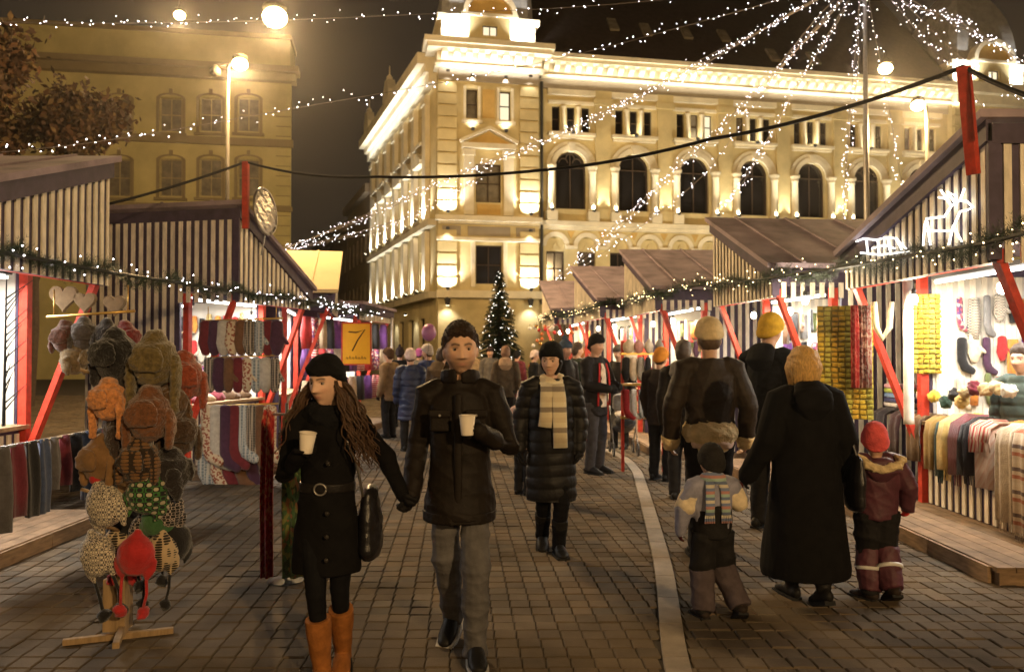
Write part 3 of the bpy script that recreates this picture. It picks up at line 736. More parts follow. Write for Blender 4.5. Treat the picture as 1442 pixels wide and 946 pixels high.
    # posts and struts
    for x in (.05, L-.05):
        P('post', M_RED, lambda mb: mb.box(x-.04, setb-.04, .1, x+.04, setb+.04, EAVE))
        P('strut', M_RED, lambda mb: mb.bar((x, .06, EAVE-.03), (x, setb-.06, .72), .055, .085, (1, 0, 0)))
    P('front_beam', M_RED, lambda mb: mb.box(0.0, .042, EAVE-.12, L, .10, EAVE-.02))
    if counter:
        c = P('counter', M_BOARD, lambda mb: mb.box(.10, setb+.02, .14, L-.10, setb+.06, .92))
        slats(c, M, (.10, setb+.019, 0), (1, 0, 0), (0, -1, 0), L-.2, lambda s: .15, lambda s: .88)
        P('counter_top', M_TOP, lambda mb: mb.box(.06, setb-.06, .922, L-.06, setb+.55, .96))
    if lamp:
        tl = P('tube_lamp', M_FIX, lambda mb: mb.box(L*.12, setb-.04, EAVE-.045, L*.88, setb+.04, EAVE-.005))
        mb = MB(M); mb.tube([(L*.13, setb, EAVE-.07), (L*.87, setb, EAVE-.07)], .018, 8); obj('tube', mb, E_TUBE, tl)
        light('tube_light', 'AREA', M @ Vector((L/2, setb, EAVE-.10)), lamp, lampcol, tl, L*.74, M.to_3x3() @ Vector((0, .12, -1)), .06)
        tl2 = P('tube_lamp', M_FIX, lambda mb: mb.box(L*.12, depth-.42, EAVE-.045, L*.88, depth-.34, EAVE-.005))
        mb = MB(M); mb.tube([(L*.13, depth-.38, EAVE-.07), (L*.87, depth-.38, EAVE-.07)], .018, 8); obj('tube', mb, E_TUBE, tl2)
        light('tube_light', 'AREA', M @ Vector((L/2, depth-.38, EAVE-.10)), lamp*1.3, lampcol, tl2, L*.74, (0, 0, -1), .06)
    return t, M, L
L1, ML1, LL1 = stall('striped stall beside the hat tower, roof rising away from its low end', (-3.89, 5.0), (-3.89, 7.64), 2.6, 3.49, lamp=70, lining=True)
L2, ML2, LL2 = stall('striped stall hung with socks, silver disc on its peak', (-3.48, 10.1), (-3.06, 12.0), 3.51, 2.56, near_end=0, lamp=58)
L3, ML3, LL3 = stall('striped stall with pale cream roof sloping up, behind the sock stall', (-2.93, 12.95), (-3.32, 15.1), 2.6, 3.5, depth=2.0, lamp=50, roofm=mat('cream_roof', (.62, .50, .26), .8, .06, 2))
L4, ML4, LL4 = stall('low flat-roofed stall with red goods and yellow price sign', (-3.0, 15.6), (-2.75, 18.2), 2.58, 2.55, depth=2.0, lamp=50)
R1, MR1, LR1 = stall('striped stall with glowing white reindeer and knitted goods on its counter', (3.4, 8.1), (3.4, 5.64), 2.62, 3.30, depth=2.6, near_end=1, lamp=60, inside=True)
R2, MR2, LR2 = stall('striped stall with broad brown roof, behind the yellow woven panel', (2.85, 11.25), (3.05, 9.27), 3.5, 2.62, depth=2.25, near_end=1, lamp=58, inside=True)
R3, MR3, LR3 = stall('brown-roofed stall behind the beige-hatted man, hats on racks in front', (2.1, 14.8), (2.22, 12.2), 3.5, 2.6, near_end=1, lamp=58, lampcol=(1, .85, .6))
R4, MR4, LR4 = stall('brown-roofed stall behind the man in the open jacket', (1.4, 17.7), (1.68, 14.95), 3.5, 2.6, near_end=1, lamp=58, lampcol=(1, .82, .55))
R5, MR5, LR5 = stall('last stall of the row, beside the lit spruce tree', (.82, 21.4), (1.0, 18.5), 3.5, 2.6, near_end=1, lamp=34, lampcol=(1, .82, .55))

# tall red flag posts fixed to two stalls carry the black cable
def flagpost(label, a, b):
    mb = MB(); mb.bar(a, b, .075, .075); o = obj('cable_post', mb, M_RED, None, bevel=.006); tag(o, label, 'post', 'red cable posts'); return o
pL0, pL1 = px(346, 322, 10.0), px(346, 228, 10.0)
flagpost('red post on the peak of the sock stall holding the black cable', pL0, pL1)
pR0, pR1 = px(1371, 246, 5.55), px(1357, 94, 5.45)
flagpost('leaning red post above the reindeer stall holding the black cable', pR0, pR1)

def catenary(pts, sag, n=40):
    """chain of spans through points, each sagging"""
    out = []
    for i in range(len(pts) - 1):
        a, b = Vector(pts[i]), Vector(pts[i+1]); sg = sag[i] if isinstance(sag, (list, tuple)) else sag
        for k in range(n):
            t = k/n; p = a.lerp(b, t); p.z -= 4*sg*t*(1-t); out.append(p)
    out.append(Vector(pts[-1])); return out
cable = catenary([px(150, 288, 9.4), pL1, px(530, 249, 9.2), px(760, 240, 8.2), px(1000, 196, 7.0), pR1, px(1470, 142, 4.9)], [.03, .07, .03, .04, .06, .02], 14)
mb = MB(); mb.tube(cable, .016, 6)
tag(obj('cable', mb, M_WIRE, None, True), 'thick black power cable sagging across the aisle between red posts', 'cable')

# ------------------------------------------------------------------ garlands
M_SPR = mat('spruce_needles', (.030, .055, .026), .7, .5, 20, attr=False)
def garland(label, pts, r=.085, dens=230, warm=0):
    path = [Vector(p) for p in pts]; t = thing('spruce_garland', label, 'garland', path[0], 'spruce garlands along the stall eaves')
    mb = MB(); bb = MB(); wr = MB()
    seg = [(path[i+1]-path[i]).length for i in range(len(path)-1)]; tot = sum(seg); cum = np.concatenate([[0], np.cumsum(seg)])
    P3 = np.array([tuple(p) for p in path])
    def at(s): return Vector((np.interp(s, cum, P3[:,0]), np.interp(s, cum, P3[:,1]), np.interp(s, cum, P3[:,2])))
    for k in range(int(tot*dens)):
        s = random.random()*tot; p = at(s) + Vector((0, 0, .05*math.sin(s*5) + .02*math.sin(s*13))); d = (at(min(s+.05, tot)) - at(max(s-.05, 0))).normalized()
        q = Vector((random.gauss(0, 1), random.gauss(0, 1), random.gauss(-.1, 1))); q -= d*q.dot(d)*.6; q.normalize()
        ln = random.uniform(.06, r*1.7); e = p + q*ln + d*random.uniform(-.03, .03); side = q.cross(d).normalized()
        for j in range(4):
            f = j/4; b0 = p.lerp(e, f); sp = (1-f*.5)*.035
            for sg in (-1, 1):
                tip = b0 + q*.03 + (side*sg + d*random.uniform(-.4, .4))*sp
                mb._add([b0 - d*.004, b0 + d*.004, tip], [(0, 1, 2)])
    for k in range(int(tot*13)):
        s = random.random()*tot; p = at(s) + Vector((random.gauss(0, .06), random.gauss(0, .06), random.gauss(0, .06)))
        bb.octa(p, .0068)
    wr.tube([at(s) for s in np.linspace(0, tot, 60)], .018, 6)
    o = obj('needles', mb, M_SPR, t); o['kind'] = 'stuff'; o = obj('bulbs', bb, E_BULBW if warm else E_BULB, t); o['kind'] = 'stuff'
    obj('wire', wr, M_WIRE, t)
def eave(*pts): return [Vector((p[0], p[1], p[2] if len(p) > 2 else EAVE)) for p in pts]
garland('dark spruce garland with white bulbs along the hat and sock stalls', eave((-3.80, 4.6, 2.38), (-3.81, 7.64), (-3.42, 10.0), (-3.0, 12.0), (-2.86, 12.9), (-3.0, 14.6), (-2.9, 15.7, 2.45), (-2.75, 16.4, 2.42)))
garland('spruce garland with warm bulbs along the reindeer stall row', eave((3.33, 5.0, 2.42), (3.32, 5.6, 2.41), (3.32, 8.1, 2.5), (2.98, 9.27, 2.5), (2.76, 11.25, 2.6), (2.14, 12.2, 2.55), (2.02, 14.8, 2.55), (1.58, 14.95, 2.5), (1.32, 17.7, 2.5), (.92, 18.5, 2.5), (.74, 21.4, 2.5)), warm=1)

# ------------------------------------------------------------------ street lamps
M_POLE = mat('lamp_pole', (.03, .026, .02), .7, .15, 8, spec=.1)
def street_lamp(label, base, hz, arm=.35, power=2400, spare=False, dirx=1):
    t = thing('street_lamp', label, 'street lamp', base, 'sodium street lamps'); b = Vector(base)
    mb = MB(); mb.lathe(b, [(.16, 0), (.16, .25), (.06, .4), (.05, hz*.5), (.035, hz)], 12); obj('pole', mb, M_POLE, t, True)
    head = b + Vector((arm*dirx, 0, hz + .05))
    mb = MB(); mb.tube([b + Vector((0, 0, hz - .02)), b + Vector((arm*.5*dirx, 0, hz + .1)), head + Vector((0, 0, .14))], .03, 8)
    mb.lathe(head + Vector((0, 0, .09)), [(.17, 0), (.15, .07), (.05, .12)], 14)
    if spare:
        q = b + Vector((-arm*1.1*dirx, 0, hz)); mb.tube([b + Vector((0, 0, hz - .02)), q], .028, 8); mb.lathe(q + Vector((0, 0, -.2)), [(.12, 0), (.12, .1), (.05, .2)], 12)
    obj('lamp_head', mb, M_POLE, t, True)
    mb = MB(); mb.ball(head - Vector((0, 0, .03)), (.17, .17, .13), 14, 8); obj('lamp_globe', mb, E_SODIUM, t, True)
    light('lamp_light', 'POINT', head - Vector((0, 0, .26)), power, SODIUM, t, .15)
def hung_lamp(label, p, r, power):
    t = thing('hanging_lamp', label, 'street lamp', p, 'lamps slung on cables'); p = Vector(p)
    mb = MB(); mb.lathe(p + Vector((0, 0, r*.75)), [(r*1.05, 0), (r*.9, .08), (.05, .2), (.03, .42)], 14); obj('lamp_head', mb, M_POLE, t, True)
    mb = MB(); mb.ball(p, (r, r, r*.8), 14, 8); obj('lamp_globe', mb, E_SODIUM, t, True)
    light('lamp_light', 'POINT', p - Vector((0, 0, r + .05)), power, SODIUM, t, .15)
b = px(320, 300, 17.5); street_lamp('pale pole street lamp with an unlit second arm, behind the sock stall', (b.x, 17.5, 0), px(330, 92, 17.5).z, .26, 2600, True)
b = px(1306, 300, 20.6); street_lamp('street lamp on a slim pole in front of the far end of the ochre facade', (b.x, 20.6, 0), px(1300, 150, 20.6).z, .22, 2600, False, -1)
hung_lamp('large bright lamp slung on the cable, over the olive block corner', px(387, 25, 17.0), .26, 2600)
hung_lamp('small lamp slung on the cable, above the olive block roof', px(253, 22, 30), .20, 2400)
hung_lamp('lamp hanging before the dark slate roof, beside the light mast', px(1247, 97, 24), .2, 1400)
# two more lamps of the square stand behind the viewpoint
street_lamp('street lamp on the open side of the square, facing the couple', (5.5, -8.5, 0), 5.6, .3, 4800)
street_lamp('street lamp on the open side of the square, by the hat stall', (-4.5, -13.0, 0), 6.0, .3, 1500)

# ------------------------------------------------------------------ mast and strings of fairy lights
MY = 20.0; mtop = px(1214, -38, MY); mbase = px(1222, 480, MY)
mb = MB(); mb.lathe((mbase.x, MY, 0), [(.09, 0), (.09, .3), (.075, .4), (.07, mtop.z*.5), (.045, mtop.z)], 10)
t = thing('light_mast', 'tall slim grey mast from which the fairy light strings fan out', 'mast', (mbase.x, MY, 0))
obj('pole', mb, M_METAL, t, True)
mb = MB(); mb.lathe((mbase.x, MY, mtop.z), [(.14, -.05), (.14, .05), (.03, .25)], 12); obj('cap', mb, M_METAL, t, True)
MT = Vector((mbase.x, MY, mtop.z))
def light_string(label, spans, nb, jit=.06, strands=1, r=.0076, group='strings of fairy lights'):
    """spans: (x, y, Y) pixels with their distance; the string hangs through them"""
    t = thing('light_string', label, 'light string', MT, group)
    wr = MB(); bb = MB()
    for st in range(strands):
        pts = [MT if p is None else px(*p) + Vector((random.gauss(0, .05), random.gauss(0, .1), random.gauss(0, .12)))*(0 if st == 0 else 1) for p in spans]
        P3 = np.array([tuple(p) for p in pts]); tt = np.linspace(0, 1, len(pts)); n = 80
        # smooth curve through the points
        fine = np.stack([np.interp(np.linspace(0, 1, n), tt, P3[:,k]) for k in range(3)], 1)
        for _ in range(25): fine[1:-1] = (fine[:-2] + 2*fine[1:-1] + fine[2:])/4
        path = [Vector(p) for p in fine]; wr.tube(path, .006, 4)
        for k in range(nb):
            s = (k + random.random())/nb*(n-1); i = min(int(s), n-2); p = path[i].lerp(path[i+1], s - i)
            bb.octa(p + Vector((random.gauss(0, jit), random.gauss(0, jit), random.gauss(0, jit))), r*random.uniform(.8, 1.25))
    obj('wire', wr, mat('string_wire', (.30, .26, .22), .6), t); o = obj('bulbs', bb, E_BULB, t); o['kind'] = 'stuff'
light_string('sparse fairy string high over the olive block and dome', [(-40, 30, 14), (120, 34, 14.5), (250, 32, 15), (380, 30, 15.5), (600, 20, 16.5), (760, 14, 17.5), (950, 0, 18.7), None], 120)
light_string('fairy string crossing the olive block windows and the dome cornice', [(-40, 218, 12), (100, 206, 12.8), (230, 186, 13.5), (400, 155, 14.5), (560, 128, 15.5), (690, 104, 16.3), (830, 74, 17.3), (960, 38, 18.3), (1080, 6, 19.2), None], 150)
light_string('thick bundle of fairy strings falling across the facade to the street corner', [(396, 352, 26), (530, 300, 25), (650, 240, 24), (770, 195, 23), (880, 145, 22), (990, 88, 21.3), (1100, 28, 20.6), None], 125, .08, 4)
light_string('three fairy strings fanning low over the street beside the lit wing', [(400, 356, 27), (450, 340, 27), (540, 318, 27), (620, 285, 26.5), (690, 240, 26)], 45, .06, 3)
light_string('dense fairy bundle crossing the second and third arched windows', [(782, 392, 23), (850, 340, 22.6), (905, 282, 22), (960, 225, 21.5), (1030, 165, 21), (1100, 95, 20.5), (1160, 30, 20.2), None], 100, .07, 3)
light_string('fairy string crossing the fourth arched window down to the stall roofs', [(818, 378, 22), (930, 300, 21.5), (1000, 240, 21), (1060, 150, 20.6), (1120, 70, 20.3), None], 90, .05, 1)
light_string('fairy string falling steeply past the fifth arched window', [(1010, 300, 19.5), (1050, 245, 19.6), (1090, 180, 19.7), (1130, 110, 19.8), (1165, 50, 19.9), None], 80, .06, 2)
light_string('nearly vertical fairy strings beside the mast', [(1186, 345, 18.6), (1190, 260, 18.8), (1194, 180, 19.2), (1203, 90, 19.6), (1209, 20, 19.9), None], 80, .06, 2)
light_string('fairy string on the far side of the mast falling past the lamp', [(1276, 290, 18.0), (1262, 215, 18.4), (1247, 120, 19), (1232, 50, 19.6), None], 75, .05, 1)
light_string('fairy string slanting down to the red cable post', [(1400, 170, 15.5), (1345, 100, 17), (1300, 55, 18), (1260, 5, 19.4), None], 60, .05, 1)
light_string('bright fairy string running over the far dome', [(1480, 112, 14), (1400, 62, 15.5), (1340, 32, 17), (1290, 4, 18.6), None], 80, .06, 2)
light_string('fairy string ending low by the far dome windows', [(1470, 160, 15), (1400, 118, 16), (1330, 62, 17.5), (1270, 0, 19.2), None], 55, .05, 1)

# ------------------------------------------------------------------ lit spruce tree
M_NEED = mat('tree_needles', (.028, .05, .028), .75, .5, 10)
def spruce(label, base, H, Rr):
    t = thing('spruce_tree', label, 'tree', base); b = Vector(base)
    mb = MB(); mb.lathe(b, [(.13, 0), (.10, H*.4), (.02, H)], 8); obj('trunk', mb, mat('bark', (.06, .04, .03), .9), t)
    mb = MB(); bb = MB()
    z = .35
    while z < H - .1:
        rr = Rr*(1 - z/H)**.9 + .05; n = int(7 + 9*rr)
        for k in range(n):
            a = random.random()*6.283; ln = rr*random.uniform(.75, 1.1); d = Vector((math.cos(a), math.sin(a), 0)); p0 = b + Vector((0, 0, z))
            tip = p0 + d*ln + Vector((0, 0, -.22*ln + .05)); sd = Vector((-d.y, d.x, 0))
            m = max(4, int(ln/.06))
            for j in range(m):
                f = (j+.5)/m; q = p0.lerp(tip, f) + Vector((0, 0, .12*ln*math.sin(f*3.1)))
                w = (1 - f*.6)*.20 + .04
                for sg in (-1, 1):
                    e = q + sd*sg*w + d*.09 + Vector((0, 0, random.uniform(-.08, .03)))
                    mb._add([q - d*.04, q + d*.04, e], [(0, 1, 2)])
                mb._add([q - sd*.02, q + sd*.02, q + d*.06 + Vector((0, 0, -.09))], [(0, 1, 2)])
            if random.random() < .25: bb.octa(p0.lerp(tip, random.uniform(.6, 1)) + Vector((0, 0, .03)), .018)
        z += .08
    obj('crown', mb, M_NEED, t); o = obj('bulbs', bb, emat('tree_bulb', (1, .93, .8), 8), t); o['kind'] = 'stuff'
tb = gp(703, 551); spruce('spruce Christmas tree dotted with white lights at the building corner', (tb.x, tb.y, 0), px(700, 380, tb.y).z, 1.35)

# ------------------------------------------------------------------ bare autumn tree in front of the olive block
def leaf_tree(label, base, H, spread, nleaf):
    t = thing('autumn_tree', label, 'tree', base); b = Vector(base)
    tr = MB(); tips = []
    def grow(p, d, ln, r, lev):
        q = p + d*ln; m = p.lerp(q, .5) + Vector((random.uniform(-1,1), random.uniform(-1,1), 0))*ln*.06
        tr.loft([p, m, q], [r, r*.85, r*.68], 7, (.3, .8, .5), False)
        if lev == 0: tips.append((p, q)); return
        for k in range(3 if lev > 1 else 4):
            nd = (d + Vector((random.gauss(0, .42), random.gauss(0, .42), random.uniform(-.05, .5)))).normalized()
            grow(p.lerp(q, random.uniform(.65, 1)), nd, ln*random.uniform(.62, .82), r*.6, lev-1)
        if lev <= 2: tips.append((m, q))
    grow(b, Vector((.03, 0, 1)), H*.30, .20, 4)
    obj('trunk', tr, mat('autumn_bark', (.07, .05, .035), .9, .3, 12, .4, 30), t)
    lf = MB()
    for k in range(nleaf):
        p, q = random.choice(tips); c = p.lerp(q, random.random()) + Vector((random.gauss(0, .28), random.gauss(0, .28), random.gauss(0, .22)))
        u = Vector((random.gauss(0,1), random.gauss(0,1), random.gauss(0,1))).normalized(); v = u.cross(Vector((random.gauss(0,1), random.gauss(0,1), random.gauss(0,1)))).normalized(); s = random.uniform(.08, .16)
        lf._add([c - u*s, c + v*s*.55, c + u*s, c - v*s*.55], [(0, 1, 2, 3)], random.choice((0, 0, 1, 2)))
    o = obj('crown', lf, [mat('leaf_brown', (.045, .024, .012), .8, .3), mat('leaf_rust', (.07, .033, .013), .8, .3), mat('leaf_tan', (.09, .055, .02), .8, .3)], t)
tp = px(40, 480, 24); leaf_tree('brown-leaved autumn tree in front of the olive block', (tp.x, 24, 0), 15.5, 4, 15000)

# ------------------------------------------------------------------ bare bulbs hanging under the eaves
E_BARE = emat('bare_bulb', (1.0, .88, .62), 30)
def bare_bulb(label, p, power, col=(1, .84, .58)):
    p = Vector(p); t = thing('hanging_bulb', label, 'light bulb', p, 'bare bulbs under the stall eaves')
    mb = MB(); mb.ball(p, (.038, .038, .05), 12, 8); obj('glass', mb, E_BARE, t, True)
    mb = MB(); mb.lathe(p + V(0, 0, .045), [(.02, 0), (.022, .05), (.008, .06)], 10); mb.tube([p + V(0, 0, .1), p + V(0, 0, .22)], .005, 5); obj('socket', mb, M_FIX, t, True)
    light('bulb_light', 'POINT', p - V(0, 0, .08), power, col, t, .05)
for i, (M_, L_, nm) in enumerate(((MR1, LR1, 'reindeer stall'), (MR2, LR2, 'broad-roofed stall'), (MR3, LR3, 'hat rack stall'), (MR4, LR4, 'fourth stall'), (MR5, LR5, 'last stall'))):
    for f, w in ((.25, 'farther'), (.8, 'nearer')):
        bare_bulb(f'glowing bare bulb at the {w} end of the {nm} eave', M_ @ V(L_*f, .38, 2.14), 22 if i else 30)
bare_bulb('glowing bare bulb over the gap beside the yellow purse panel', V(3.15, 8.55, 2.2), 70)
for i, (M_, L_, nm) in enumerate(((ML1, LL1, 'hat stall'), (ML2, LL2, 'sock stall'), (ML4, LL4, 'red-goods stall'))):
    bare_bulb(f'glowing bare bulb under the {nm} eave', M_ @ V(L_*.6, .5, 2.12), 16, WHITE)
# ================================================================== GOODS
def onx(x, y, X):
    d = ray(x, y); return CAM + d*(X/d.x)
def band(mb, pts, wid, th, ref, waves=0, seed=0):
    """soft hanging cloth: flattened tube with folds across its width; ref = direction of thickness"""
    r = random.Random(seed); pts = [Vector(p) for p in pts]; ref = Vector(ref).normalized(); n = 20; rg = []
    for i, p in enumerate(pts):
        t = (pts[min(i+1, len(pts)-1)] - pts[max(i-1, 0)]).normalized(); q = ref - t*ref.dot(t)
        q = q.normalized() if q.length > .05 else Vector((0, 0, 1)); a = t.cross(q).normalized(); w = wid[i] if isinstance(wid, (list, tuple)) else wid; ring = []
        for k in range(n):
            an = 2*math.pi*k/n; u = math.cos(an); f = math.sin(u*waves*3.1 + seed + i*.25)*th*.8 if waves else 0
            ring.append(p + a*(u*w/2) + q*(math.sin(an)*th*(.6 + .4*abs(math.sin(an))) + f))
        rg.append(ring)
    mb.rings(rg)
C = lambda name, c, **k: mat('cloth_' + name, c, .92, .22, 18, k.get('bump', .5), k.get('bs', 130), sheen=.25, spec=.15)
def fur(name, c): return mat('fur_' + name, c, .9, .45, 45, 1.0, 90, sheen=.4, spec=.15)
HATG = 'hats on the wooden hat tower'
def fur_hat(label, c, mt, s=1.0, yaw=0, flap=.16, wide=.12, face=None, group=HATG, vox=.011, seed=1):
    """trapper hat: crown, turned-up brow flap, two ear flaps"""
    c = Vector(c); t = thing('fur_hat', label, 'hat', c, group); M = Matrix.Translation(c) @ Matrix.Rotation(yaw, 4, 'Z') @ Matrix.Scale(s, 4)
    mb = MB(M); mb.loft([V(0, 0, -.02), V(0, 0, .05), V(0, 0, .10), V(0, 0, .125)], [(wide*.98, wide*1.05), (wide, wide*1.06), (wide*.9, wide), (wide*.6, wide*.7)], 18); me = remesh(mb, vox, 2); wrinkle(me, .007, 55, seed); obj('crown', me, mt, t, True)
    mb = MB(M); mb.loft([V(0, -wide*1.02, -.03), V(0, -wide*1.08, .03), V(0, -wide*1.0, .085)], [(wide*.75, .02), (wide*.82, .028), (wide*.62, .022)], 14, (0, 1, 0)); me = remesh(mb, vox, 2); wrinkle(me, .008, 60, seed+1); obj('brow_flap', me, mt, t, True)
    for sg in (-1, 1):
        mb = MB(M); mb.loft([V(sg*wide*.92, 0, .03), V(sg*wide*1.02, -.01, -.05), V(sg*wide*.98, -.03, -flap)], [(.05, .030), (.062, .030), (.034, .024)], 12, (1, 0, 0)); me = remesh(mb, vox, 2); wrinkle(me, .007, 60, seed+2); obj('ear_flap', me, mt, t, True)
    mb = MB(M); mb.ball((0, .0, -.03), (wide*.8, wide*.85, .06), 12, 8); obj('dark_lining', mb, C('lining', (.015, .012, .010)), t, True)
    return t
def knit_hat(label, c, mt, s=1.0, yaw=0, tiltx=0, cords=None, pom=None, flaps=True, group=HATG, tip=.0, seed=1, vox=.010):
    c = Vector(c); t = thing('knitted_hat', label, 'hat', c, group); M = Matrix.Translation(c) @ Matrix.Rotation(yaw, 4, 'Z') @ Matrix.Rotation(tiltx, 4, 'Y') @ Matrix.Scale(s, 4)
    mb = MB(M); mb.loft([V(0, 0, -.06), V(0, 0, .0), V(0, 0, .06), V(tip, 0, .12)], [(.105, .08), (.115, .085), (.095, .07), (.03, .03)], 18)
    if flaps:
        for sg in (-1, 1): mb.loft([V(sg*.085, 0, -.04), V(sg*.09, 0, -.10), V(sg*.075, 0, -.16)], [(.05, .022), (.042, .02), (.014, .012)], 10, (0, 1, 0))
    me = remesh(mb, vox, 2); wrinkle(me, .003, 70, seed); obj('crown', me, mt, t, True)
    if cords is not None:
        for sg in (-1, 1):
            e = V(sg*.07, 0, -.16 - .17)
            mb = MB(M); mb.tube([V(sg*.075, 0, -.15), V(sg*.08, .01, -.25), e], .010, 6); obj('cord', mb, cords, t, True)
            mb = MB(M); mb.ball(e - V(0, 0, .03), .040, 12, 8); me = remesh(mb, .011, 0); wrinkle(me, .010, 60, 3); obj('pompom', me, cords, t, True)
    if pom is not None:
        mb = MB(M); mb.ball((tip, 0, .15), .035, 10, 7); obj('pompom', mb, pom, t, True)
    return t
# ---- hat tower
hb_ = gp(172, 902); HY = hb_.y
ht = thing('hat_stand', 'wooden hat tower on a crossed foot loaded with hats', 'hat stand', (hb_.x, HY, 0))
M_WOOD = mat('pale_wood', (.30, .20, .10), .75, .25, 8, .3, 60, stretch=(4, 4, .6))
mb = MB(); mb.cbox((hb_.x, HY, .86), (.05, .05, 1.66)); obj('post', mb, M_WOOD, ht, bevel=.004)
for a in (20, 110):
    mb = MB(); d = Vector((math.cos(R(a)), math.sin(R(a)), 0)); mb.bar(Vector((hb_.x, HY, .03 + (.045 if a > 90 else 0))) - d*.30, Vector((hb_.x, HY, .03 + (.045 if a > 90 else 0))) + d*.27, .036, .034); obj('foot', mb, M_WOOD, ht, bevel=.003)
mb = MB(); mb.cbox((hb_.x - .05, HY + .05, .2), (.12, .12, .3)); obj('block', mb, M_WOOD, ht, bevel=.004)
for k in range(14):
    a = k*2.4; z = .45 + k*.085; mb = MB(); d = Vector((math.cos(a), math.sin(a), .35)).normalized(); mb.tube([Vector((hb_.x, HY, z)), Vector((hb_.x, HY, z)) + d*.24], .010, 6); obj('peg', mb, M_WOOD, ht)
def hp(x, y, dy=0): return px(190 + (x - 190)*.86, y, HY - .12 + dy)
fur_hat('black fur trapper hat at the top of the hat tower', hp(158, 505), fur('black', (.014, .013, .013)), .92, R(-10), .15, seed=2)
fur_hat('olive brown fur trapper hat with long ear flaps', hp(222, 512, -.06), fur('olive', (.13, .095, .035)), .98, R(5), .27, seed=3)
fur_hat('rust red fur hat beside the olive fur hat', hp(270, 535, .10), fur('rust', (.26, .055, .025)), .88, R(20), .17, seed=4)
fur_hat('orange fleece hat with long dangling flaps', hp(147, 566, -.10), fur('orange', (.55, .23, .08)), .70, R(-12), .27, wide=.125, seed=5)
fur_hat('reddish brown fur hat beneath the olive one', hp(214, 588, -.12), fur('foxbrown', (.15, .06, .025)), .95, R(4), .16, seed=6)
fur_hat('tiger striped plush hat', hp(196, 652, -.12), pattern('tiger', [(.17, .085, .035), (.03, .02, .013), (.19, .10, .04)], 'diamond', (90, 60, 160), bump=.9, bscale=90), .82, R(0), .12, seed=7)
fur_hat('tan and brown suede hat', hp(134, 650, -.04), C('suede', (.20, .11, .045)), .80, R(-20), .15, seed=8)
fur_hat('dark brown fur hat on the inner side of the tower', hp(262, 612, .08), fur('darkbrown', (.06, .035, .02)), .85, R(30), .15, seed=9)
K_N1 = pattern('nordic_white', [(.62, .55, .42), (.06, .05, .05), (.60, .52, .40), (.10, .09, .09)], 'diamond', (230, 160, 230)); K_N2 = pattern('nordic_green', [(.02, .02, .02), (.05, .16, .04), (.02, .02, .02), (.42, .38, .26)], 'diamond', (130, 110, 120))
K_N3 = pattern('nordic_black', [(.015, .015, .017), (.40, .33, .28), (.02, .02, .02), (.02, .02, .02)], 'diamond', (210, 160, 200)); K_N4 = pattern('chevron', [(.02, .018, .016), (.45, .34, .20), (.02, .018, .016)], 'diamond', (110, 80, 240))
REDK = C('red_knit', (.38, .025, .025)); BLKK = C('black_knit2', (.014, .013, .013))
knit_hat('cream knitted hat with reindeer pattern and red edging', hp(140, 708, -.10), K_N1, .95, R(-15), R(-25), None, REDK, seed=1)
knit_hat('green and black leaf patterned knitted hat', hp(212, 690, -.10), K_N2, .95, R(10), R(12), seed=2)
knit_hat('black knitted hat with white snowflakes', hp(244, 715, .02), K_N3, .80, R(25), R(8), BLKK, seed=3)
knit_hat('black and white zigzag knitted hat with cords', hp(128, 778, -.06), K_N1, .92, R(-20), R(-20), BLKK, seed=4)
knit_hat('red knitted hat with corded red pompoms', hp(192, 778, -.14), REDK, .88, R(0), R(4), REDK, seed=5)
knit_hat('black chevron knitted hat with dark pompoms', hp(232, 775, -.02), K_N4, .82, R(14), R(6), BLKK, seed=6)
knit_hat('small green knitted hat tucked under the leaf patterned hat', hp(225, 730, .0), C('green_knit', (.05, .13, .05)), .7, R(10), 0, seed=7)
knit_hat('plain black knitted hat behind the cream reindeer hat', hp(172, 735, .12), BLKK, .9, 0, 0, REDK, seed=8)
knit_hat('wine knitted hat behind the tiger hat', hp(240, 655, .12), C('wine_knit', (.12, .02, .03)), .9, R(20), 0, seed=9)

for k, (x, y, dy, c, nm) in enumerate(((190, 545, .06, (.03, .025, .022), 'charcoal'), (245, 570, .02, (.10, .055, .025), 'cocoa'), (170, 610, .02, (.035, .022, .016), 'bitter chocolate'), (248, 668, -.02, (.02, .016, .015), 'jet black'))):
    fur_hat(f'{nm} fur hat wedged between others on the hat tower', hp(x, y, dy), fur('fill%d' % k, c), .82, R(k*40), .14, seed=40 + k)
for k, (x, y, dy, m_, nm) in enumerate(((160, 770, .06, K_N4, 'brown chevron'), (210, 745, .05, K_N3, 'dark snowflake'), (255, 760, .06, BLKK, 'plain black'))):
    knit_hat(f'{nm} knitted hat at the back of the hat tower', hp(x, y, dy), m_, .85, R(k*25), R(-10 + k*6), BLKK if k % 2 else None, seed=50 + k)

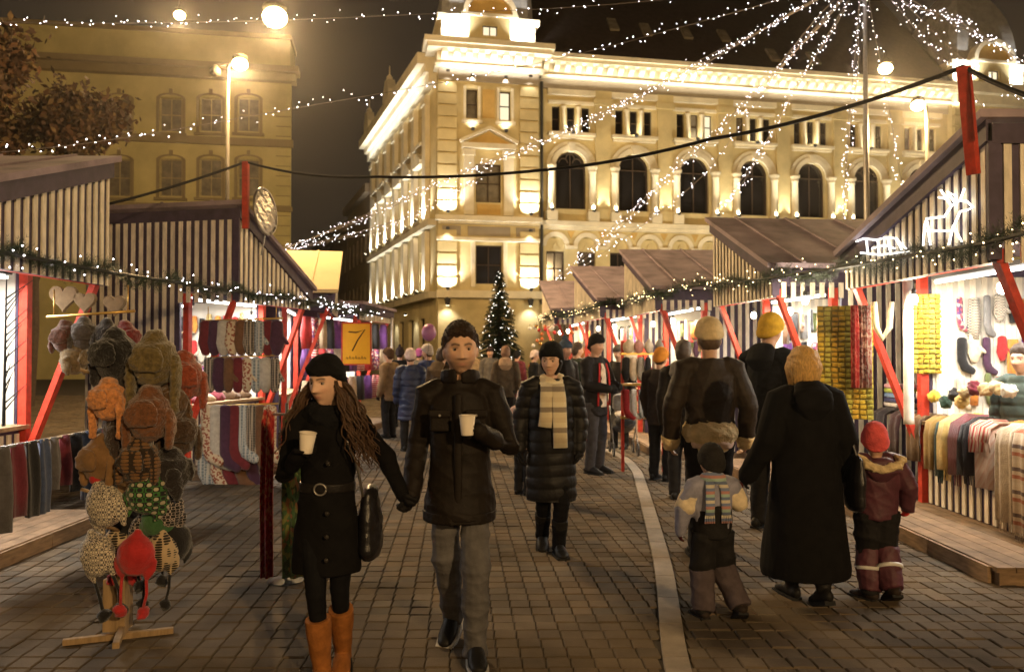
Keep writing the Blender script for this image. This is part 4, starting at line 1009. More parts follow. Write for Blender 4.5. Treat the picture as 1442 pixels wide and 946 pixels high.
# ---- felt hearts and a rail of hats in the hat stall
def rail(label, a, b, hang, mt=None, group='brass display rails'):
    a = Vector(a); b = Vector(b); t = thing('display_rail', label, 'rail', a, group)
    mb = MB(); mb.tube([a, b], .012, 8); obj('bar', mb, mt or M_GOLD, t, True)
    for f in (.08, .92) if hang else ():
        mb = MB(); p = a.lerp(b, f); mb.tube([p, p + V(0, 0, hang)], .006, 6); obj('hook', mb, mt or M_GOLD, t, True)
    return t
rY = 6.6
rail('brass rail of fur hats under the garland of the hat stall', px(66, 446, rY), px(190, 438, rY), .22)
for k, (x, y, c, nm) in enumerate(((92, 470, (.10, .04, .025), 'chestnut'), (118, 465, (.07, .06, .055), 'slate grey'), (150, 468, (.02, .018, .018), 'dark brown'), (176, 470, (.16, .02, .02), 'dull red'), (104, 500, (.16, .11, .05), 'sandy'))):
    fur_hat(f'{nm} fur hat hanging from the brass rail', px(x, y + 8, rY), fur('rail%d' % k, c), .85, R(k*20), .12, group='fur hats on the brass rail', vox=.016, seed=20+k)
for k, (x, y, s) in enumerate(((88, 418, .9), (118, 424, .7), (160, 428, .7))):
    c = px(x, y, 7.0); mb = MB(); pts = []
    for a in np.linspace(0, 2*math.pi, 28, endpoint=False): pts.append(c + V(.0105*s*16*math.sin(a)**3*.8, 0, .0105*s*(13*math.cos(a) - 5*math.cos(2*a) - 2*math.cos(3*a) - math.cos(4*a))*.85))
    mb.loft([pts[0]]*0 + [c + V(0, -.03, 0), c + V(0, .03, 0)], [.02, .02], 6) if False else mb.prism(pts, (0, .05, 0))
    tag(obj('felt_heart', mb, C('heart', (.20, .14, .08)), None, bevel=.012), 'beige felt heart hanging under the garland of the hat stall', 'ornament', 'felt hearts')
# shelves behind and folded goods
def goods_shelf(M, L, z, y, label, cols, n, seed, w=.16, stall_name='shelf'):
    r = random.Random(seed); p = M @ V(L/2, y, z)
    mb = MB(M); mb.box(.08, y, z-.02, L-.08, y+.3, z); tag(obj('shelf', mb, M_TOP), label, 'shelf', 'shelves inside the stalls')
    for k in range(n):
        x = .15 + (L-.3)*(k+.5)/n; h = r.uniform(.10, .26); ww = w*r.uniform(.7, 1.0); nm, c = r.choice(cols)
        mb = MB(M); lv = max(1, int(h/.06))
        for q in range(lv): mb.cbox((x + r.uniform(-.008, .008), y+.15, z + .003 + .028 + q*.058), (ww, .24, .054))
        me = remesh(mb, .012, 3)
        o = obj('folded_knitwear', me, C('fold_'+nm, c), None, True); tag(o, f'{nm} folded knitwear pile on a stall shelf', 'knitwear', 'folded knitwear on stall shelves')
PAL = [('cream', (.55, .46, .32)), ('grey', (.22, .21, .20)), ('navy', (.03, .04, .10)), ('wine', (.16, .02, .03)), ('brown', (.12, .07, .035)), ('teal', (.04, .13, .13)), ('black', (.018, .017, .017)), ('red', (.38, .03, .03)), ('moss', (.10, .12, .04))]
for i, (M_, L_, nm) in enumerate(((ML1, LL1, 'hat stall'), (ML2, LL2, 'sock stall'), (ML3, LL3, 'cream-roofed stall'), (MR2, LR2, 'broad-roofed stall'), (MR3, LR3, 'hat rack stall'), (MR4, LR4, 'fourth stall'), (MR5, LR5, 'last stall'))):
    for z, lv in ((1.15, 'low'), (1.55, 'middle'), (1.95, 'high')):
        goods_shelf(M_, L_, z, (2.0 if i == 2 else 2.2) - .34, f'{lv} wooden shelf on the back wall of the {nm}', PAL, 8, i*7 + int(z*10))
def pile(M, L, setb, label, n, seed):
    r = random.Random(seed)
    for k in range(n):
        x = .2 + (L-.4)*(k+.5)/n; nm, c = r.choice(PAL)
        mb = MB(M); mb.ball((x, setb + .18 + r.uniform(-.05, .1), 1.0), (r.uniform(.10, .16), r.uniform(.12, .18), r.uniform(.05, .10)), 12, 8); me = remesh(mb, .014, 1); wrinkle(me, .018, 22, seed + k)
        tag(obj('knitwear_heap', me, C('fold_'+nm, c), None, True), f'{nm} soft heap of knitwear on the {label} counter', 'knitwear', 'heaped knitwear on counters')
for a in ((ML1, LL1, .75, 'hat stall', 6, 3), (ML2, LL2, .75, 'sock stall', 5, 4), (MR2, LR2, .75, 'broad-roofed stall', 5, 5), (MR3, LR3, .75, 'hat rack stall', 6, 6), (MR4, LR4, .75, 'fourth stall', 6, 7), (MR5, LR5, .75, 'last stall', 6, 8)): pile(*a)
# garments hanging low in front of the hat stall
mb = MB(); mb.tube([V(-3.55, 5.1, .98), V(-3.55, 7.3, .98)], .012, 8); tag(obj('garment_rail', mb, M_METAL, None, True), 'metal rail of folded garments low before the hat stall counter', 'rail')
for k in range(13):
    nm, c = (('black', (.015, .014, .014)), ('blue grey', (.05, .07, .13)), ('grey check', (.10, .09, .085)), ('wine', (.14, .02, .03)))[k % 4]; y = 5.25 + k*.155; ln = random.uniform(.35, .62)
    mb = MB(); band(mb, [V(-3.55, y, .99), V(-3.535, y, .85), V(-3.53, y + .01, .99-ln*.6), V(-3.53, y, .99-ln)], [.10, .15, .15, .14], .025, (1, 0, 0), 1, k)
    tag(obj('hanging_garment', mb, C('gar_'+nm, c), None, True), f'{nm} garment hanging on the low rail of the hat stall', 'garment', 'garments on the low rail')
# dark dried branches at the edge of the hat stall
t = thing('dried_branch', 'black feathery dried branch standing in the hat stall', 'branch', px(8, 600, 6.4)); mb = MB()
b0 = px(5, 600, 6.4)
for k in range(16):
    z = .12 + k*.06; d = V(random.uniform(.05, .22), random.uniform(-.05, .05), .16); mb.tube([b0 + V(0, 0, z), b0 + V(0, 0, z) + d], [.007, .002], 5)
mb.tube([b0, b0 + V(.01, 0, 1.25)], [.014, .004], 6); obj('twigs', mb, C('twig', (.012, .012, .012)), t); 

# ---- sock stall
def mitten(label, c, mt, s=1.0, yaw=0, group=None, parent=None):
    c = Vector(c); M = Matrix.Translation(c) @ Matrix.Rotation(yaw, 4, 'Z') @ Matrix.Scale(s, 4); mb = MB(M)
    mb.loft([V(0, 0, 0), V(0, 0, -.07), V(0, 0, -.14), V(0, 0, -.21)], [(.042, .022), (.046, .024), (.055, .026), (.03, .02)], 10); mb.loft([V(.03, 0, -.10), V(.07, 0, -.14)], [.02, .015], 8)
    return tag(obj('mitten', mb, mt, None, True), label, 'mitten', group)
def sock(label, c, mt, s=1.0, yaw=0, group=None, ln=.30):
    c = Vector(c); M = Matrix.Translation(c) @ Matrix.Rotation(yaw, 4, 'Z') @ Matrix.Scale(s, 4); mb = MB(M)
    mb.loft([V(0, 0, 0), V(0, 0, -ln*.5), V(0, 0, -ln), V(.03, 0, -ln-.07), V(.11, 0, -ln-.11)], [(.05, .022), (.05, .024), (.048, .028), (.05, .030), (.035, .022)], 10)
    return tag(obj('sock', mb, mt, None, True), label, 'sock', group)
kc = [('wine red', C('s1', (.13, .02, .025))), ('black patterned', pattern('sk2', [(.02, .02, .02), (.35, .30, .24), (.03, .03, .03)], 'diamond', (150, 110, 150))), ('cream flecked', pattern('sk3', [(.50, .42, .30), (.25, .08, .05), (.52, .44, .32)], 'voronoi', (45, 45, 45))), ('plum', C('s4', (.06, .025, .05))), ('grey blue', pattern('sk5', [(.20, .25, .28), (.45, .45, .42), (.10, .14, .18)], 'diamond', (120, 110, 150))), ('brown', C('s6', (.14, .07, .035))), ('pale grey', C('s7', (.42, .40, .36)))]
sY_ = 9.85
rail('upper brass rail of mittens at the sock stall', px(284, 452, sY_), px(398, 448, sY_), .18)
rail('middle brass rail of mittens at the sock stall', px(290, 504, sY_), px(392, 500, sY_), .0)
rail('lower brass rail of socks at the sock stall', px(290, 572, sY_), px(392, 568, sY_), .0)
r_ = random.Random(5)
for k in range(9):
    nm, m_ = kc[(k*3) % 7]; mitten(f'{nm} knitted mitten on the upper rail of the sock stall', px(290 + k*12.5, 455, sY_ - .02), m_, 1.75, R(r_.uniform(-25, 25)), 'mittens on the sock stall rails')
for k in range(8):
    nm, m_ = kc[(k*2+1) % 7]; mitten(f'{nm} knitted mitten on the middle rail of the sock stall', px(296 + k*13, 507, sY_ - .02), m_, 1.75, R(r_.uniform(-25, 25)), 'mittens on the sock stall rails')
for k in range(8):
    nm, m_ = kc[(k*4+2) % 7]; sock(f'{nm} thick sock hanging at the sock stall', px(292 + k*12.5, 574, sY_ - .03), m_, 1.7, R(r_.uniform(-20, 20)), 'socks hanging at the sock stall', r_.uniform(.26, .34))
for k in range(5):
    nm, m_ = kc[(k*5+4) % 7]; sock(f'{nm} long sock hanging low at the sock stall', px(288 + k*17, 600, sY_ + .06), m_, 1.6, R(r_.uniform(-20, 20)), 'long socks hanging low', .36)
# silver disc on the stall peak
c = px(374, 298, 10.0); t = thing('silver_disc', 'round crinkled silver foil disc on the sock stall roof', 'ornament', c)
ax = Vector((.98, -.17, .08)); mb = MB(); mb.lathe(c, [(.05, .03), (.14, .025), (.22, .015), (.285, 0), (.285, -.02), (.02, -.03)], 26, ax); me = remesh(mb, .016, 0); wrinkle(me, .014, 45, 2); obj('foil_face', me, mat('silver_foil', (.40, .37, .33), .28, .2, 20, .5, 40, metal=.9), t, False)
mb = MB(); q = Vector((0, 0, 1)).rotation_difference(ax); mb.tube([c + q @ V(math.cos(a)*.29, math.sin(a)*.29, 0) for a in np.linspace(0, 6.283, 24)], .018, 6); obj('rim', mb, M_METAL, t, True)
mb = MB(); mb.tube([c - V(.0, 0, .27), c - V(.05, 0, .55)], .012, 6); obj('stem', mb, M_METAL, t)
# ---- rolled shawls on a stand beside the couple
sb = gp(396, 822); t = thing('shawl_stand', 'slim metal stand holding hanging patterned shawls', 'stand', (sb.x, sb.y, 0))
mb = MB(); mb.tube([V(sb.x + .02, sb.y + .05, 0), V(sb.x + .02, sb.y + .05, 1.28)], .012, 8); obj('pole', mb, M_METAL, t, True)
mb = MB(); mb.tube([V(sb.x - .14, sb.y + .03, 1.2), V(sb.x + .16, sb.y + .03, 1.2)], .010, 8); obj('arm', mb, M_METAL, t, True)
mb = MB(); mb.lathe((sb.x + .02, sb.y + .05, 0), [(.13, 0), (.13, .015), (.02, .03)], 16); obj('base', mb, M_FIX, t)
for dx, w, nm, m_ in ((-.10, .085, 'red', pattern('shawl_red', [(.45, .05, .04), (.30, .02, .02), (.50, .18, .10), (.40, .03, .03)], 'voronoi', (60, 60, 40))), (.085, .15, 'green', pattern('shawl_green', [(.05, .09, .03), (.16, .16, .05), (.03, .05, .02), (.20, .09, .04), (.06, .12, .05)], 'voronoi', (45, 45, 30)))):
    mb = MB(); band(mb, [V(sb.x + dx, sb.y + .03, 1.22), V(sb.x + dx, sb.y, 1.15), V(sb.x + dx - .004, sb.y - .012, .6), V(sb.x + dx, sb.y, .05)], [w*.8, w, w*1.02, w], .035, (0, 1, 0), 2, 3)
    tag(obj('shawl', mb, m_, None, True), f'long {nm} patterned shawl hanging on the slim stand', 'shawl', 'shawls on the stand')
# ---- red-goods stall with yellow price sign
sgn = px(502, 484, 13.3); t = thing('price_sign', 'yellow sign with a hand-drawn 7 and red border', 'sign', sgn)
wS, hS = .24, .345
mb = MB(); mb.cbox(sgn, (wS*2, .016, hS*2)); obj('board', mb, mat('sign_yellow', (.80, .42, .02), .6, .05), t)
mb = MB()
for a, b in (((-1, -1), (1, -1)), ((1, -1), (1, 1)), ((1, 1), (-1, 1)), ((-1, 1), (-1, -1))): mb.bar(sgn + V(a[0]*wS, -.012, a[1]*hS), sgn + V(b[0]*wS, -.012, b[1]*hS), .012, .022)
obj('border', mb, M_RED, t)
mb = MB(); mb.tube([sgn + V(-.13, -.012, .20), sgn + V(.0, -.012, .19), sgn + V(.14, -.012, .235), sgn + V(.02, -.012, .06), sgn + V(-.07, -.012, -.12)], .011, 6); obj('numeral', mb, M_BLACK, t)
mb = MB()
for k in range(7):
    x = -.17 + k*.05; mb.tube([sgn + V(x, -.012, -.25), sgn + V(x + .012, -.012, -.22 + .02*(k % 2)), sgn + V(x + .03, -.012, -.255)], .005, 5)
o = obj('small_lettering', mb, M_BLACK, t); o['kind'] = 'stuff'
gr = [('red', C('g_red', (.40, .03, .03))), ('crimson striped', pattern('g_stripe', [(.40, .03, .04), (.60, .50, .42), (.30, .02, .03)], 'stripes', (0, 0, 22))), ('violet', C('g_vio', (.14, .05, .20))), ('black', C('g_blk', (.02, .018, .018))), ('beige', C('g_bei', (.42, .31, .2))), ('rose flowered', pattern('g_rose', [(.45, .10, .12), (.55, .42, .35), (.20, .04, .08), (.10, .05, .14)], 'voronoi', (30, 30, 30)))]
for row, (y0, ln) in enumerate(((446, .55), (500, .45), (536, .5))):
    for k in range(11):
        nm, m_ = gr[(k*5 + row*2) % 6]; x = 432 + k*10.8; Y = 13.6 + k*.42; p = px(x, 495, Y); z = EAVE - .15 - row*.55; w = .20
        mb = MB(); band(mb, [V(p.x, Y, z), V(p.x - .01, Y - .01, z - ln*.5), V(p.x, Y, z - ln)], [w*.7, w, w*.9], .03, (.35, -1, 0), 1, k + row)
        tag(obj('hanging_scarf', mb, m_, None, True), f'{nm} scarf hanging at the red-goods stall', 'scarf', 'scarves at the red-goods stall')
mb = MB(); p = px(552, 495, 17.6); mb.tube([V(p.x, 17.6, 0), V(p.x, 17.6, 2.4)], .025, 8); tag(obj('corner_pole', mb, mat('white_pole', (.7, .66, .6), .5), None, True), 'white pole at the end of the red-goods stall', 'pole')

# ---- knitwear stall counter (the reindeer stall)
XC = 4.08
def drape(label, xa, w, ln, m_, top=.97, inset=.3, fringe=None, x2=XC, group='knitwear draped over the counter edge', th=.022, waves=2):
    y = onx(xa, 600, x2).y
    mb = MB(); band(mb, [V(x2 + inset, y, top + .02), V(x2 + .06, y, top + .03), V(x2 - .01, y, top - .01), V(x2 - .03, y, top - .12), V(x2 - .025, y + .01, top - ln*.6), V(x2 - .03, y, top - ln)], [w*.95, w, w, w, w*1.02, w*.98], th, (-1, 0, .25), waves, int(xa))
    t = tag(obj('draped_scarf', mb, m_, None, True), label, 'scarf', group)
    if fringe:
        mb = MB(); n = int(w/.022)
        for k in range(n): yy = y - w/2 + w*(k+.5)/n; mb.tube([V(x2 - .03, yy, top - ln + .01), V(x2 - .032 + random.uniform(-.01, .01), yy + random.uniform(-.008, .008), top - ln - fringe)], .005, 5)
        f = obj('fringe', mb, m_, t, True); f['kind'] = 'stuff'
    return t
drape('charcoal knitted scarf over the counter beside the sweaters', 1240, .26, .34, C('charcoal', (.03, .025, .03)))
drape('dark wine knitted scarf over the counter edge', 1262, .26, .40, C('darkwine', (.045, .018, .018)))
drape('brown knitted scarf over the counter edge', 1290, .22, .42, C('brownk', (.15, .085, .035)))
drape('ochre knitted scarf over the counter edge', 1312, .18, .46, C('ochrek', (.30, .19, .06)))
drape('dark teal knitted scarf over the counter edge', 1328, .12, .50, C('tealk', (.03, .06, .06)), fringe=.06)
drape('cream yarn tassel scarf bunched over the counter', 1338, .15, .42, C('creamk', (.62, .44, .16)), fringe=.10, th=.05, waves=4)
drape('wine yarn tassel scarf bunched over the counter', 1352, .13, .44, C('winek', (.14, .03, .035)), fringe=.10, th=.05, waves=4)
drape('black yarn tassel scarf bunched over the counter', 1366, .13, .42, C('blackk', (.02, .016, .018)), fringe=.08, th=.05, waves=4)
K_PLD = pattern('red_plaid', [(.62, .50, .38), (.42, .05, .05), (.60, .46, .36), (.48, .09, .07)], 'stripes', (0, 16, 0)); K_BLK = pattern('blanket', [(.46, .36, .26), (.42, .33, .23), (.30, .10, .05), (.45, .35, .25), (.10, .06, .05), (.44, .34, .24)], 'stripes', (0, 0, 5.5))
drape('red and white checked cloth over the counter edge', 1384, .30, .22, K_PLD, top=1.0)
drape('pale pink checked cloth hanging below the red checked one', 1392, .34, .50, pattern('pink_plaid', [(.58, .42, .34), (.55, .36, .28), (.60, .48, .40)], 'stripes', (0, 18, 9)), x2=XC + .03)
drape('beige striped blanket hanging to the deck with fringe', 1420, .24, .74, C('beigek', (.42, .33, .23)), top=1.0, fringe=.08, x2=XC - .02)
drape('brown striped woollen blanket with orange bands and fringe', 1447, .26, .78, K_BLK, top=1.0, fringe=.10, x2=XC - .03)
for k, (x, y, nm, c) in enumerate(((1316, 558, 'yellow', (.60, .42, .05)), (1332, 566, 'dark green', (.03, .06, .04)), (1345, 556, 'black', (.02, .018, .018)), (1360, 552, 'cream', (.60, .46, .24)), (1372, 546, 'wine', (.14, .02, .03)), (1388, 548, 'cream', (.60, .46, .24)), (1354, 566, 'straw', (.52, .36, .12)), (1404, 546, 'cream', (.60, .46, .24)), (1420, 550, 'white', (.65, .6, .5)), (1300, 556, 'white', (.65, .6, .5)))):
    q = onx(x, y, XC + .12); q.z = max(q.z, 1.02); mb = MB(); mb.ball(q, .062, 14, 10); me = remesh(mb, .011, 0); wrinkle(me, .014, 55, k)
    tag(obj('pompom', me, C('pom_'+nm, c), None, True), f'{nm} woolly pompom on the knitwear counter', 'pompom', 'pompoms on the knitwear counter')
sy = onx(1262, 520, XC + .2)
for k, (nm, c) in enumerate((('black', (.018, .017, .018)), ('white', (.62, .58, .54)), ('navy', (.03, .04, .14)), ('sky blue', (.16, .28, .50)), ('lime', (.42, .52, .08)), ('pink', (.62, .32, .38)))):
    mb = MB(); mb.cbox((XC + .28, sy.y + random.uniform(-.01, .01), 1.005 + k*.052), (.30, .30, .048)); me = remesh(mb, .012, 3); wrinkle(me, .004, 18, k)
    tag(obj('folded_sweater', me, C('sw_'+nm.replace(' ', '_'), c), None, True), f'{nm} folded sweater in the pile on the knitwear counter', 'sweater', 'pile of folded sweaters')
for k in range(9):
    nm, c = random.choice((('lime', (.40, .48, .08)), ('white', (.62, .58, .52)), ('orange', (.58, .22, .04)), ('yellow', (.60, .42, .05)), ('cream', (.55, .46, .32)))); y = 7.6 - k*.2
    mb = MB(); mb.ball((XC + .3, y, 1.0), (.16, .12, .06), 12, 8); me = remesh(mb, .013, 1); wrinkle(me, .02, 25, k)
    tag(obj('knitwear_heap', me, C('heap_'+nm, c), None, True), f'{nm} crumpled knitwear heaped on the reindeer stall counter', 'knitwear', 'crumpled knitwear on the reindeer stall')
# panels of small yellow woven purses
def purse_panel(label, c, w, h, nx, nz, ax):
    c = Vector(c); ax = Vector(ax).normalized(); n = Vector((ax.y, -ax.x, 0)); n = n if n.y < 0 else -n
    t = thing('purse_panel', label, 'display panel', c)
    mb = MB(); R3 = Matrix((ax, -n, (0, 0, 1))).transposed(); mb.cbox(c, (w, .02, h), R3); obj('board', mb, C('panel_back', (.30, .24, .05)), t)
    ms = [C('purse_yellow', (.66, .46, .05)), C('purse_lime', (.52, .46, .08)), C('purse_gold', (.58, .36, .04))]
    for i in range(nx):
        for j in range(nz):
            p = c + ax*((i + .5)/nx - .5)*w + V(0, 0, ((j + .5)/nz - .5)*h) + n*.028; p = p + ax*random.uniform(-.006, .006) + V(0, 0, random.uniform(-.006, .004)); mb = MB(); tl = Matrix.Rotation(random.uniform(-.18, .18), 3, n); mb.cbox(p, (w/nx*random.uniform(.7, .92), .022, h/nz*random.uniform(.5, .72)), tl @ R3); mb.cbox(p + n*.014 + V(0, 0, h/nz*.12), (w/nx*.6, .010, h/nz*.25), tl @ R3)
            obj('purse', mb, ms[(i*7 + j*3) % 3], t)
ax_ = Vector((1, -.35, 0))
purse_panel('tall panel of small yellow woven purses beside the red post', px(1190, 510, 7.75), .50, 1.10, 8, 22, ax_)
purse_panel('pale yellow purse panel deep inside the reindeer stall', px(1298, 470, 8.0), .36, .80, 6, 16, (1, 0, 0))
for k, (x, nm, m_) in enumerate(((1203, 'red', pattern('lace_red', [(.50, .05, .04), (.40, .03, .03), (.58, .14, .10)], 'voronoi', (60, 60, 40))), (1213, 'brown flecked', pattern('lace_brown', [(.20, .06, .04), (.48, .30, .22), (.12, .04, .03)], 'voronoi', (40, 40, 40))), (1222, 'pink flecked', pattern('lace_pink', [(.55, .30, .26), (.62, .50, .42), (.40, .12, .10)], 'voronoi', (60, 60, 40))))):
    p = px(x, 430, 7.55); mb = MB(); band(mb, [p, p + V(0, -.01, -.3), p + V(.005, 0, -.78)], [.06, .075, .07], .022, (0, 1, 0), 2, k)
    tag(obj('hanging_scarf', mb, m_, None, True), f'{nm} lacy scarf hanging beside the purse panel', 'scarf', 'lacy scarves by the purse panel')
p = px(1245, 425, 7.8); mb = MB(); mb.tube([p + V(-.10, 0, 0), p + V(-.08, 0, -.25), p + V(-.02, 0, -.36), p + V(.05, 0, -.25), p + V(.07, 0, 0)], .03, 8); tag(obj('white_scarf', mb, C('whitesc', (.66, .58, .42)), None, True), 'looped cream scarf hung beside the white pole', 'scarf')
p = px(1279, 495, 7.6); mb = MB(); mb.lathe((p.x, 7.6, .96), [(.05, 0), (.045, .05), (.045, 1.40)], 14); tag(obj('white_pole', mb, mat('white_pole', (.7, .66, .6), .5), None, True), 'thick white pole rising from the sweater pile', 'pole')
for k in range(10):
    nm, m_ = kc[(k*3+2) % 7]; p = MR1 @ V(.3 + k*.2, 2.45, 2.2)
    mb = MB(); band(mb, [p, p + V(-.01, 0, -.3), p + V(0, 0, -.55)], [.10, .14, .13], .03, (1, 0, 0), 1, k); tag(obj('hanging_scarf', mb, m_, None, True), f'{nm} knitted scarf on the back wall of the reindeer stall', 'scarf', 'scarves on the reindeer stall wall')

# ---- glowing rope-light reindeer and sleigh on the gable of the knitwear stall
E_ROPE = emat('rope_light', (1, .95, .85), 5)
def rope(label, name, polys, X=3.345):
    P0 = onx(*polys[0][0], X); t = thing(name, label, 'light figure', P0)
    for pl in polys:
        mb = MB(); mb.tube([onx(x, y, X) for x, y in pl], .0075, 6); obj('rope_light', mb, E_ROPE, t, True)
rope('white glowing reindeer outline on the striped gable', 'reindeer_light', [
    [(1302, 318), (1305, 308), (1330, 305), (1340, 290), (1352, 282), (1362, 284), (1370, 292), (1362, 296), (1352, 298), (1346, 312), (1342, 322)],
    [(1302, 318), (1300, 346)], [(1306, 312), (1310, 345)], [(1342, 320), (1336, 345)], [(1342, 318), (1354, 340)], [(1305, 325), (1340, 325)], [(1340, 290), (1325, 268)], [(1345, 286), (1334, 270), (1346, 276)], [(1352, 282), (1358, 266)], [(1332, 280), (1322, 278)]])
rope('white glowing sleigh outline low on the striped gable', 'sleigh_light', [
    [(1206, 340), (1216, 336), (1234, 338), (1250, 334), (1262, 336), (1276, 350)], [(1212, 356), (1240, 359), (1280, 354)], [(1220, 338), (1222, 356)], [(1236, 338), (1238, 358)], [(1250, 334), (1254, 356)], [(1262, 336), (1270, 352)], [(1228, 350), (1246, 345), (1260, 350)]])

# ---- hat rack in front of the fourth stall row
rx = px(906, 480, 10.9); t = thing('goods_rack', 'wooden goods rack with pale hats and mittens before the stalls', 'rack', V(rx.x, 10.9, 0))
for sx in (-.28, .28):
    mb = MB(); mb.cbox((rx.x + sx, 10.95, .9), (.04, .04, 1.8)); obj('post', mb, M_RED, t)
for z in (.75, 1.2, 1.62):
    mb = MB(); mb.cbox((rx.x, 10.93, z), (.62, .16, .03)); obj('shelf_board', mb, M_GOLD, t)
for k in range(4): knit_hat(f'{("cream", "rose", "white", "grey")[k]} knitted hat on the top of the goods rack', V(rx.x - .21 + k*.14, 10.86, 1.72), C('rk%d' % k, ((.6, .5, .36), (.5, .25, .22), (.62, .56, .48), (.25, .24, .22))[k]), .72, R(k*30), 0, flaps=False, group='hats on the goods rack', vox=.016)
for k in range(6):
    nm, m_ = (('black', C('rm_b', (.02, .02, .02))), ('cream', C('rm_c', (.6, .5, .38))), ('white and black', K_N1))[k % 3]
    mitten(f'{nm} mitten hanging in the middle of the goods rack', V(rx.x - .25 + k*.10, 10.82, 1.55), m_, 1.3, R(k*17), 'mittens on the goods rack')
    nm, m_ = (('red', REDK), ('white', C('rm_w', (.62, .57, .5))), ('grey patterned', kc[4][1]), ('black', C('rm_b', (0, 0, 0))))[k % 4]
    sock(f'{nm} sock hanging low on the goods rack', V(rx.x - .25 + k*.10, 10.82, 1.12), m_, 1.0, R(k*23), 'socks on the goods rack', .26)
# glittering ornaments at the last two stalls
r_ = random.Random(8)
for k in range(34):
    x = r_.uniform(738, 812); y = r_.uniform(458, 530); Y = 15.4 + (812 - x)/74*4.5; nm, m_ = r_.choice((('red glass', mat('orn_red', (.5, .03, .03), .15, .1, spec=.8)), ('white', mat('orn_white', (.7, .66, .6), .3, .1)), ('gold', mat('orn_gold', (.7, .4, .1), .25, .1, metal=.8)), ('orange', mat('orn_or', (.6, .18, .05), .3, .1))))
    p = px(x, y, Y); t = thing('hanging_ornament', f'{nm} ornament hanging at the last stalls', 'ornament', p, 'ornaments at the last stalls')
    mb = MB(); mb.ball(p, .045, 10, 7); obj('bauble', mb, m_, t, True); mb = MB(); mb.tube([p + V(0, 0, .04), p + V(0, 0, .10)], .004, 4); obj('cord', mb, M_WIRE, t)
# balloon, pram and flag
p = px(604, 468, 14.2); t = thing('balloon', 'small lilac balloon above the blue coated shoppers', 'balloon', p)
mb = MB(); mb.ball(p, (.13, .13, .16), 16, 12); obj('skin', mb, mat('lilac_rubber', (.30, .12, .28), .35, .05, spec=.5), t, True); mb = MB(); mb.tube([p - V(0, 0, .15), p - V(.03, 0, .5), p - V(.0, .02, .9)], .004, 4); obj('string', mb, M_WIRE, t)
pb = gp(878, 640); t = thing('pram', 'black and white pushchair beside the man in the open jacket', 'pushchair', V(pb.x, pb.y, 0)); o_ = V(pb.x, pb.y, 0)
mb = MB(); mb.loft([o_ + V(0, -.25, .55), o_ + V(0, 0, .48), o_ + V(0, .22, .62)], [(.17, .10), (.19, .14), (.17, .12)], 16, (0, 0, 1)); me = remesh(mb, .014, 2); wrinkle(me, .008, 18, 3); obj('seat', me, C('pram_black', (.02, .02, .022)), t, True)
mb = MB(); mb.loft([o_ + V(0, .10, .75), o_ + V(0, .02, .92), o_ + V(0, -.10, .95)], [(.17, .10), (.17, .09), (.16, .03)], 14, (0, 1, 0)); me = remesh(mb, .014, 2); obj('canopy', me, C('pram_grey', (.22, .21, .2)), t, True)
mb = MB(); mb.loft([o_ + V(0, -.22, .64), o_ + V(0, -.02, .66)], [(.15, .05), (.15, .05)], 14, (0, 0, 1)); obj('blanket', mb, C('rm_w', (.6, .55, .5)), t, True)
for sx in (-.19, .19):
    for sy2 in (-.26, .26):
        w = thing('x', '', '', o_) if False else None; cc = o_ + V(sx, sy2, .11); mb = MB(); mb.tube([cc + V(0, math.cos(a)*.095, math.sin(a)*.095) for a in np.linspace(0, 6.283, 18)], .014, 6); wo = obj('wheel', mb, M_FIX, t, True)
        mb = MB(); mb.bar(cc - V(0, .09, 0), cc + V(0, .09, 0), .012, .02); mb.bar(cc - V(0, 0, .09), cc + V(0, 0, .09), .012, .02); obj('spokes', mb, M_METAL, wo)
    mb = MB(); mb.tube([o_ + V(sx, .26, .12), o_ + V(sx, -.05, .45), o_ + V(sx, -.26, .12)], .011, 6); mb.tube([o_ + V(sx, -.2, .3), o_ + V(sx, .3, .80), o_ + V(sx, .42, .98)], .011, 6); obj('frame', mb, M_METAL, t, True)
mb = MB(); mb.tube([o_ + V(-.19, .42, .98), o_ + V(.19, .42, .98)], .014, 6); obj('handle', mb, M_FIX, t, True)

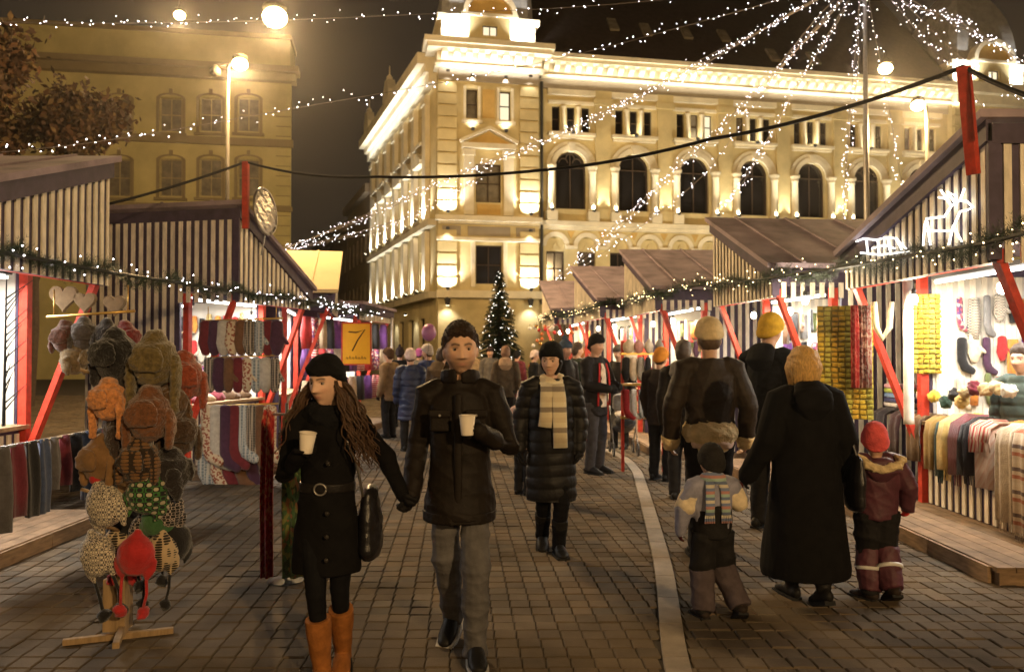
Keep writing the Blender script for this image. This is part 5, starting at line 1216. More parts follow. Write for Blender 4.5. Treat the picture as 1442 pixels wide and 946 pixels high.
# ---- crowded stock hanging inside the other stalls
r_ = random.Random(21)
STK = [('cream', C('k_cream', (.58, .48, .33))), ('grey', C('k_grey', (.22, .21, .20))), ('red', REDK), ('black', BLKK), ('white patterned', K_N1), ('brown', C('k_brown', (.15, .08, .04))), ('rose flowered', gr[5][1]), ('moss green', C('k_moss', (.12, .14, .05))), ('orange', C('k_orange', (.52, .20, .04))), ('violet', C('k_vio', (.15, .06, .20))), ('plum', kc[3][1]), ('wheat', C('k_wheat', (.50, .36, .14)))]
for i, (M_, L_, dp, nm) in enumerate(((ML1, LL1, 2.2, 'hat stall'), (ML2, LL2, 2.2, 'sock stall'), (MR2, LR2, 2.25, 'broad-roofed stall'), (MR3, LR3, 2.2, 'hat rack stall'), (MR4, LR4, 2.2, 'fourth stall'), (MR5, LR5, 2.2, 'last stall'), (MR1, LR1, 2.6, 'reindeer stall'))):
    ang = math.atan2(M_[1][0], M_[0][0]); d3 = M_.to_3x3() @ V(0, -1, 0)
    far = .10 if M_ in (MR1, MR2, MR3, MR4, MR5) else L_ - .10
    d4 = M_.to_3x3() @ V(1 if far < .5 else -1, 0, 0)
    for row, z in enumerate((2.22, 1.82, 1.42, 2.2)):
        if row == 3 and i in (0, 1, 6): continue
        y0_ = .98 if i != 6 else 1.05
        n = int((dp - y0_ - .1)/.13) if row < 3 else int(L_/.26)
        for k in range(n):
            cn, m_ = r_.choice(STK); q = r_.random()
            if row < 3: p = M_ @ V(far, y0_ + (dp - y0_ - .1)*(k + .5)/n + r_.uniform(-.02, .02), z - r_.uniform(0, .06)); d3 = d4; ang = math.atan2(M_[1][0], M_[0][0]) + math.pi/2
            else: p = M_ @ V(.12 + (L_ - .24)*(k + .5)/n + r_.uniform(-.02, .02), .95, z - r_.uniform(0, .08)); d3 = M_.to_3x3() @ V(0, -1, 0); ang = math.atan2(M_[1][0], M_[0][0])
            where = ('in the top row', 'in the middle row', 'in the lowest row', 'from the front beam')[row]
            if q < .45:
                ln = r_.uniform(.25, .5); w = r_.uniform(.08, .15); mb = MB(); band(mb, [p, p + V(r_.uniform(-.01, .01), 0, -ln*.5), p + V(0, 0, -ln)], [w*.8, w, w*.9], .025, d3, r_.choice((1, 2, 3)), k)
                tag(obj('hanging_scarf', mb, m_, None, True), f'{cn} scarf hanging {where} of the {nm}', 'scarf', 'stock hanging inside the stalls')
            elif q < .75: mitten(f'{cn} mitten hanging {where} of the {nm}', p, m_, r_.uniform(.9, 1.3), ang + R(r_.uniform(-30, 30)), 'stock hanging inside the stalls')
            else: sock(f'{cn} sock hanging {where} of the {nm}', p, m_, r_.uniform(.8, 1.1), ang + R(r_.uniform(-30, 30)), 'stock hanging inside the stalls', r_.uniform(.2, .3))
# ================================================================== PEOPLE
# ---- head: local x = person's left, y = forward, z = up, about .23 m tall
def head_points(nu=56, nv=40):
    u = np.linspace(0, 2*np.pi, nu, endpoint=False); v = np.linspace(.03, np.pi-.03, nv)
    U, Vv = np.meshgrid(u, v); d = np.stack([np.sin(Vv)*np.cos(U), np.sin(Vv)*np.sin(U), -np.cos(Vv)], -1).reshape(-1, 3)
    return d, nu, nv
def head_shape(d, female=False):
    p = d*np.array([.077, .096, .118]); x, y, z = p.T.copy(); t = np.clip(-z/.118, 0, 1)
    x = x*(1 - (.34 if female else .28)*t**1.6); y = np.where(y > 0, y*(1 - .10*t), y*(1 - .38*t**1.3)); y = np.where((y > 0) & (z < 0), y - .004, y)
    fr = np.clip(d[:,1]*2.2 - .25, 0, 1)
    g = lambda cx, cz, sx, sz: np.exp(-((np.abs(x) - cx)/sx)**2*.5 - ((z - cz)/sz)**2*.5)
    dn = np.zeros_like(x)
    nz = np.clip((.028 - z)/.058, 0, 1)*(z > -.042)
    dn += .031*nz**1.2*np.exp(-(x/(.0085 + .008*nz))**2*.5)*np.clip((z + .042)/.008, 0, 1)      # nose
    dn -= .014*g(.031, .010, .014, .009)                                                        # eye sockets
    dn += .008*g(.028, .033, .022, .007)                                                        # brow
    dn += .0065*g(.0, -.054, .019, .005) + .007*g(.0, -.066, .016, .005) - .004*g(0, -.0600, .024, .002)   # lips
    dn -= .004*g(0, -.079, .02, .006); dn += .009*g(0, -.098, .018, .012)                        # chin
    dn += .005*g(.043, -.018, .017, .015)                                                       # cheeks
    y = y + dn*fr
    return np.stack([x, y, z], 1)
HD, HNU, HNV = head_points()
def sphere_faces(nu, nv):
    f = [(k*nu + i, k*nu + (i+1) % nu, (k+1)*nu + (i+1) % nu, (k+1)*nu + i) for k in range(nv-1) for i in range(nu)]
    return f + [tuple(range(nu-1, -1, -1)), tuple((nv-1)*nu + i for i in range(nu))]
SF = sphere_faces(HNU, HNV)
def sstep(a, b, x): t = np.clip((x - a)/(b - a), 0, 1); return t*t*(3 - 2*t)

M_SKIN = mat('skin', (.5, .3, .2), .5, .06, 30, .1, 300, attr=True, spec=.35)
M_EYE = mat('eye_white', (.30, .25, .21), .25, .02); M_IRIS = mat('eye_iris', (.03, .02, .015), .15, .1)
def dark(name, c, rough=.85, **k): return mat(name, c, rough, .25, 14, k.get('bump', .25), k.get('bs', 160), sheen=k.get('sheen', 0), spec=k.get('spec', .12))

def hand(mb, wr, d, n, th, s=1.0, curl=.4, r=.0095, spread=1.0):
    """palm, four unequal fingers bent toward n, and a thumb leaving the side th of the palm"""
    d = Vector(d).normalized(); n = Vector(n); n = (n - d*n.dot(d)).normalized(); th = d.cross(n)*(1 if d.cross(n).dot(Vector(th)) > 0 else -1); wr = Vector(wr)
    pl = .085*s
    mb.loft([wr, wr + d*pl*.4, wr + d*pl*.95], [(.028*s, .019*s), (.040*s, .018*s), (.042*s, .014*s)], 12, n)
    for k, (o, ln) in enumerate(((.031, .070), (.0105, .079), (-.0105, .073), (-.031, .057))):
        p = wr + d*pl*.93 + th*o*s; ang = 0; pts = [p - d*.012*s]; rr = [r*s*1.15]
        for j, fr in enumerate((.44, .31, .25)):
            ang += curl*(1.15, 1.35, .9)[j] + .06*k*curl; pts.append(pts[-1] + (d*math.cos(ang) + n*math.sin(ang))*ln*fr*s + (d*.012*s if j == 0 else V(0,0,0))); rr.append(r*s*(1.05, .95, .82)[j])
        mb.loft(pts, rr, 8, th)
    b = wr + d*.022*s + th*.026*s; t1 = (d*.62 + th*.68 + n*.34).normalized(); t2 = (d*.86 + th*(.30 - .5*curl) + n*.55*(.4 + curl)).normalized()
    mb.loft([b, b + t1*.036*s, b + t1*.036*s + t2*.034*s, b + t1*.036*s + t2*.058*s], [r*1.5*s, r*1.25*s, r*1.1*s, r*.85*s], 8, n)

def shoe(mb, ank, toe, ln=.27, w=.048, shaft=0, top=None):
    """shoe from ankle point: toe is the (pitched) heel-to-toe direction"""
    a = Vector(ank); d = Vector(toe).normalized(); up = V(0, 0, 1); up = (up - d*up.dot(d)).normalized()
    heel = a - d*.055 - up*.075
    mb.loft([heel + up*.045, heel + d*.05 + up*.055, heel + d*.12 + up*.05, heel + d*.20 + up*.033, heel + d*(ln-.02) + up*.026],
            [(w*.75, .045), (w*.85, .055), (w*.95, .05), (w*1.05, .033), (w*.8, .024)], 14, up)
    T = Vector(top) if shaft else None
    if shaft: mb.loft([a - up*.03, a + up*.02, a.lerp(T, .35), a.lerp(T, .7), T], [w*.92, w*.95, w*1.08, w*1.30, w*1.38], 14, d, False)
    else: mb.loft([a - up*.03, a + up*.02, a + up*.04], [w*.95, w*.98, w*1.0], 14, d)
    return heel, d, up

class Person:
    def __init__(s, label, loc, yaw, H, pose=None, hs=1.07, near=False, skin=(.50, .30, .20), female=False, group=None, build=1.0, vox=None):
        s.loc = Vector(loc); s.t = thing('person', label, 'person', s.loc, group); s.hs = hs
        s.k = H/(1.47 + .28*hs); s.M = Matrix.Translation(s.loc) @ Matrix.Rotation(yaw, 4, 'Z') @ Matrix.Scale(s.k, 4)
        s.vox = vox or (.006 if near else .013); s.near = near; s.female = female; s.b = build; s.skin = skin
        P = dict(hipL=V(.09, 0, .92), kneeL=V(.10, -.02, .50), ankL=V(.10, .02, .085), toeL=V(.1, -1, 0),
                 hipR=V(-.09, 0, .92), kneeR=V(-.10, -.02, .50), ankR=V(-.10, .02, .085), toeR=V(-.1, -1, 0),
                 shL=V(.185, .01, 1.42), elL=V(.235, .02, 1.13), wrL=V(.24, -.06, .88), shR=V(-.185, .01, 1.42), elR=V(-.235, .02, 1.13), wrR=V(-.24, -.06, .88),
                 hip=V(0, 0, .95), chest=V(0, 0, 1.28), neck=V(0, .005, 1.47), head=V(0, -.02, 1.47 + (.155 if hs < 1.2 else .118)*hs), hyaw=0, hpitch=0, htilt=0)
        for kx, vv in (pose or {}).items(): P[kx] = V(*vv) if isinstance(vv, tuple) else vv
        s.P = P
        s.HM = Matrix.Translation(P['head']) @ Matrix.Rotation(P['hyaw'], 4, 'Z') @ Matrix.Rotation(P['htilt'], 4, 'Y') @ Matrix.Rotation(P['hpitch'], 4, 'X') @ Matrix.Rotation(math.pi, 4, 'Z') @ Matrix.Scale(hs, 4)
    def mb(s): return MB(s.M)
    def hm(s): return MB(s.M @ s.HM)
    def fin(s, name, mb, mt, vox=None, smooth=2, wr=None, remesh_=True, parent=None):
        if remesh_:
            me = remesh(mb, vox or s.vox, smooth)
            if wr: wrinkle(me, **wr)
            return obj(name, me, mt, parent or s.t, True)
        return obj(name, mb, mt, parent or s.t, True)
    def body(s, hands=True, stubble=0, lips=(.42, .17, .13), brow=(.05, .03, .02)):
        P = s.P; mb = s.mb()
        hp = head_shape(HD, s.female); M2 = s.HM
        mb._add([M2 @ Vector(p) for p in hp.tolist()], SF)
        for sg in (-1, 1):
            e = MB(); e.ball((sg*.077, -.012, -.004), (.010, .020, .030), 10, 7); mb._add([M2 @ Vector(v) for v in e.v], e.f)
        hd = P['head']; nk = P['neck']
        mb.loft([nk - V(0, 0, .06), nk + V(0, 0, .02), hd + V(0, .02, -.06)*s.hs], [.07, .055, .055*s.hs], 14)
        mb.loft([P['hip'] - V(0, 0, .06), P['hip'] + V(0, 0, .1), P['chest'], V(0, 0, .13) + P['chest'], nk - V(0, 0, .02)], [(.14*s.b, .09), (.13*s.b, .085), (.15*s.b, .09), (.15*s.b, .075), (.07, .06)], 16)
        for S in 'LR':
            mb.loft([P['sh'+S], P['el'+S], P['el'+S].lerp(P['wr'+S], .75 if ('hand'+S) in P else 1)], [.045, .036, .020], 10)
            mb.loft([P['hip'+S], P['knee'+S], P['ank'+S]], [.070, .040, .024], 12); mb.loft([P['ank'+S] - V(0,0,.03), P['ank'+S] + P['toe'+S].normalized()*.13 - V(0, 0, .04)], [.035, .028], 10)
            if hands and ('hand'+S) not in P: s._hand(mb, S)
        me = remesh(mb, s.vox*.8 if s.near else s.vox, 1)
        # natural colouring: lips, brows, stubble, cheeks; the mouth crease's shade is painted dark
        co = coords(me); inv = np.array((s.M @ s.HM).inverted()); h = co @ inv[:3,:3].T + inv[:3,3]
        c = np.tile(np.array(s.skin), (len(co), 1)); x, y, z = h.T; f = (y > .03)
        def mix(m, col):
            nonlocal c; c = c*(1 - m[:,None]) + np.array(col)*m[:,None]
        if stubble: mix(stubble*f*sstep(-.035, -.055, z)*sstep(-.135, -.11, z)*(1 - .6*np.exp(-(x/.02)**2 - ((z+.06)/.008)**2)), (.10, .06, .04))
        mix(.28*f*np.exp(-((np.abs(x)-.042)/.016)**2 - ((z+.022)/.016)**2), (.55, .20, .14))
        mix(.75*f*np.exp(-(x/.021)**2 - ((z+.0605)/.0075)**2), lips); mix(.6*f*np.exp(-(x/.021)**2 - ((z+.060)/.0018)**2), (.10, .04, .03))
        bz = .0285 + np.clip(np.abs(x)-.010, 0, .022)*.26 - np.maximum(np.abs(x)-.036, 0)*.30; mix(.95*f*sstep(.007, .013, np.abs(x))*sstep(.052, .045, np.abs(x))*np.exp(-((z - bz)/.0055)**2), brow)
        mix(.65*f*np.exp(-((np.abs(x)-.031)/.013)**4 - ((z-.0165)/.0042)**2), (.05, .025, .018))
        at = me.color_attributes.new('col', 'FLOAT_COLOR', 'POINT'); at.data.foreach_set('color', np.concatenate([c, np.ones((len(c), 1))], 1).astype(np.float32).ravel())
        o = obj('body', me, M_SKIN, s.t, True)
        for sg in (-1, 1):
            e = s.hm(); e.ball((sg*.031, .0675, .0090), .0128, 12, 8); e.cur = 1
            e.lathe((sg*.031, .0675 + .0119, .0088), [(.0062, -.0010), (.0052, .0010), (.002, .0014)], 10, (0, 1, 0)); obj('eye', e, [M_EYE, M_IRIS], s.t, True)
        return o
    def _hand(s, mb, S, r=.0095):
        P = s.P; d = P.get('hd'+S, (P['wr'+S] - P['el'+S])); sg = 1 if S == 'L' else -1
        hand(mb, P['wr'+S], d, P.get('pn'+S, V(-sg, 0, 0)), P.get('tn'+S, V(0, -1, .1)), 1, P.get('curl'+S, .35), r)
    def gloves(s, mt, r=.0115):
        for S in 'LR':
            mb = s.mb(); s._hand(mb, S, r); d = (s.P['wr'+S] - s.P['el'+S]).normalized(); mb.loft([s.P['wr'+S] - d*.05, s.P['wr'+S] + d*.01], [.036, .032], 12)
            s.P['hand'+S] = True; s.fin('glove', mb, mt, s.vox*.8, 1)
    def shell(s, name, th, mt, vox=None, noise=0, freq=60, smooth=1, extra=None, seed=1, raw=False):
        """closed shell round the head: th(x, y, z) thickness, negative = tucked under the skin"""
        hp = head_shape(HD, s.female); n = HD/np.linalg.norm(HD*np.array([1, 1, 1]), axis=1)[:,None]
        hp2 = hp.copy(); fr = hp[:,1] > 0; q = hp2 + n*th(hp[:,0], hp[:,1], hp[:,2])[:,None]
        mb = s.hm(); mb._add(q.tolist(), SF)
        if extra: extra(mb)
        me = remesh(mb, vox or s.vox, smooth)
        if noise: wrinkle(me, noise, freq, seed)
        return obj(name, me, mt, s.t, True)
    def beanie(s, mt, line=.035, back=-.03, thick=.015, tall=.02, name='hat', pom=None, fold=True, **k):
        def th(x, y, z):
            zl = line + (back - line)*np.clip((.05 - y)/.13, 0, 1); c = sstep(-.006, .006, z - zl)
            f = np.exp(-((z - zl - .022)/.018)**2)*.007 if fold else 0
            return -.014 + c*(thick + .014 + f) + sstep(.02, .118, z)*tall
        ex = None
        if pom: ex = lambda mb: mb.ball((0, -.02, .118 + tall + thick + pom*.6), pom, 14, 9)
        return s.shell(name, th, mt, extra=ex, noise=k.pop('noise', .002), freq=70, **k)
    def hair(s, mt, ln=.014, front=.07, low=-.06, noise=.004, name='hair', side=.0, **k):
        def th(x, y, z):
            zl = np.interp(y, [-.1, -.05, -.012, .02, .045, .07, .1], [low, low, side-.01, side+.012, front-.03, front-.005, front]); zl = zl + .006*np.sin(x*190 + 1) + .004*np.sin(x*430); c = sstep(-.006, .006, z - zl)
            return -.014 + c*.0175 + sstep(.0, .04, z - zl)*ln*(1 - .65*sstep(.045, .075, np.abs(x))*sstep(.085, .03, z)) + sstep(.05, .118, z)*ln*.6
        return s.shell(name, th, mt, noise=noise, freq=75, **k)
    def torso(s, mb, hem, prof, collar=None):
        P = s.P; b = s.b
        pts, rad = [], []
        for z, rx, ry in prof:
            f = np.clip((z - .95)/(1.47 - .95), 0, 1); c = P['hip'].lerp(P['neck'], f); pts.append(V(c.x, c.y, z)); rad.append((rx*b, ry*b))
        mb.loft(pts, rad, 26, (0, 1, 0), False)
    def sleeves(self, mb, r=(.078, .066, .058, .050), over=.02):
        P = self.P
        for S in 'LR':
            a, e, w = P['sh'+S], P['el'+S], P['wr'+S]; d = (w - e).normalized()
            mb.loft([a.lerp(P['neck'], .35), a, a.lerp(e, .5), e, e.lerp(w, .5), w + d*over], [r[0]*.95*self.b, r[0]*self.b, r[1]*self.b*1.03, r[1]*self.b, r[2]*self.b, r[3]*self.b], 14, (0, 1, 0))
    def trousers(s, mt, r=(.105, .08, .062), wr=None, low=0, name='trousers', thin=1):
        P = s.P; mb = s.mb()
        mb.loft([P['hip'] + V(0, 0, .10), P['hip'] + V(0, 0, 0), P['hip'] - V(0, 0, .09)], [(.140*s.b, .10*s.b), (.150*s.b, .108*s.b), (.135*s.b, .105*s.b)], 18)
        for S in 'LR':
            h, k, a = P['hip'+S], P['knee'+S], P['ank'+S]; a2 = a + (k - a).normalized()*low
            mb.loft([h, h.lerp(k, .5), k, k.lerp(a2, .45), a2 - V(0, 0, .035)], [r[0]*s.b, r[0]*.9*s.b, r[1]*s.b, r[1]*.93*s.b*thin, r[2]*s.b*thin], 14, (0, 1, 0), False)
        return s.fin(name, mb, mt, None, 2, wr or dict(amp=.006, freq=20, seed=3))
    def shoes(s, mt, ln=.27, w=.05, shaft=0, sole=None, name='shoe'):
        for S in 'LR':
            mb = s.mb(); P = s.P
            top = P['ank'+S].lerp(P['knee'+S], shaft) if shaft else None
            heel, d, up = shoe(mb, P['ank'+S], P['toe'+S], ln, w, shaft, top)
            o = s.fin(name, mb, mt, s.vox, 1, dict(amp=.003, freq=30, seed=9) if shaft else None)
            m2 = s.mb(); q = d.cross(up).normalized()
            pts = [heel + d*t*ln + q*(w*sx*(.8 + .35*math.sin(t*2.6))) for t, sx in [(t, 1) for t in np.linspace(-.06, .98, 8)] + [(t, -1) for t in np.linspace(.98, -.06, 8)]]
            m2.prism([p - up*.012 for p in pts], up*.028); obj('sole', m2, sole or dark('sole_rubber', (.02, .02, .02)), o)
    def strip(s, name, mt, pts, wid, thick=.012, nrm=None, parent=None, wr=None):
        """flat band (scarf end, strap, belt) following local points"""
        mb = s.mb(); pts = [Vector(p) for p in pts]
        mb.loft(pts, [(wid/2, thick)]*len(pts), 12, nrm or (0, 1, 0), False)
        return obj(name, mb, mt, parent or s.t, True)
    def scarf(s, mt, r=.085, z=1.47, th=.032, name='scarf', noise=.006, ry=None):
        mb = s.mb(); n = s.P['neck']; ry = ry or r
        ring = [V(n.x + math.cos(a)*r, n.y + math.sin(a)*ry, z + .012*math.sin(a*2) + .02*math.sin(a)) for a in np.linspace(0, 2*math.pi, 18)]
        mb.loft(ring, [(th, th*1.5)]*18, 12, (0, 0, 1), False)
        return s.fin(name, mb, mt, s.vox, 2, dict(amp=noise, freq=40, seed=5))
def cup(label, c, mt, r=.040, h=.095, tilt=(0, 0, 1)):
    t = thing('paper_cup', label, 'cup', c); c = Vector(c)
    mb = MB(); mb.lathe(c, [(r*.74, 0), (r*.76, .004), (r, h), (r*.93, h), (r*.72, .012)], 22, tilt); obj('cup_wall', mb, mt, t, True)
    mb = MB(); q = Vector((0, 0, 1)).rotation_difference(Vector(tilt)); rg = [c + q @ V(math.cos(a)*r, math.sin(a)*r, h) for a in np.linspace(0, 2*math.pi, 22)]; mb.tube(rg, .003, 6); obj('rim', mb, mt, t, True)
    return t

K_JACK = dark('dark_brown_jacket', (.014, .0105, .008), .6, bump=.2, bs=90); K_COAT = dark('black_wool', (.006, .0055, .0055), .9)
K_GLOVE = dark('black_glove', (.012, .011, .011), .7); K_SHOE = dark('black_shoe', (.015, .014, .013), .45)
K_JEAN = dark('grey_brown_jeans', (.105, .10, .10), .85, bump=.4, bs=220); K_TIGHT = dark('black_tights', (.006, .006, .007), .8)
K_TAN = dark('tan_suede', (.28, .105, .026), .85, bump=.4, bs=120); K_DBR = mat('dark_brown_hair', (.042, .023, .012), .5, .45, 60, .6, 160, spec=.35, stretch=(6, 1.2, 2))
K_CUP = mat('paper_cup', (.78, .70, .58), .6, .04, 20); K_LEATH = dark('brown_leather', (.024, .016, .010), .62, bump=.3, bs=60, spec=.2)
K_FUR = dark('cream_fleece', (.62, .48, .27), .95, bump=.9, bs=90)

# ---------------------------------------------------------------- man with the cup
mY = 4.32; mX = px(648, 480, mY).x
man = Person('young man in dark brown jacket and jeans walking with a cup', (mX, mY, 0), 0, 1.79, near=True, skin=(.68, .42, .28), pose=dict(
    hipL=(.076, .015, .92), kneeL=(.092, -.13, .50), ankL=(.085, -.05, .085), toeL=(.15, -1, .0),
    hipR=(-.085, 0, .92), kneeR=(-.075, .05, .50), ankR=(-.055, .30, .15), toeR=(-.25, -1, -.42),
    elL=(.265, -.02, 1.125), wrL=(.125, -.215, 1.235), hdL=(-.86, -.34, .22), pnL=(-.35, -.92, .0), tnL=(.1, -.05, 1), curlL=.80,
    elR=(-.235, .06, 1.13), wrR=(-.250, -.10, .905), hdR=(-.12, -.32, -.95), pnR=(-.95, .1, .1), tnR=(0, -1, -.3), curlR=.75,
    hyaw=R(8), htilt=R(-2), head=(.005, -.035, 1.648), shL=(.170, .01, 1.42), shR=(-.170, .01, 1.42)), hs=1.13, build=.95)
man.gloves(K_GLOVE); man.body(stubble=.55, brow=(.035, .02, .012))
man.hair(K_DBR, .015, .068, -.058, .0014, side=.012)
mb = man.hm(); rr = random.Random(2)
for k in range(1500):
    a = rr.uniform(0, 6.283); el = rr.uniform(-.1, 1.5); d = V(math.cos(a)*math.cos(el), math.sin(a)*math.cos(el), math.sin(el)); p = V(d.x*.078, d.y*.097, d.z*.118)
    if p.y > .03 and p.z < .064: continue
    if p.z < .02 and p.y > -.01: continue
    up_ = .007 + .022*max(0, d.z); t_ = (V(0, .75, .25) if d.z > .5 else V(d.x*.3, .15, -1)) + V(rr.gauss(0, .25), rr.gauss(0, .2), rr.gauss(0, .2)); t_.normalize(); ln = rr.uniform(.016, .030)
    q = p + d*up_*rr.uniform(.75, 1.1); mb.loft([q - t_*ln*.5, q + d*.002, q + t_*ln*.5 - d*.003], [.0009, .0024, .0006], 4)
obj('hair_tuft', mb, K_DBR, man.t, True)['kind'] = 'stuff'
mb = man.mb(); man.torso(mb, .8, [(.765, .205, .178), (.84, .200, .168), (.95, .182, .142), (1.08, .172, .125), (1.22, .182, .130), (1.34, .190, .128), (1.41, .175, .115), (1.455, .11, .095), (1.50, .092, .092)]); man.sleeves(mb)
jk = man.fin('jacket', mb, K_JACK, .0065, 3, dict(amp=.0075, freq=17, seed=2))
mb = man.mb(); ring = [V(math.sin(a)*.098, -math.cos(a)*.098 + .012, 1.505 + .012*math.cos(a)) for a in np.linspace(.22, 2*math.pi-.22, 18)]
mb.loft(ring, [(.012, .042)]*18, 10, (0, 0, 1)); man.fin('collar', mb, K_JACK, .006, 2, parent=jk)
mb = man.mb(); mb.loft([V(0, -.134, 1.42), V(0, -.146, 1.3), V(0, -.143, 1.1), V(0, -.142, .95), V(0, -.140, .82)], [(.022, .010)]*5, 10); man.fin('placket', mb, K_JACK, .006, 1, parent=jk)
for sx in (-1, 1):
    mb = man.mb(); mb.cbox((sx*.095, -.142, 1.285), (.10, .024, .11)); mb.cbox((sx*.095, -.150, 1.325), (.112, .026, .035)); man.fin('chest_pocket', mb, K_JACK, .006, 2, parent=jk)
    mb = man.mb(); mb.lathe((sx*.095, -.166, 1.315), [(.008, 0), (.006, .004)], 8, (0, -1, 0)); obj('snap', mb, M_METAL, jk)
mb = man.mb(); mb.loft([V(0, 0, .745), V(0, 0, .80)], [(.196, .171), (.197, .169)], 24, (0, 1, 0), False); man.fin('waistband', mb, K_JACK, .0065, 2, dict(amp=.005, freq=30, seed=8), parent=jk)
man.trousers(K_JEAN, (.091, .080, .066), dict(amp=.0095, freq=19, seed=4, zs=2.6)); man.shoes(K_SHOE, sole=dark('white_sole', (.5, .48, .45)))
ch = man.M @ V(.055, -.285, 1.225)
cup('white paper cup held in the young man\'s black glove', ch, K_CUP, .041, .10)

# ---------------------------------------------------------------- woman with the beanie
wY = 4.02; wX = px(462, 480, wY).x
jx = man.M @ V(-.262, -.155, .83)
wom = Person('woman in black beanie and coat with long curly brown hair and tan boots', (wX, wY, 0), 0, 1.63, near=True, female=True, skin=(.68, .43, .30), build=.92, pose=dict(
    hipL=(.08, 0, .92), kneeL=(.07, .0, .50), ankL=(.055, .16, .10), toeL=(.1, -1, -.2), hipR=(-.08, 0, .92), kneeR=(-.03, -.12, .50), ankR=(-.01, -.06, .085), toeR=(-.05, -1, 0),
    shL=(.165, .01, 1.40), shR=(-.165, .01, 1.40), elL=(.245, .04, 1.13), elR=(-.225, -.03, 1.115), wrR=(-.095, -.215, 1.255), hdR=(.62, -.45, .62), pnR=(.6, -.6, -.2), tnR=(-.2, 0, 1), curlR=.8,
    hdL=(.55, -.25, -.8), pnL=(.9, .1, -.1), tnL=(0, -1, 0), curlL=.75, hyaw=R(-24), hpitch=R(3), head=(.0, -.035, 1.615)))
wl = wom.M.inverted() @ (jx + Vector((-.035, .0, .085))); wom.P['wrL'] = wl; wom.P['elL'] = V(.165, .01, 1.40).lerp(wl, .5) + V(.03, .06, -.01)
wom.gloves(K_GLOVE, .0108); wom.body(lips=(.45, .13, .11), brow=(.06, .035, .02))
wom.beanie(dark('black_knit', (.010, .010, .011), .95, bump=.8, bs=240), .048, -.035, .018, .022, noise=.003)
mb = wom.mb(); wom.torso(mb, .5, [(.60, .205, .150), (.66, .205, .15), (.80, .195, .142), (.95, .175, .13), (1.06, .155, .115), (1.20, .165, .122), (1.32, .172, .120), (1.40, .16, .108), (1.45, .10, .09), (1.48, .085, .085)]); wom.sleeves(mb, (.072, .060, .052, .045))
wc_ = wom.fin('coat', mb, K_COAT, .0065, 3, dict(amp=.007, freq=16, seed=6))
mb = wom.mb(); mb.loft([V(0, 0, 1.035), V(0, 0, 1.085)], [(.162*.95, .122*.95)]*2, 26, (0, 1, 0), False); wom.fin('belt', mb, dark('belt_leather', (.014, .012, .011), .4), .006, 1, parent=wc_)
mb = wom.mb(); rg = [V(-.01 + math.cos(a)*.032, -.126, 1.06 + math.sin(a)*.030) for a in np.linspace(0, 2*math.pi, 20)]; mb.tube(rg, .006, 8); obj('buckle', mb, M_METAL, wc_, True)
for zb_ in (1.2, .94, .82, .70):
    mb = wom.mb(); mb.lathe((.035, -.158 + (zb_-.94)*.06, zb_), [(.013, 0), (.011, .006)], 12, (0, -1, 0)); obj('button', mb, dark('dark_button', (.04, .035, .03), .3), wc_, True)
wom.scarf(dark('black_snood', (.009, .009, .010), .95, bump=.8, bs=160), .085, 1.455, .045, noise=.010)
# long curly hair falling over the shoulders: twisted locks
mb = wom.mb(); rr = random.Random(4); hd = wom.P['head']
for k in range(190):
    a = rr.uniform(1.12, 2*math.pi-1.12); a0 = a + wom.P['hyaw']; p0 = V(hd.x + math.sin(a0)*.088, hd.y - math.cos(a0)*.098 + .01, hd.z - rr.uniform(-.02, .06))
    sx = math.sin(a0); out = V(sx*rr.uniform(.12, .20), -math.cos(a0)*.10 + rr.uniform(-.06, .03), 0); ln = rr.uniform(.26, .42); pts = []; rad = []; ph = rr.random()*6; tw = rr.uniform(4, 7)
    for j in range(12):
        f = j/11; q = p0 + out*(f**.7)*rr.uniform(.97, 1.03) - V(0, 0, ln*f) + V(math.cos(ph + f*tw*3.2), math.sin(ph + f*tw*3.2), 0)*.015*(.3 + f); pts.append(q); rad.append(.0068*(1 - .7*f**2))
    mb.loft(pts, rad, 6, (.2, 1, .1))
obj('hair', mb, mat('curly_brown_hair', (.065, .032, .014), .5, .4, 40, .5, 200, spec=.4), wom.t, True)
wom.trousers(K_TIGHT, (.088, .058, .034), dict(amp=.002, freq=25, seed=1), name='leggings', thin=.85); wom.shoes(K_TAN, .25, .052, .70, name='boot')
ch = wom.M @ V(-.045, -.285, 1.275); cup('white paper cup raised in the curly-haired woman\'s glove', ch, K_CUP, .039, .095, (.12, -.05, 1))
# handbag behind her hip
bp_ = wom.M @ V(.225, .06, .88); t = thing('handbag', 'black handbag with metal chain at the curly-haired woman\'s hip', 'bag', bp_)
mb = MB(); mb.loft([bp_ + V(0, 0, -.16), bp_, bp_ + V(0, 0, .13)], [(.06, .14), (.06, .13), (.035, .10)], 16, (0, 1, 0)); me = remesh(mb, .009, 3); wrinkle(me, .005, 25, 3); obj('bag_body', me, dark('bag_leather', (.012, .011, .012), .3, spec=.5), t, True)
mb = MB(); mb.tube([bp_ + V(-.02, -.1, .12), bp_ + V(-.05, -.12, .3), wom.M @ V(.13, -.11, 1.3), wom.M @ V(.12, .02, 1.46)], .008, 6); obj('strap', mb, M_METAL, t, True)

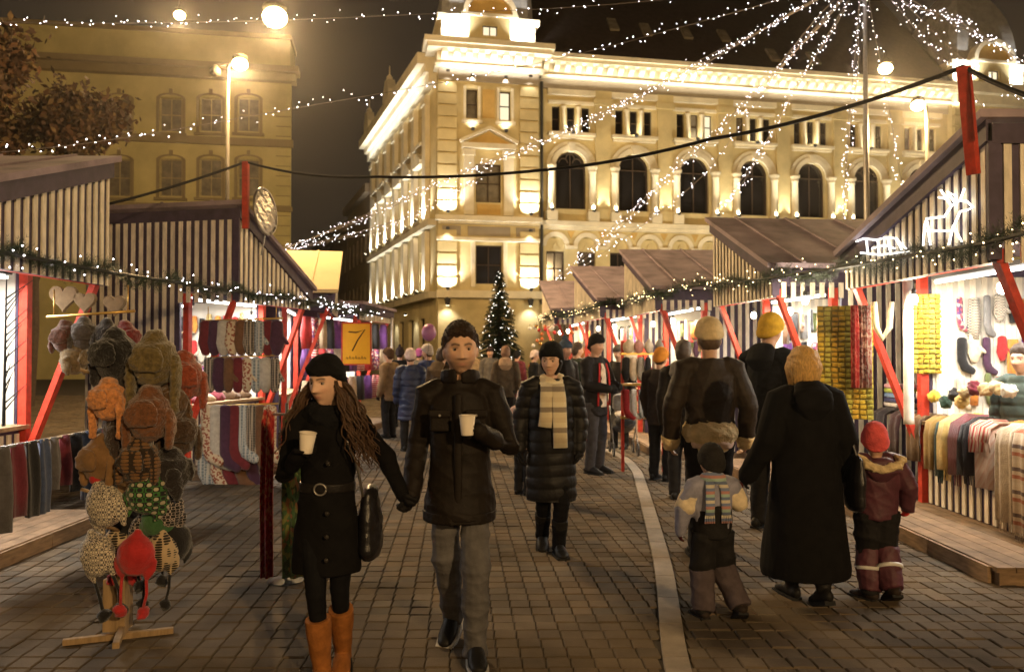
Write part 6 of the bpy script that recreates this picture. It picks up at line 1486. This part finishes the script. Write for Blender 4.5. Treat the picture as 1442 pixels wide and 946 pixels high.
# ---------------------------------------------------------------- woman with the checked scarf
sY = 6.5; sX = px(776, 480, sY).x
sw = Person('smiling woman in black quilted coat with a checked cream scarf', (sX, sY, 0), R(4), 1.69, female=True, near=True, vox=.0075, skin=(.68, .43, .30), build=1.0, pose=dict(
    kneeL=(.075, -.10, .50), ankL=(.06, -.02, .085), kneeR=(-.06, .02, .5), ankR=(-.05, .24, .13), toeR=(-.1, -1, -.35), elL=(.255, .05, 1.13), wrL=(.235, -.02, .90), elR=(-.26, .06, 1.13), wrR=(-.275, .0, .90), hyaw=R(-22)))
sw.gloves(K_GLOVE); sw.body(lips=(.50, .16, .13)); sw.beanie(dark('black_hat', (.010, .010, .010), .9, bump=.6, bs=120), .045, -.04, .020, .035)
sw.shell('hair', lambda x, y, z: np.where((y < .035) & (np.abs(x) > .03) & (z < .03), .012, -.015), dark('black_hair', (.012, .010, .008), .5), noise=.003)
mb = sw.mb(); sw.torso(mb, .45, [(.47, .215, .165), (.6, .215, .165), (.8, .21, .16), (.95, .20, .152), (1.1, .19, .145), (1.25, .195, .148), (1.36, .19, .14), (1.43, .14, .115), (1.49, .10, .10)]); sw.sleeves(mb, (.088, .075, .066, .055))
sw.fin('quilted_coat', mb, dark('black_nylon', (.011, .010, .010), .55, spec=.25, bump=.2, bs=70), .009, 2, dict(amp=.004, freq=18, seed=4, quilt=.013, qf=34))
K_CHK = pattern('check_scarf', [(.72, .62, .42), (.30, .25, .19), (.75, .66, .46), (.68, .57, .38)], 'stripes', (0, 0, 6.2))
sw.scarf(K_CHK, .085, 1.47, .038)
sw.strip('scarf_end', K_CHK, [(-.045, -.115, 1.46), (-.055, -.165, 1.36), (-.06, -.175, 1.2), (-.075, -.178, 1.10)], .115, .014); sw.strip('scarf_end', K_CHK, [(.035, -.120, 1.45), (.045, -.180, 1.34), (.05, -.192, 1.15), (.055, -.19, .93)], .12, .014)
sw.trousers(K_TIGHT, (.09, .07, .06)); sw.shoes(K_SHOE, .26, .052, .55, name='boot')

# ---------------------------------------------------------------- blonde woman in the long coat, from behind
bY = 5.25; bX = px(1133, 480, bY).x
bl = Person('blonde woman in long black coat seen from behind holding a child\'s hand', (bX, bY, 0), math.pi + R(4), 1.67, near=True, vox=.009, female=True, build=1.05, pose=dict(
    kneeL=(.07, -.08, .5), ankL=(.05, -.12, .085), kneeR=(-.08, 0, .5), ankR=(-.06, .14, .12), toeR=(0, -1, -.35), elL=(.275, .02, 1.13), wrL=(.36, -.10, .90), elR=(-.27, .03, 1.13), wrR=(-.30, -.04, .90), hpitch=R(-6), hyaw=R(-12)))
bl.gloves(K_GLOVE); bl.body()
K_BLO = mat('blonde_hair', (.60, .36, .11), .5, .35, 30, .6, 140, stretch=(4, 4, 1), spec=.4)
bl.shell('hair', lambda x, y, z: np.where(y < .045, .022 + .010*sstep(-.03, .05, z), np.where(z > .055, .022, -.015)) - .02*sstep(-.085, -.118, z), K_BLO, noise=.008, seed=4)
mb = bl.mb(); rr = random.Random(9)
for k in range(420):
    a = rr.uniform(.9, 2*math.pi-.9) + bl.P['hyaw']; hd = bl.P['head']; z0 = rr.uniform(.02, .125); e = math.sqrt(max(.05, 1-(z0/.16)**2))
    p0 = V(hd.x + math.sin(a)*.104*e, hd.y - math.cos(a)*.122*e, hd.z + z0); p1 = V(hd.x + math.sin(a)*.114, hd.y - math.cos(a)*.128, hd.z - .03); p2 = V(hd.x + math.sin(a)*.097, hd.y - math.cos(a)*.108, hd.z - rr.uniform(.08, .135))
    mb.loft([p0, p0.lerp(p1, .5) + V(math.sin(a), -math.cos(a), 0)*.012, p1, p2], [.003, .0048, .0048, .001], 5)
obj('hair_lock', mb, K_BLO, bl.t, True)['kind'] = 'stuff'
mb = bl.mb(); bl.torso(mb, .2, [(.20, .285, .235), (.26, .292, .24), (.5, .27, .21), (.75, .245, .185), (.95, .225, .165), (1.1, .21, .15), (1.25, .215, .15), (1.36, .205, .14), (1.43, .14, .115), (1.50, .095, .095)]); bl.sleeves(mb, (.09, .082, .075, .066), .03)
bl.fin('long_coat', mb, K_COAT, .010, 3, dict(amp=.009, freq=9, seed=11, zs=.35))
mb = bl.mb(); mb.loft([V(0, .13, 1.28), V(0, .165, 1.36), V(0, .13, 1.46), V(0, .07, 1.51)], [(.06, .03), (.125, .04), (.14, .055), (.11, .05)], 18, (0, 1, 0)); bl.fin('hood', mb, K_COAT, .01, 3, dict(amp=.008, freq=14, seed=2))
bl.shoes(K_SHOE, .26, .05, .25, name='boot')
hp_ = bl.M @ V(-.30, .10, .86); t = thing('shoulder_bag', 'black shoulder bag hanging behind the blonde woman\'s elbow', 'bag', hp_)
mb = MB(); mb.loft([hp_ + V(0, 0, -.15), hp_, hp_ + V(0, 0, .15)], [(.05, .13), (.055, .13), (.03, .11)], 16, (0, 1, 0)); me = remesh(mb, .01, 3); wrinkle(me, .004, 20, 3); obj('bag_body', me, dark('bag_leather', (.012, .011, .012), .3), t, True)
mb = MB(); mb.loft([hp_ + V(0, -.06, .14), bl.M @ V(-.29, .05, 1.2), bl.M @ V(-.17, .05, 1.49), bl.M @ V(-.18, -.08, 1.44)], [(.012, .006)]*4, 8); obj('strap', mb, dark('bag_leather', (0, 0, 0)), t, True)

# ---------------------------------------------------------------- boy and girl
boyY = 4.98; boyX = px(1002, 480, boyY).x
boy = Person('small boy in padded suit with a fringed striped scarf', (boyX, boyY, 0), math.pi + R(6), 1.10, hs=1.5, near=True, vox=.008, build=1.12, pose=dict(
    kneeL=(.11, -.03, .50), ankL=(.12, .03, .09), kneeR=(-.13, -.04, .51), ankR=(-.23, .20, .16), toeR=(-.1, -1, -.55), shL=(.20, 0, 1.40), shR=(-.20, 0, 1.40), elL=(.31, .0, 1.16), wrL=(.33, -.06, .93), elR=(-.31, -.03, 1.20), wrR=(-.38, -.16, 1.28), hdR=(-.2, -.3, .9), hyaw=R(10)))
boy.gloves(dark('red_black_mitten', (.05, .012, .01), .9), .016); boy.body()
boy.beanie(dark('grey_black_cap', (.022, .020, .019), .9, bump=.5, bs=120), .02, -.075, .016, .012)
K_BJ = dark('lilac_grey_jacket', (.24, .24, .31), .7, bump=.2)
mb = boy.mb(); boy.torso(mb, .9, [(.92, .165, .13), (1.05, .185, .145), (1.2, .195, .15), (1.34, .195, .145), (1.42, .15, .12), (1.47, .10, .10)]); boy.sleeves(mb, (.098, .090, .080, .062)); boy.fin('jacket', mb, K_BJ, .008, 3, dict(amp=.010, freq=16, seed=7))
for S, sg in (('L', 1), ('R', -1)):
    mb = boy.mb(); a, e = boy.P['sh'+S], boy.P['el'+S]; mb.loft([a.lerp(e, .35), a.lerp(e, .9)], [.112, .108], 14); boy.fin('sleeve_patch', mb, dark('cream_patch', (.62, .52, .36), .8), .008, 2, dict(amp=.006, freq=20, seed=2))
K_BT = dark('black_padded', (.013, .012, .012), .7); K_BT2 = dark('plum_grey_padded', (.075, .058, .062), .75)
boy.trousers(K_BT, (.135, .112, .10), dict(amp=.010, freq=15, seed=5), thin=.7); 
mb = boy.mb(); boy.torso(mb, .9, [(.86, .172, .14), (1.0, .18, .148), (1.16, .19, .156), (1.22, .12, .158)]); boy.fin('bib', mb, K_BT, .009, 3, dict(amp=.008, freq=15, seed=6))
for S in 'LR':
    mb = boy.mb(); k, a = boy.P['knee'+S], boy.P['ank'+S]; mb.loft([k.lerp(a, -.02), k.lerp(a, .5), k.lerp(a, .98)], [.138, .130, .118], 14, (0, 1, 0), False); boy.fin('trouser_leg', mb, K_BT2, .009, 2, dict(amp=.010, freq=18, seed=8))
boy.shoes(dark('child_boot', (.028, .020, .016), .7), .28, .07)
K_SC = pattern('kid_scarf', [(.55, .50, .40), (.13, .17, .27), (.30, .42, .36), (.40, .20, .18), (.16, .20, .32)], 'stripes', (0, 0, 11))
boy.scarf(K_SC, .105, 1.47, .045)
for sx in (-.075, .085):
    st = boy.strip('scarf_end', K_SC, [(sx*.8, .12, 1.47), (sx, .175, 1.38), (sx*1.05, .185, 1.22), (sx*1.1, .185, 1.12)], .10, .016)
    mb = boy.mb()
    for q in range(6): mb.loft([V(sx*1.1 - .045 + q*.018, .185, 1.125), V(sx*1.15 - .05 + q*.020, .19, 1.045)], [.008, .007], 6)
    obj('fringe', mb, K_SC, st, True)['kind'] = 'stuff'

gY = 5.35; gX = px(1232, 480, gY).x
girl = Person('small girl in plum snowsuit with a coral pink hat and fur hood', (gX, gY, 0), math.pi - R(6), 1.20, hs=1.42, near=True, vox=.008, build=1.12, pose=dict(
    kneeL=(.06, -.06, .50), ankL=(.09, .06, .09), kneeR=(-.09, -.04, .51), ankR=(-.10, .18, .15), toeR=(.1, -1, -.5), toeL=(.6, -1, 0), shL=(.20, 0, 1.40), shR=(-.20, 0, 1.40), elL=(.29, .0, 1.18), wrL=(.27, -.14, 1.10), elR=(-.32, .02, 1.17), wrR=(-.33, -.04, .98), hyaw=R(-6)))
girl.gloves(dark('red_mitten', (.40, .03, .03), .9), .015); girl.body()
girl.beanie(dark('coral_knit', (.66, .10, .10), .85, bump=.6, bs=110), .02, -.09, .016, .012)
K_PL = dark('plum_nylon', (.075, .022, .032), .6, bump=.2, bs=60, spec=.35)
mb = girl.mb(); girl.torso(mb, .9, [(.84, .185, .15), (.92, .19, .152), (1.05, .185, .15), (1.2, .195, .155), (1.34, .195, .15), (1.42, .16, .13), (1.47, .11, .11)]); girl.sleeves(mb, (.10, .09, .082, .064)); girl.fin('snow_jacket', mb, K_PL, .008, 3, dict(amp=.011, freq=15, seed=12))
mb = girl.mb(); mb.loft([V(0, .17, 1.26), V(0, .205, 1.34), V(0, .17, 1.44)], [(.09, .03), (.17, .045), (.15, .05)], 18, (0, 1, 0)); girl.fin('hood', mb, K_PL, .009, 3, dict(amp=.006, freq=18, seed=3))
mb = girl.mb(); ring = [V(math.cos(a)*.20, .13 + .115*math.sin(a)*(1 if math.sin(a) > 0 else .4), 1.415 + .05*abs(math.cos(a)) - .045*max(0, math.sin(a))) for a in np.linspace(-.35, math.pi+.35, 20)]
mb.loft(ring, [.045]*20, 10, (0, 0, 1)); girl.fin('fur_trim', mb, K_FUR, .008, 1, dict(amp=.012, freq=60, seed=4))
girl.trousers(dark('black_padded', (0, 0, 0)), (.135, .115, .10), dict(amp=.010, freq=15, seed=15), thin=.7)
for S in 'LR':
    mb = girl.mb(); k, a = girl.P['knee'+S], girl.P['ank'+S]; mb.loft([k.lerp(a, -.1), k.lerp(a, .5), k.lerp(a, .98)], [.140, .128, .112], 14, (0, 1, 0), False); girl.fin('trouser_leg', mb, K_PL, .009, 2, dict(amp=.010, freq=18, seed=18))
    mb = girl.mb(); mb.loft([k.lerp(a, .42), k.lerp(a, .50)], [.142, .140], 18, (0, 1, 0), False); obj('reflective_band', mb, mat('reflective', (.6, .58, .55), .4), girl.t, True)
girl.shoes(dark('child_boot', (0, 0, 0)), .29, .072)

# ---------------------------------------------------------------- man in leather jacket and beige hat
lY = 6.45; lX = px(999, 480, lY).x
lm = Person('man in brown leather jacket with fleece cuffs and a beige hat', (lX, lY, 0), math.pi - R(3), 1.88, near=True, vox=.010, build=1.0, pose=dict(
    elL=(.285, .03, 1.13), wrL=(.285, -.05, .88), elR=(-.285, .03, 1.13), wrR=(-.28, -.05, .89), ankL=(.11, .12, .10), kneeR=(-.09, -.1, .5), ankR=(-.1, -.12, .085)))
lm.body(); lm.hair(dark('grey_brown_hair', (.10, .065, .04), .6), .012, .06, -.075, .003)
lm.beanie(dark('beige_felt', (.58, .46, .27), .9, bump=.4, bs=100), .03, .0, .024, .035, fold=True)
mb = lm.mb(); lm.torso(mb, .9, [(.95, .188, .145), (1.0, .188, .143), (1.1, .188, .14), (1.25, .205, .148), (1.36, .205, .142), (1.43, .15, .12), (1.50, .105, .105)]); lm.sleeves(mb, (.088, .078, .070, .062)); lm.fin('leather_jacket', mb, K_LEATH, .009, 3, dict(amp=.008, freq=15, seed=21))
mb = lm.mb(); mb.loft([V(0, 0, .925), V(0, 0, .965)], [(.212, .168), (.212, .168)], 26, (0, 1, 0)); lm.fin('fleece_hem', mb, K_FUR, .009, 1, dict(amp=.006, freq=50, seed=2))
for S in 'LR':
    d = (lm.P['wr'+S] - lm.P['el'+S]).normalized(); mb = lm.mb(); mb.loft([lm.P['wr'+S] - d*.015, lm.P['wr'+S] + d*.02], [.073, .073], 16); lm.fin('fleece_cuff', mb, K_FUR, .009, 1, dict(amp=.006, freq=50, seed=3))
mb = lm.mb(); lm.torso(mb, .8, [(.83, .172, .135), (.86, .186, .145), (.94, .184, .142)]); lm.fin('shirt_tail', mb, dark('pale_shirt', (.58, .42, .33), .9), .009, 2, dict(amp=.007, freq=22, seed=2))
lm.trousers(K_BT, (.105, .085, .07)); lm.shoes(K_SHOE)

# ---------------------------------------------------------------- man in yellow beanie
yY = 7.4; yX = px(1083, 480, yY).x
ym = Person('person in black hooded coat with a mustard yellow beanie', (yX, yY, 0), math.pi - R(50), 1.98, near=True, vox=.011, build=1.0, pose=dict(elL=(.25, .0, 1.13), wrL=(.2, -.16, .95), hpitch=R(4)))
ym.gloves(K_GLOVE); ym.body(); ym.beanie(dark('mustard_knit', (.55, .34, .03), .95, bump=.8, bs=110), .03, -.06, .020, .022)
mb = ym.mb(); ym.torso(mb, .6, [(.62, .20, .155), (.8, .2, .155), (.95, .195, .15), (1.1, .19, .145), (1.25, .195, .148), (1.36, .19, .14), (1.43, .14, .115), (1.50, .10, .10)]); ym.sleeves(mb, (.085, .076, .066, .056)); ym.fin('coat', mb, K_COAT, .010, 3, dict(amp=.008, freq=14, seed=31))
mb = ym.mb(); mb.loft([V(0, .12, 1.33), V(0, .15, 1.40), V(0, .10, 1.50)], [(.09, .03), (.13, .045), (.12, .05)], 16, (0, 1, 0)); ym.fin('hood', mb, K_COAT, .01, 2)
ym.trousers(K_BT); ym.shoes(K_SHOE)

# ---------------------------------------------------------------- background shoppers
def shopper(label, x, Y, yaw, H, coat, hat=None, hair=None, hem=.75, trou=K_BT, pose=None, vox=.014, build=1.0, pom=None, hood=None, female=False, hs=1.07, pack=None, quilt=0, skin=(.52, .31, .21), feet=True):
    X = px(x, 480, Y).x; p = Person(label, (X, Y, 0), yaw, H, pose, hs, False, skin, female, None, build, vox)
    p.gloves(K_GLOVE); p.body()
    if not hair and hat: p.hair(K_DBR, .010, .06, -.085, .003)
    if hair: p.hair(hair, .02, .06, -.09, .004)
    if hat: p.beanie(hat, .04, -.045, .018, .025, pom=pom)
    prof = [(hem, .19, .145), (.95, .185, .142), (1.1, .18, .138), (1.25, .192, .142), (1.36, .19, .136), (1.43, .14, .115), (1.50, .10, .10)]
    if hem < .7: prof = [(hem, .22, .17), ((hem+.95)/2, .205, .155)] + prof[1:]
    mb = p.mb(); p.torso(mb, hem, prof); p.sleeves(mb, (.084, .074, .064, .055)); p.fin('coat', mb, coat, vox*.9, 2, dict(amp=.008, freq=15, seed=int(x), quilt=quilt, qf=32))
    if hood:
        mb = p.mb(); mb.loft([V(0, .12, 1.33), V(0, .16, 1.41), V(0, .10, 1.52)], [(.09, .03), (.14, .045), (.13, .05)], 16, (0, 1, 0)); p.fin('hood', mb, hood, vox, 2)
    p.trousers(trou); p.shoes(K_SHOE)
    return p
K_NAVY = dark('navy_nylon', (.012, .02, .06), .5, spec=.4); K_OLIVE = dark('olive_brown', (.075, .055, .035), .8); K_WH = dark('pale_knit', (.60, .48, .45), .9, bump=.6)
cp = shopper('man in open black jacket and fur cap in profile at the stall', 838, 10.8, R(48), 1.86, dark('black_jacket', (.014, .012, .012), .7), hat=dark('black_fur_cap', (.013, .011, .010), .95, bump=.9, bs=80), trou=dark('dark_jeans', (.045, .042, .045), .85), pose=dict(elL=(.25, -.08, 1.15), wrL=(.12, -.28, 1.12), elR=(-.25, -.06, 1.14), wrR=(-.14, -.28, 1.1)))
mb = cp.mb(); cp.torso(mb, .9, [(.86, .13, .155), (1.0, .13, .155), (1.2, .12, .158), (1.34, .10, .150), (1.42, .07, .12)]); cp.fin('white_shirt', mb, dark('cream_shirt', (.62, .50, .38), .9), .012, 2)
for sx in (-1, 1): cp.strip('red_trim', dark('red_trim', (.45, .03, .03), .8), [(sx*.125, -.135, .88), (sx*.12, -.145, 1.1), (sx*.10, -.14, 1.3), (sx*.07, -.12, 1.42)], .03, .012)
shopper('person in dark coat with a slate blue bobble hat', 795, 12.2, R(40), 1.80, K_JACK, hat=dark('slate_blue_knit', (.05, .075, .12), .9, bump=.6), pom=.04)
shopper('person in olive brown hooded jacket seen from behind near the spruce', 712, 15.5, math.pi, 1.74, K_OLIVE, hair=dark('thin_brown_hair', (.20, .12, .08), .6), hood=dark('pale_fur_hood', (.34, .24, .16), .95), hem=.78)
shopper('person in navy padded coat and pale knit hat seen from behind', 578, 13.2, math.pi + R(8), 1.68, K_NAVY, hat=K_WH, hem=.55, quilt=.01, female=True)
shopper('person in blue coat with a grey striped hat turning away', 603, 14.4, math.pi + R(60), 1.76, dark('blue_coat', (.02, .03, .09), .6), hat=pattern('grey_stripe_hat', [(.45, .40, .36), (.2, .18, .18), (.5, .45, .4)], 'stripes', (0, 0, 30)), hem=.7)
shopper('person in brown furry hooded jacket beside the blue coats', 622, 12.4, math.pi - R(30), 1.70, dark('brown_fur_jacket', (.055, .035, .02), .9), hair=K_DBR, hood=dark('brown_fur_hood', (.11, .07, .035), .95))
shopper('distant person in black with a dark bobble hat by the red stall', 563, 17.5, math.pi, 1.72, K_COAT, hat=dark('dark_bobble', (.03, .02, .02), .9), pom=.035)
shopper('distant person in grey coat walking toward the spruce tree', 690, 21, R(10), 1.75, dark('grey_coat', (.10, .09, .08), .8), hat=dark('dark_bobble', (0, 0, 0)))
shopper('child in pale pink padded jacket behind the checked scarf woman', 737, 9.2, math.pi - R(40), 1.24, dark('pale_pink_nylon', (.60, .42, .38), .7), hat=K_WH, hs=1.3, build=1.15, hem=.8, quilt=.012)
shopper('stall keeper in grey cap and dark coat at the hat racks', 872, 13.6, R(-30), 1.74, K_JACK, hat=dark('grey_cap', (.10, .085, .07), .9), hair=None)
shopper('stall keeper in grey green puffer jacket behind the knitwear counter', 1440, 6.9, R(-60), 1.70, dark('grey_green_puffer', (.06, .08, .068), .6), hair=K_DBR, quilt=.014, vox=.012)
shopper('shopper in beige coat between the distant stall roofs', 665, 24, math.pi, 1.7, dark('beige_coat', (.30, .22, .14), .8), hat=dark('dark_bobble', (0, 0, 0)), hem=.5)

# more of the crowd along the stalls
K_GRN = dark('dark_green_coat', (.02, .03, .022), .8); K_CHAR = dark('charcoal_coat', (.03, .028, .028), .85)
shopper('person in charcoal coat and red hat by the ornament stalls', 768, 16.2, R(70), 1.70, K_CHAR, hat=dark('red_hat', (.35, .03, .03), .9), female=True)
shopper('person in black coat and white hat by the ornament stalls', 752, 18.2, R(95), 1.66, K_COAT, hat=K_WH, female=True, hem=.5)
shopper('bareheaded man in dark green coat at the fourth stall', 812, 14.6, R(110), 1.80, K_GRN, hair=K_DBR)
shopper('person in dark brown coat and orange hat at the goods rack', 930, 10.2, R(140), 1.68, dark('deep_brown_coat', (.03, .02, .014), .8), hat=dark('orange_hat', (.50, .20, .03), .9), female=True)
shopper('person in black jacket with grey hood behind the leather jacket man', 962, 8.9, R(160), 1.76, K_JACK, hair=K_DBR, hood=dark('grey_hood', (.18, .17, .16), .9))
shopper('person in grey coat and purple hat beyond the blue coats', 590, 19.5, math.pi, 1.70, dark('grey_coat', (0, 0, 0)), hat=dark('purple_hat', (.22, .06, .20), .9))
shopper('man in black coat walking toward the couple from the street', 640, 17.0, R(-8), 1.80, K_COAT, hair=K_DBR)
shopper('woman in wine coat and black hat near the spruce tree', 728, 20.5, R(150), 1.66, dark('wine_coat', (.10, .02, .025), .8), hat=dark('black_hat', (0, 0, 0)), hem=.5, female=True)
shopper('person in tan coat and brown hat at the red-goods stall', 548, 15.2, R(-120), 1.70, dark('tan_coat', (.22, .14, .07), .8), hat=dark('brown_hat', (.08, .045, .025), .9))

# ================================================================== thin mist volume added to put halos round the lamps
hm_ = bpy.data.materials.new('mist'); hm_.use_nodes = True; n_ = hm_.node_tree.nodes; n_.clear()
ho = n_.new('ShaderNodeOutputMaterial'); pv = n_.new('ShaderNodeVolumePrincipled')
pv.inputs['Color'].default_value = (.95, .92, .88, 1); pv.inputs['Density'].default_value = 0.00065; pv.inputs["Anisotropy"].default_value = .90
hm_.node_tree.links.new(pv.outputs[0], ho.inputs['Volume'])
mb = MB(); mb.box(-70, -25, -1, 70, 130, 32)
tag(obj('halo_haze', mb, hm_), None, None, kind='stuff')
bpy.data.scenes.remove(WORK)
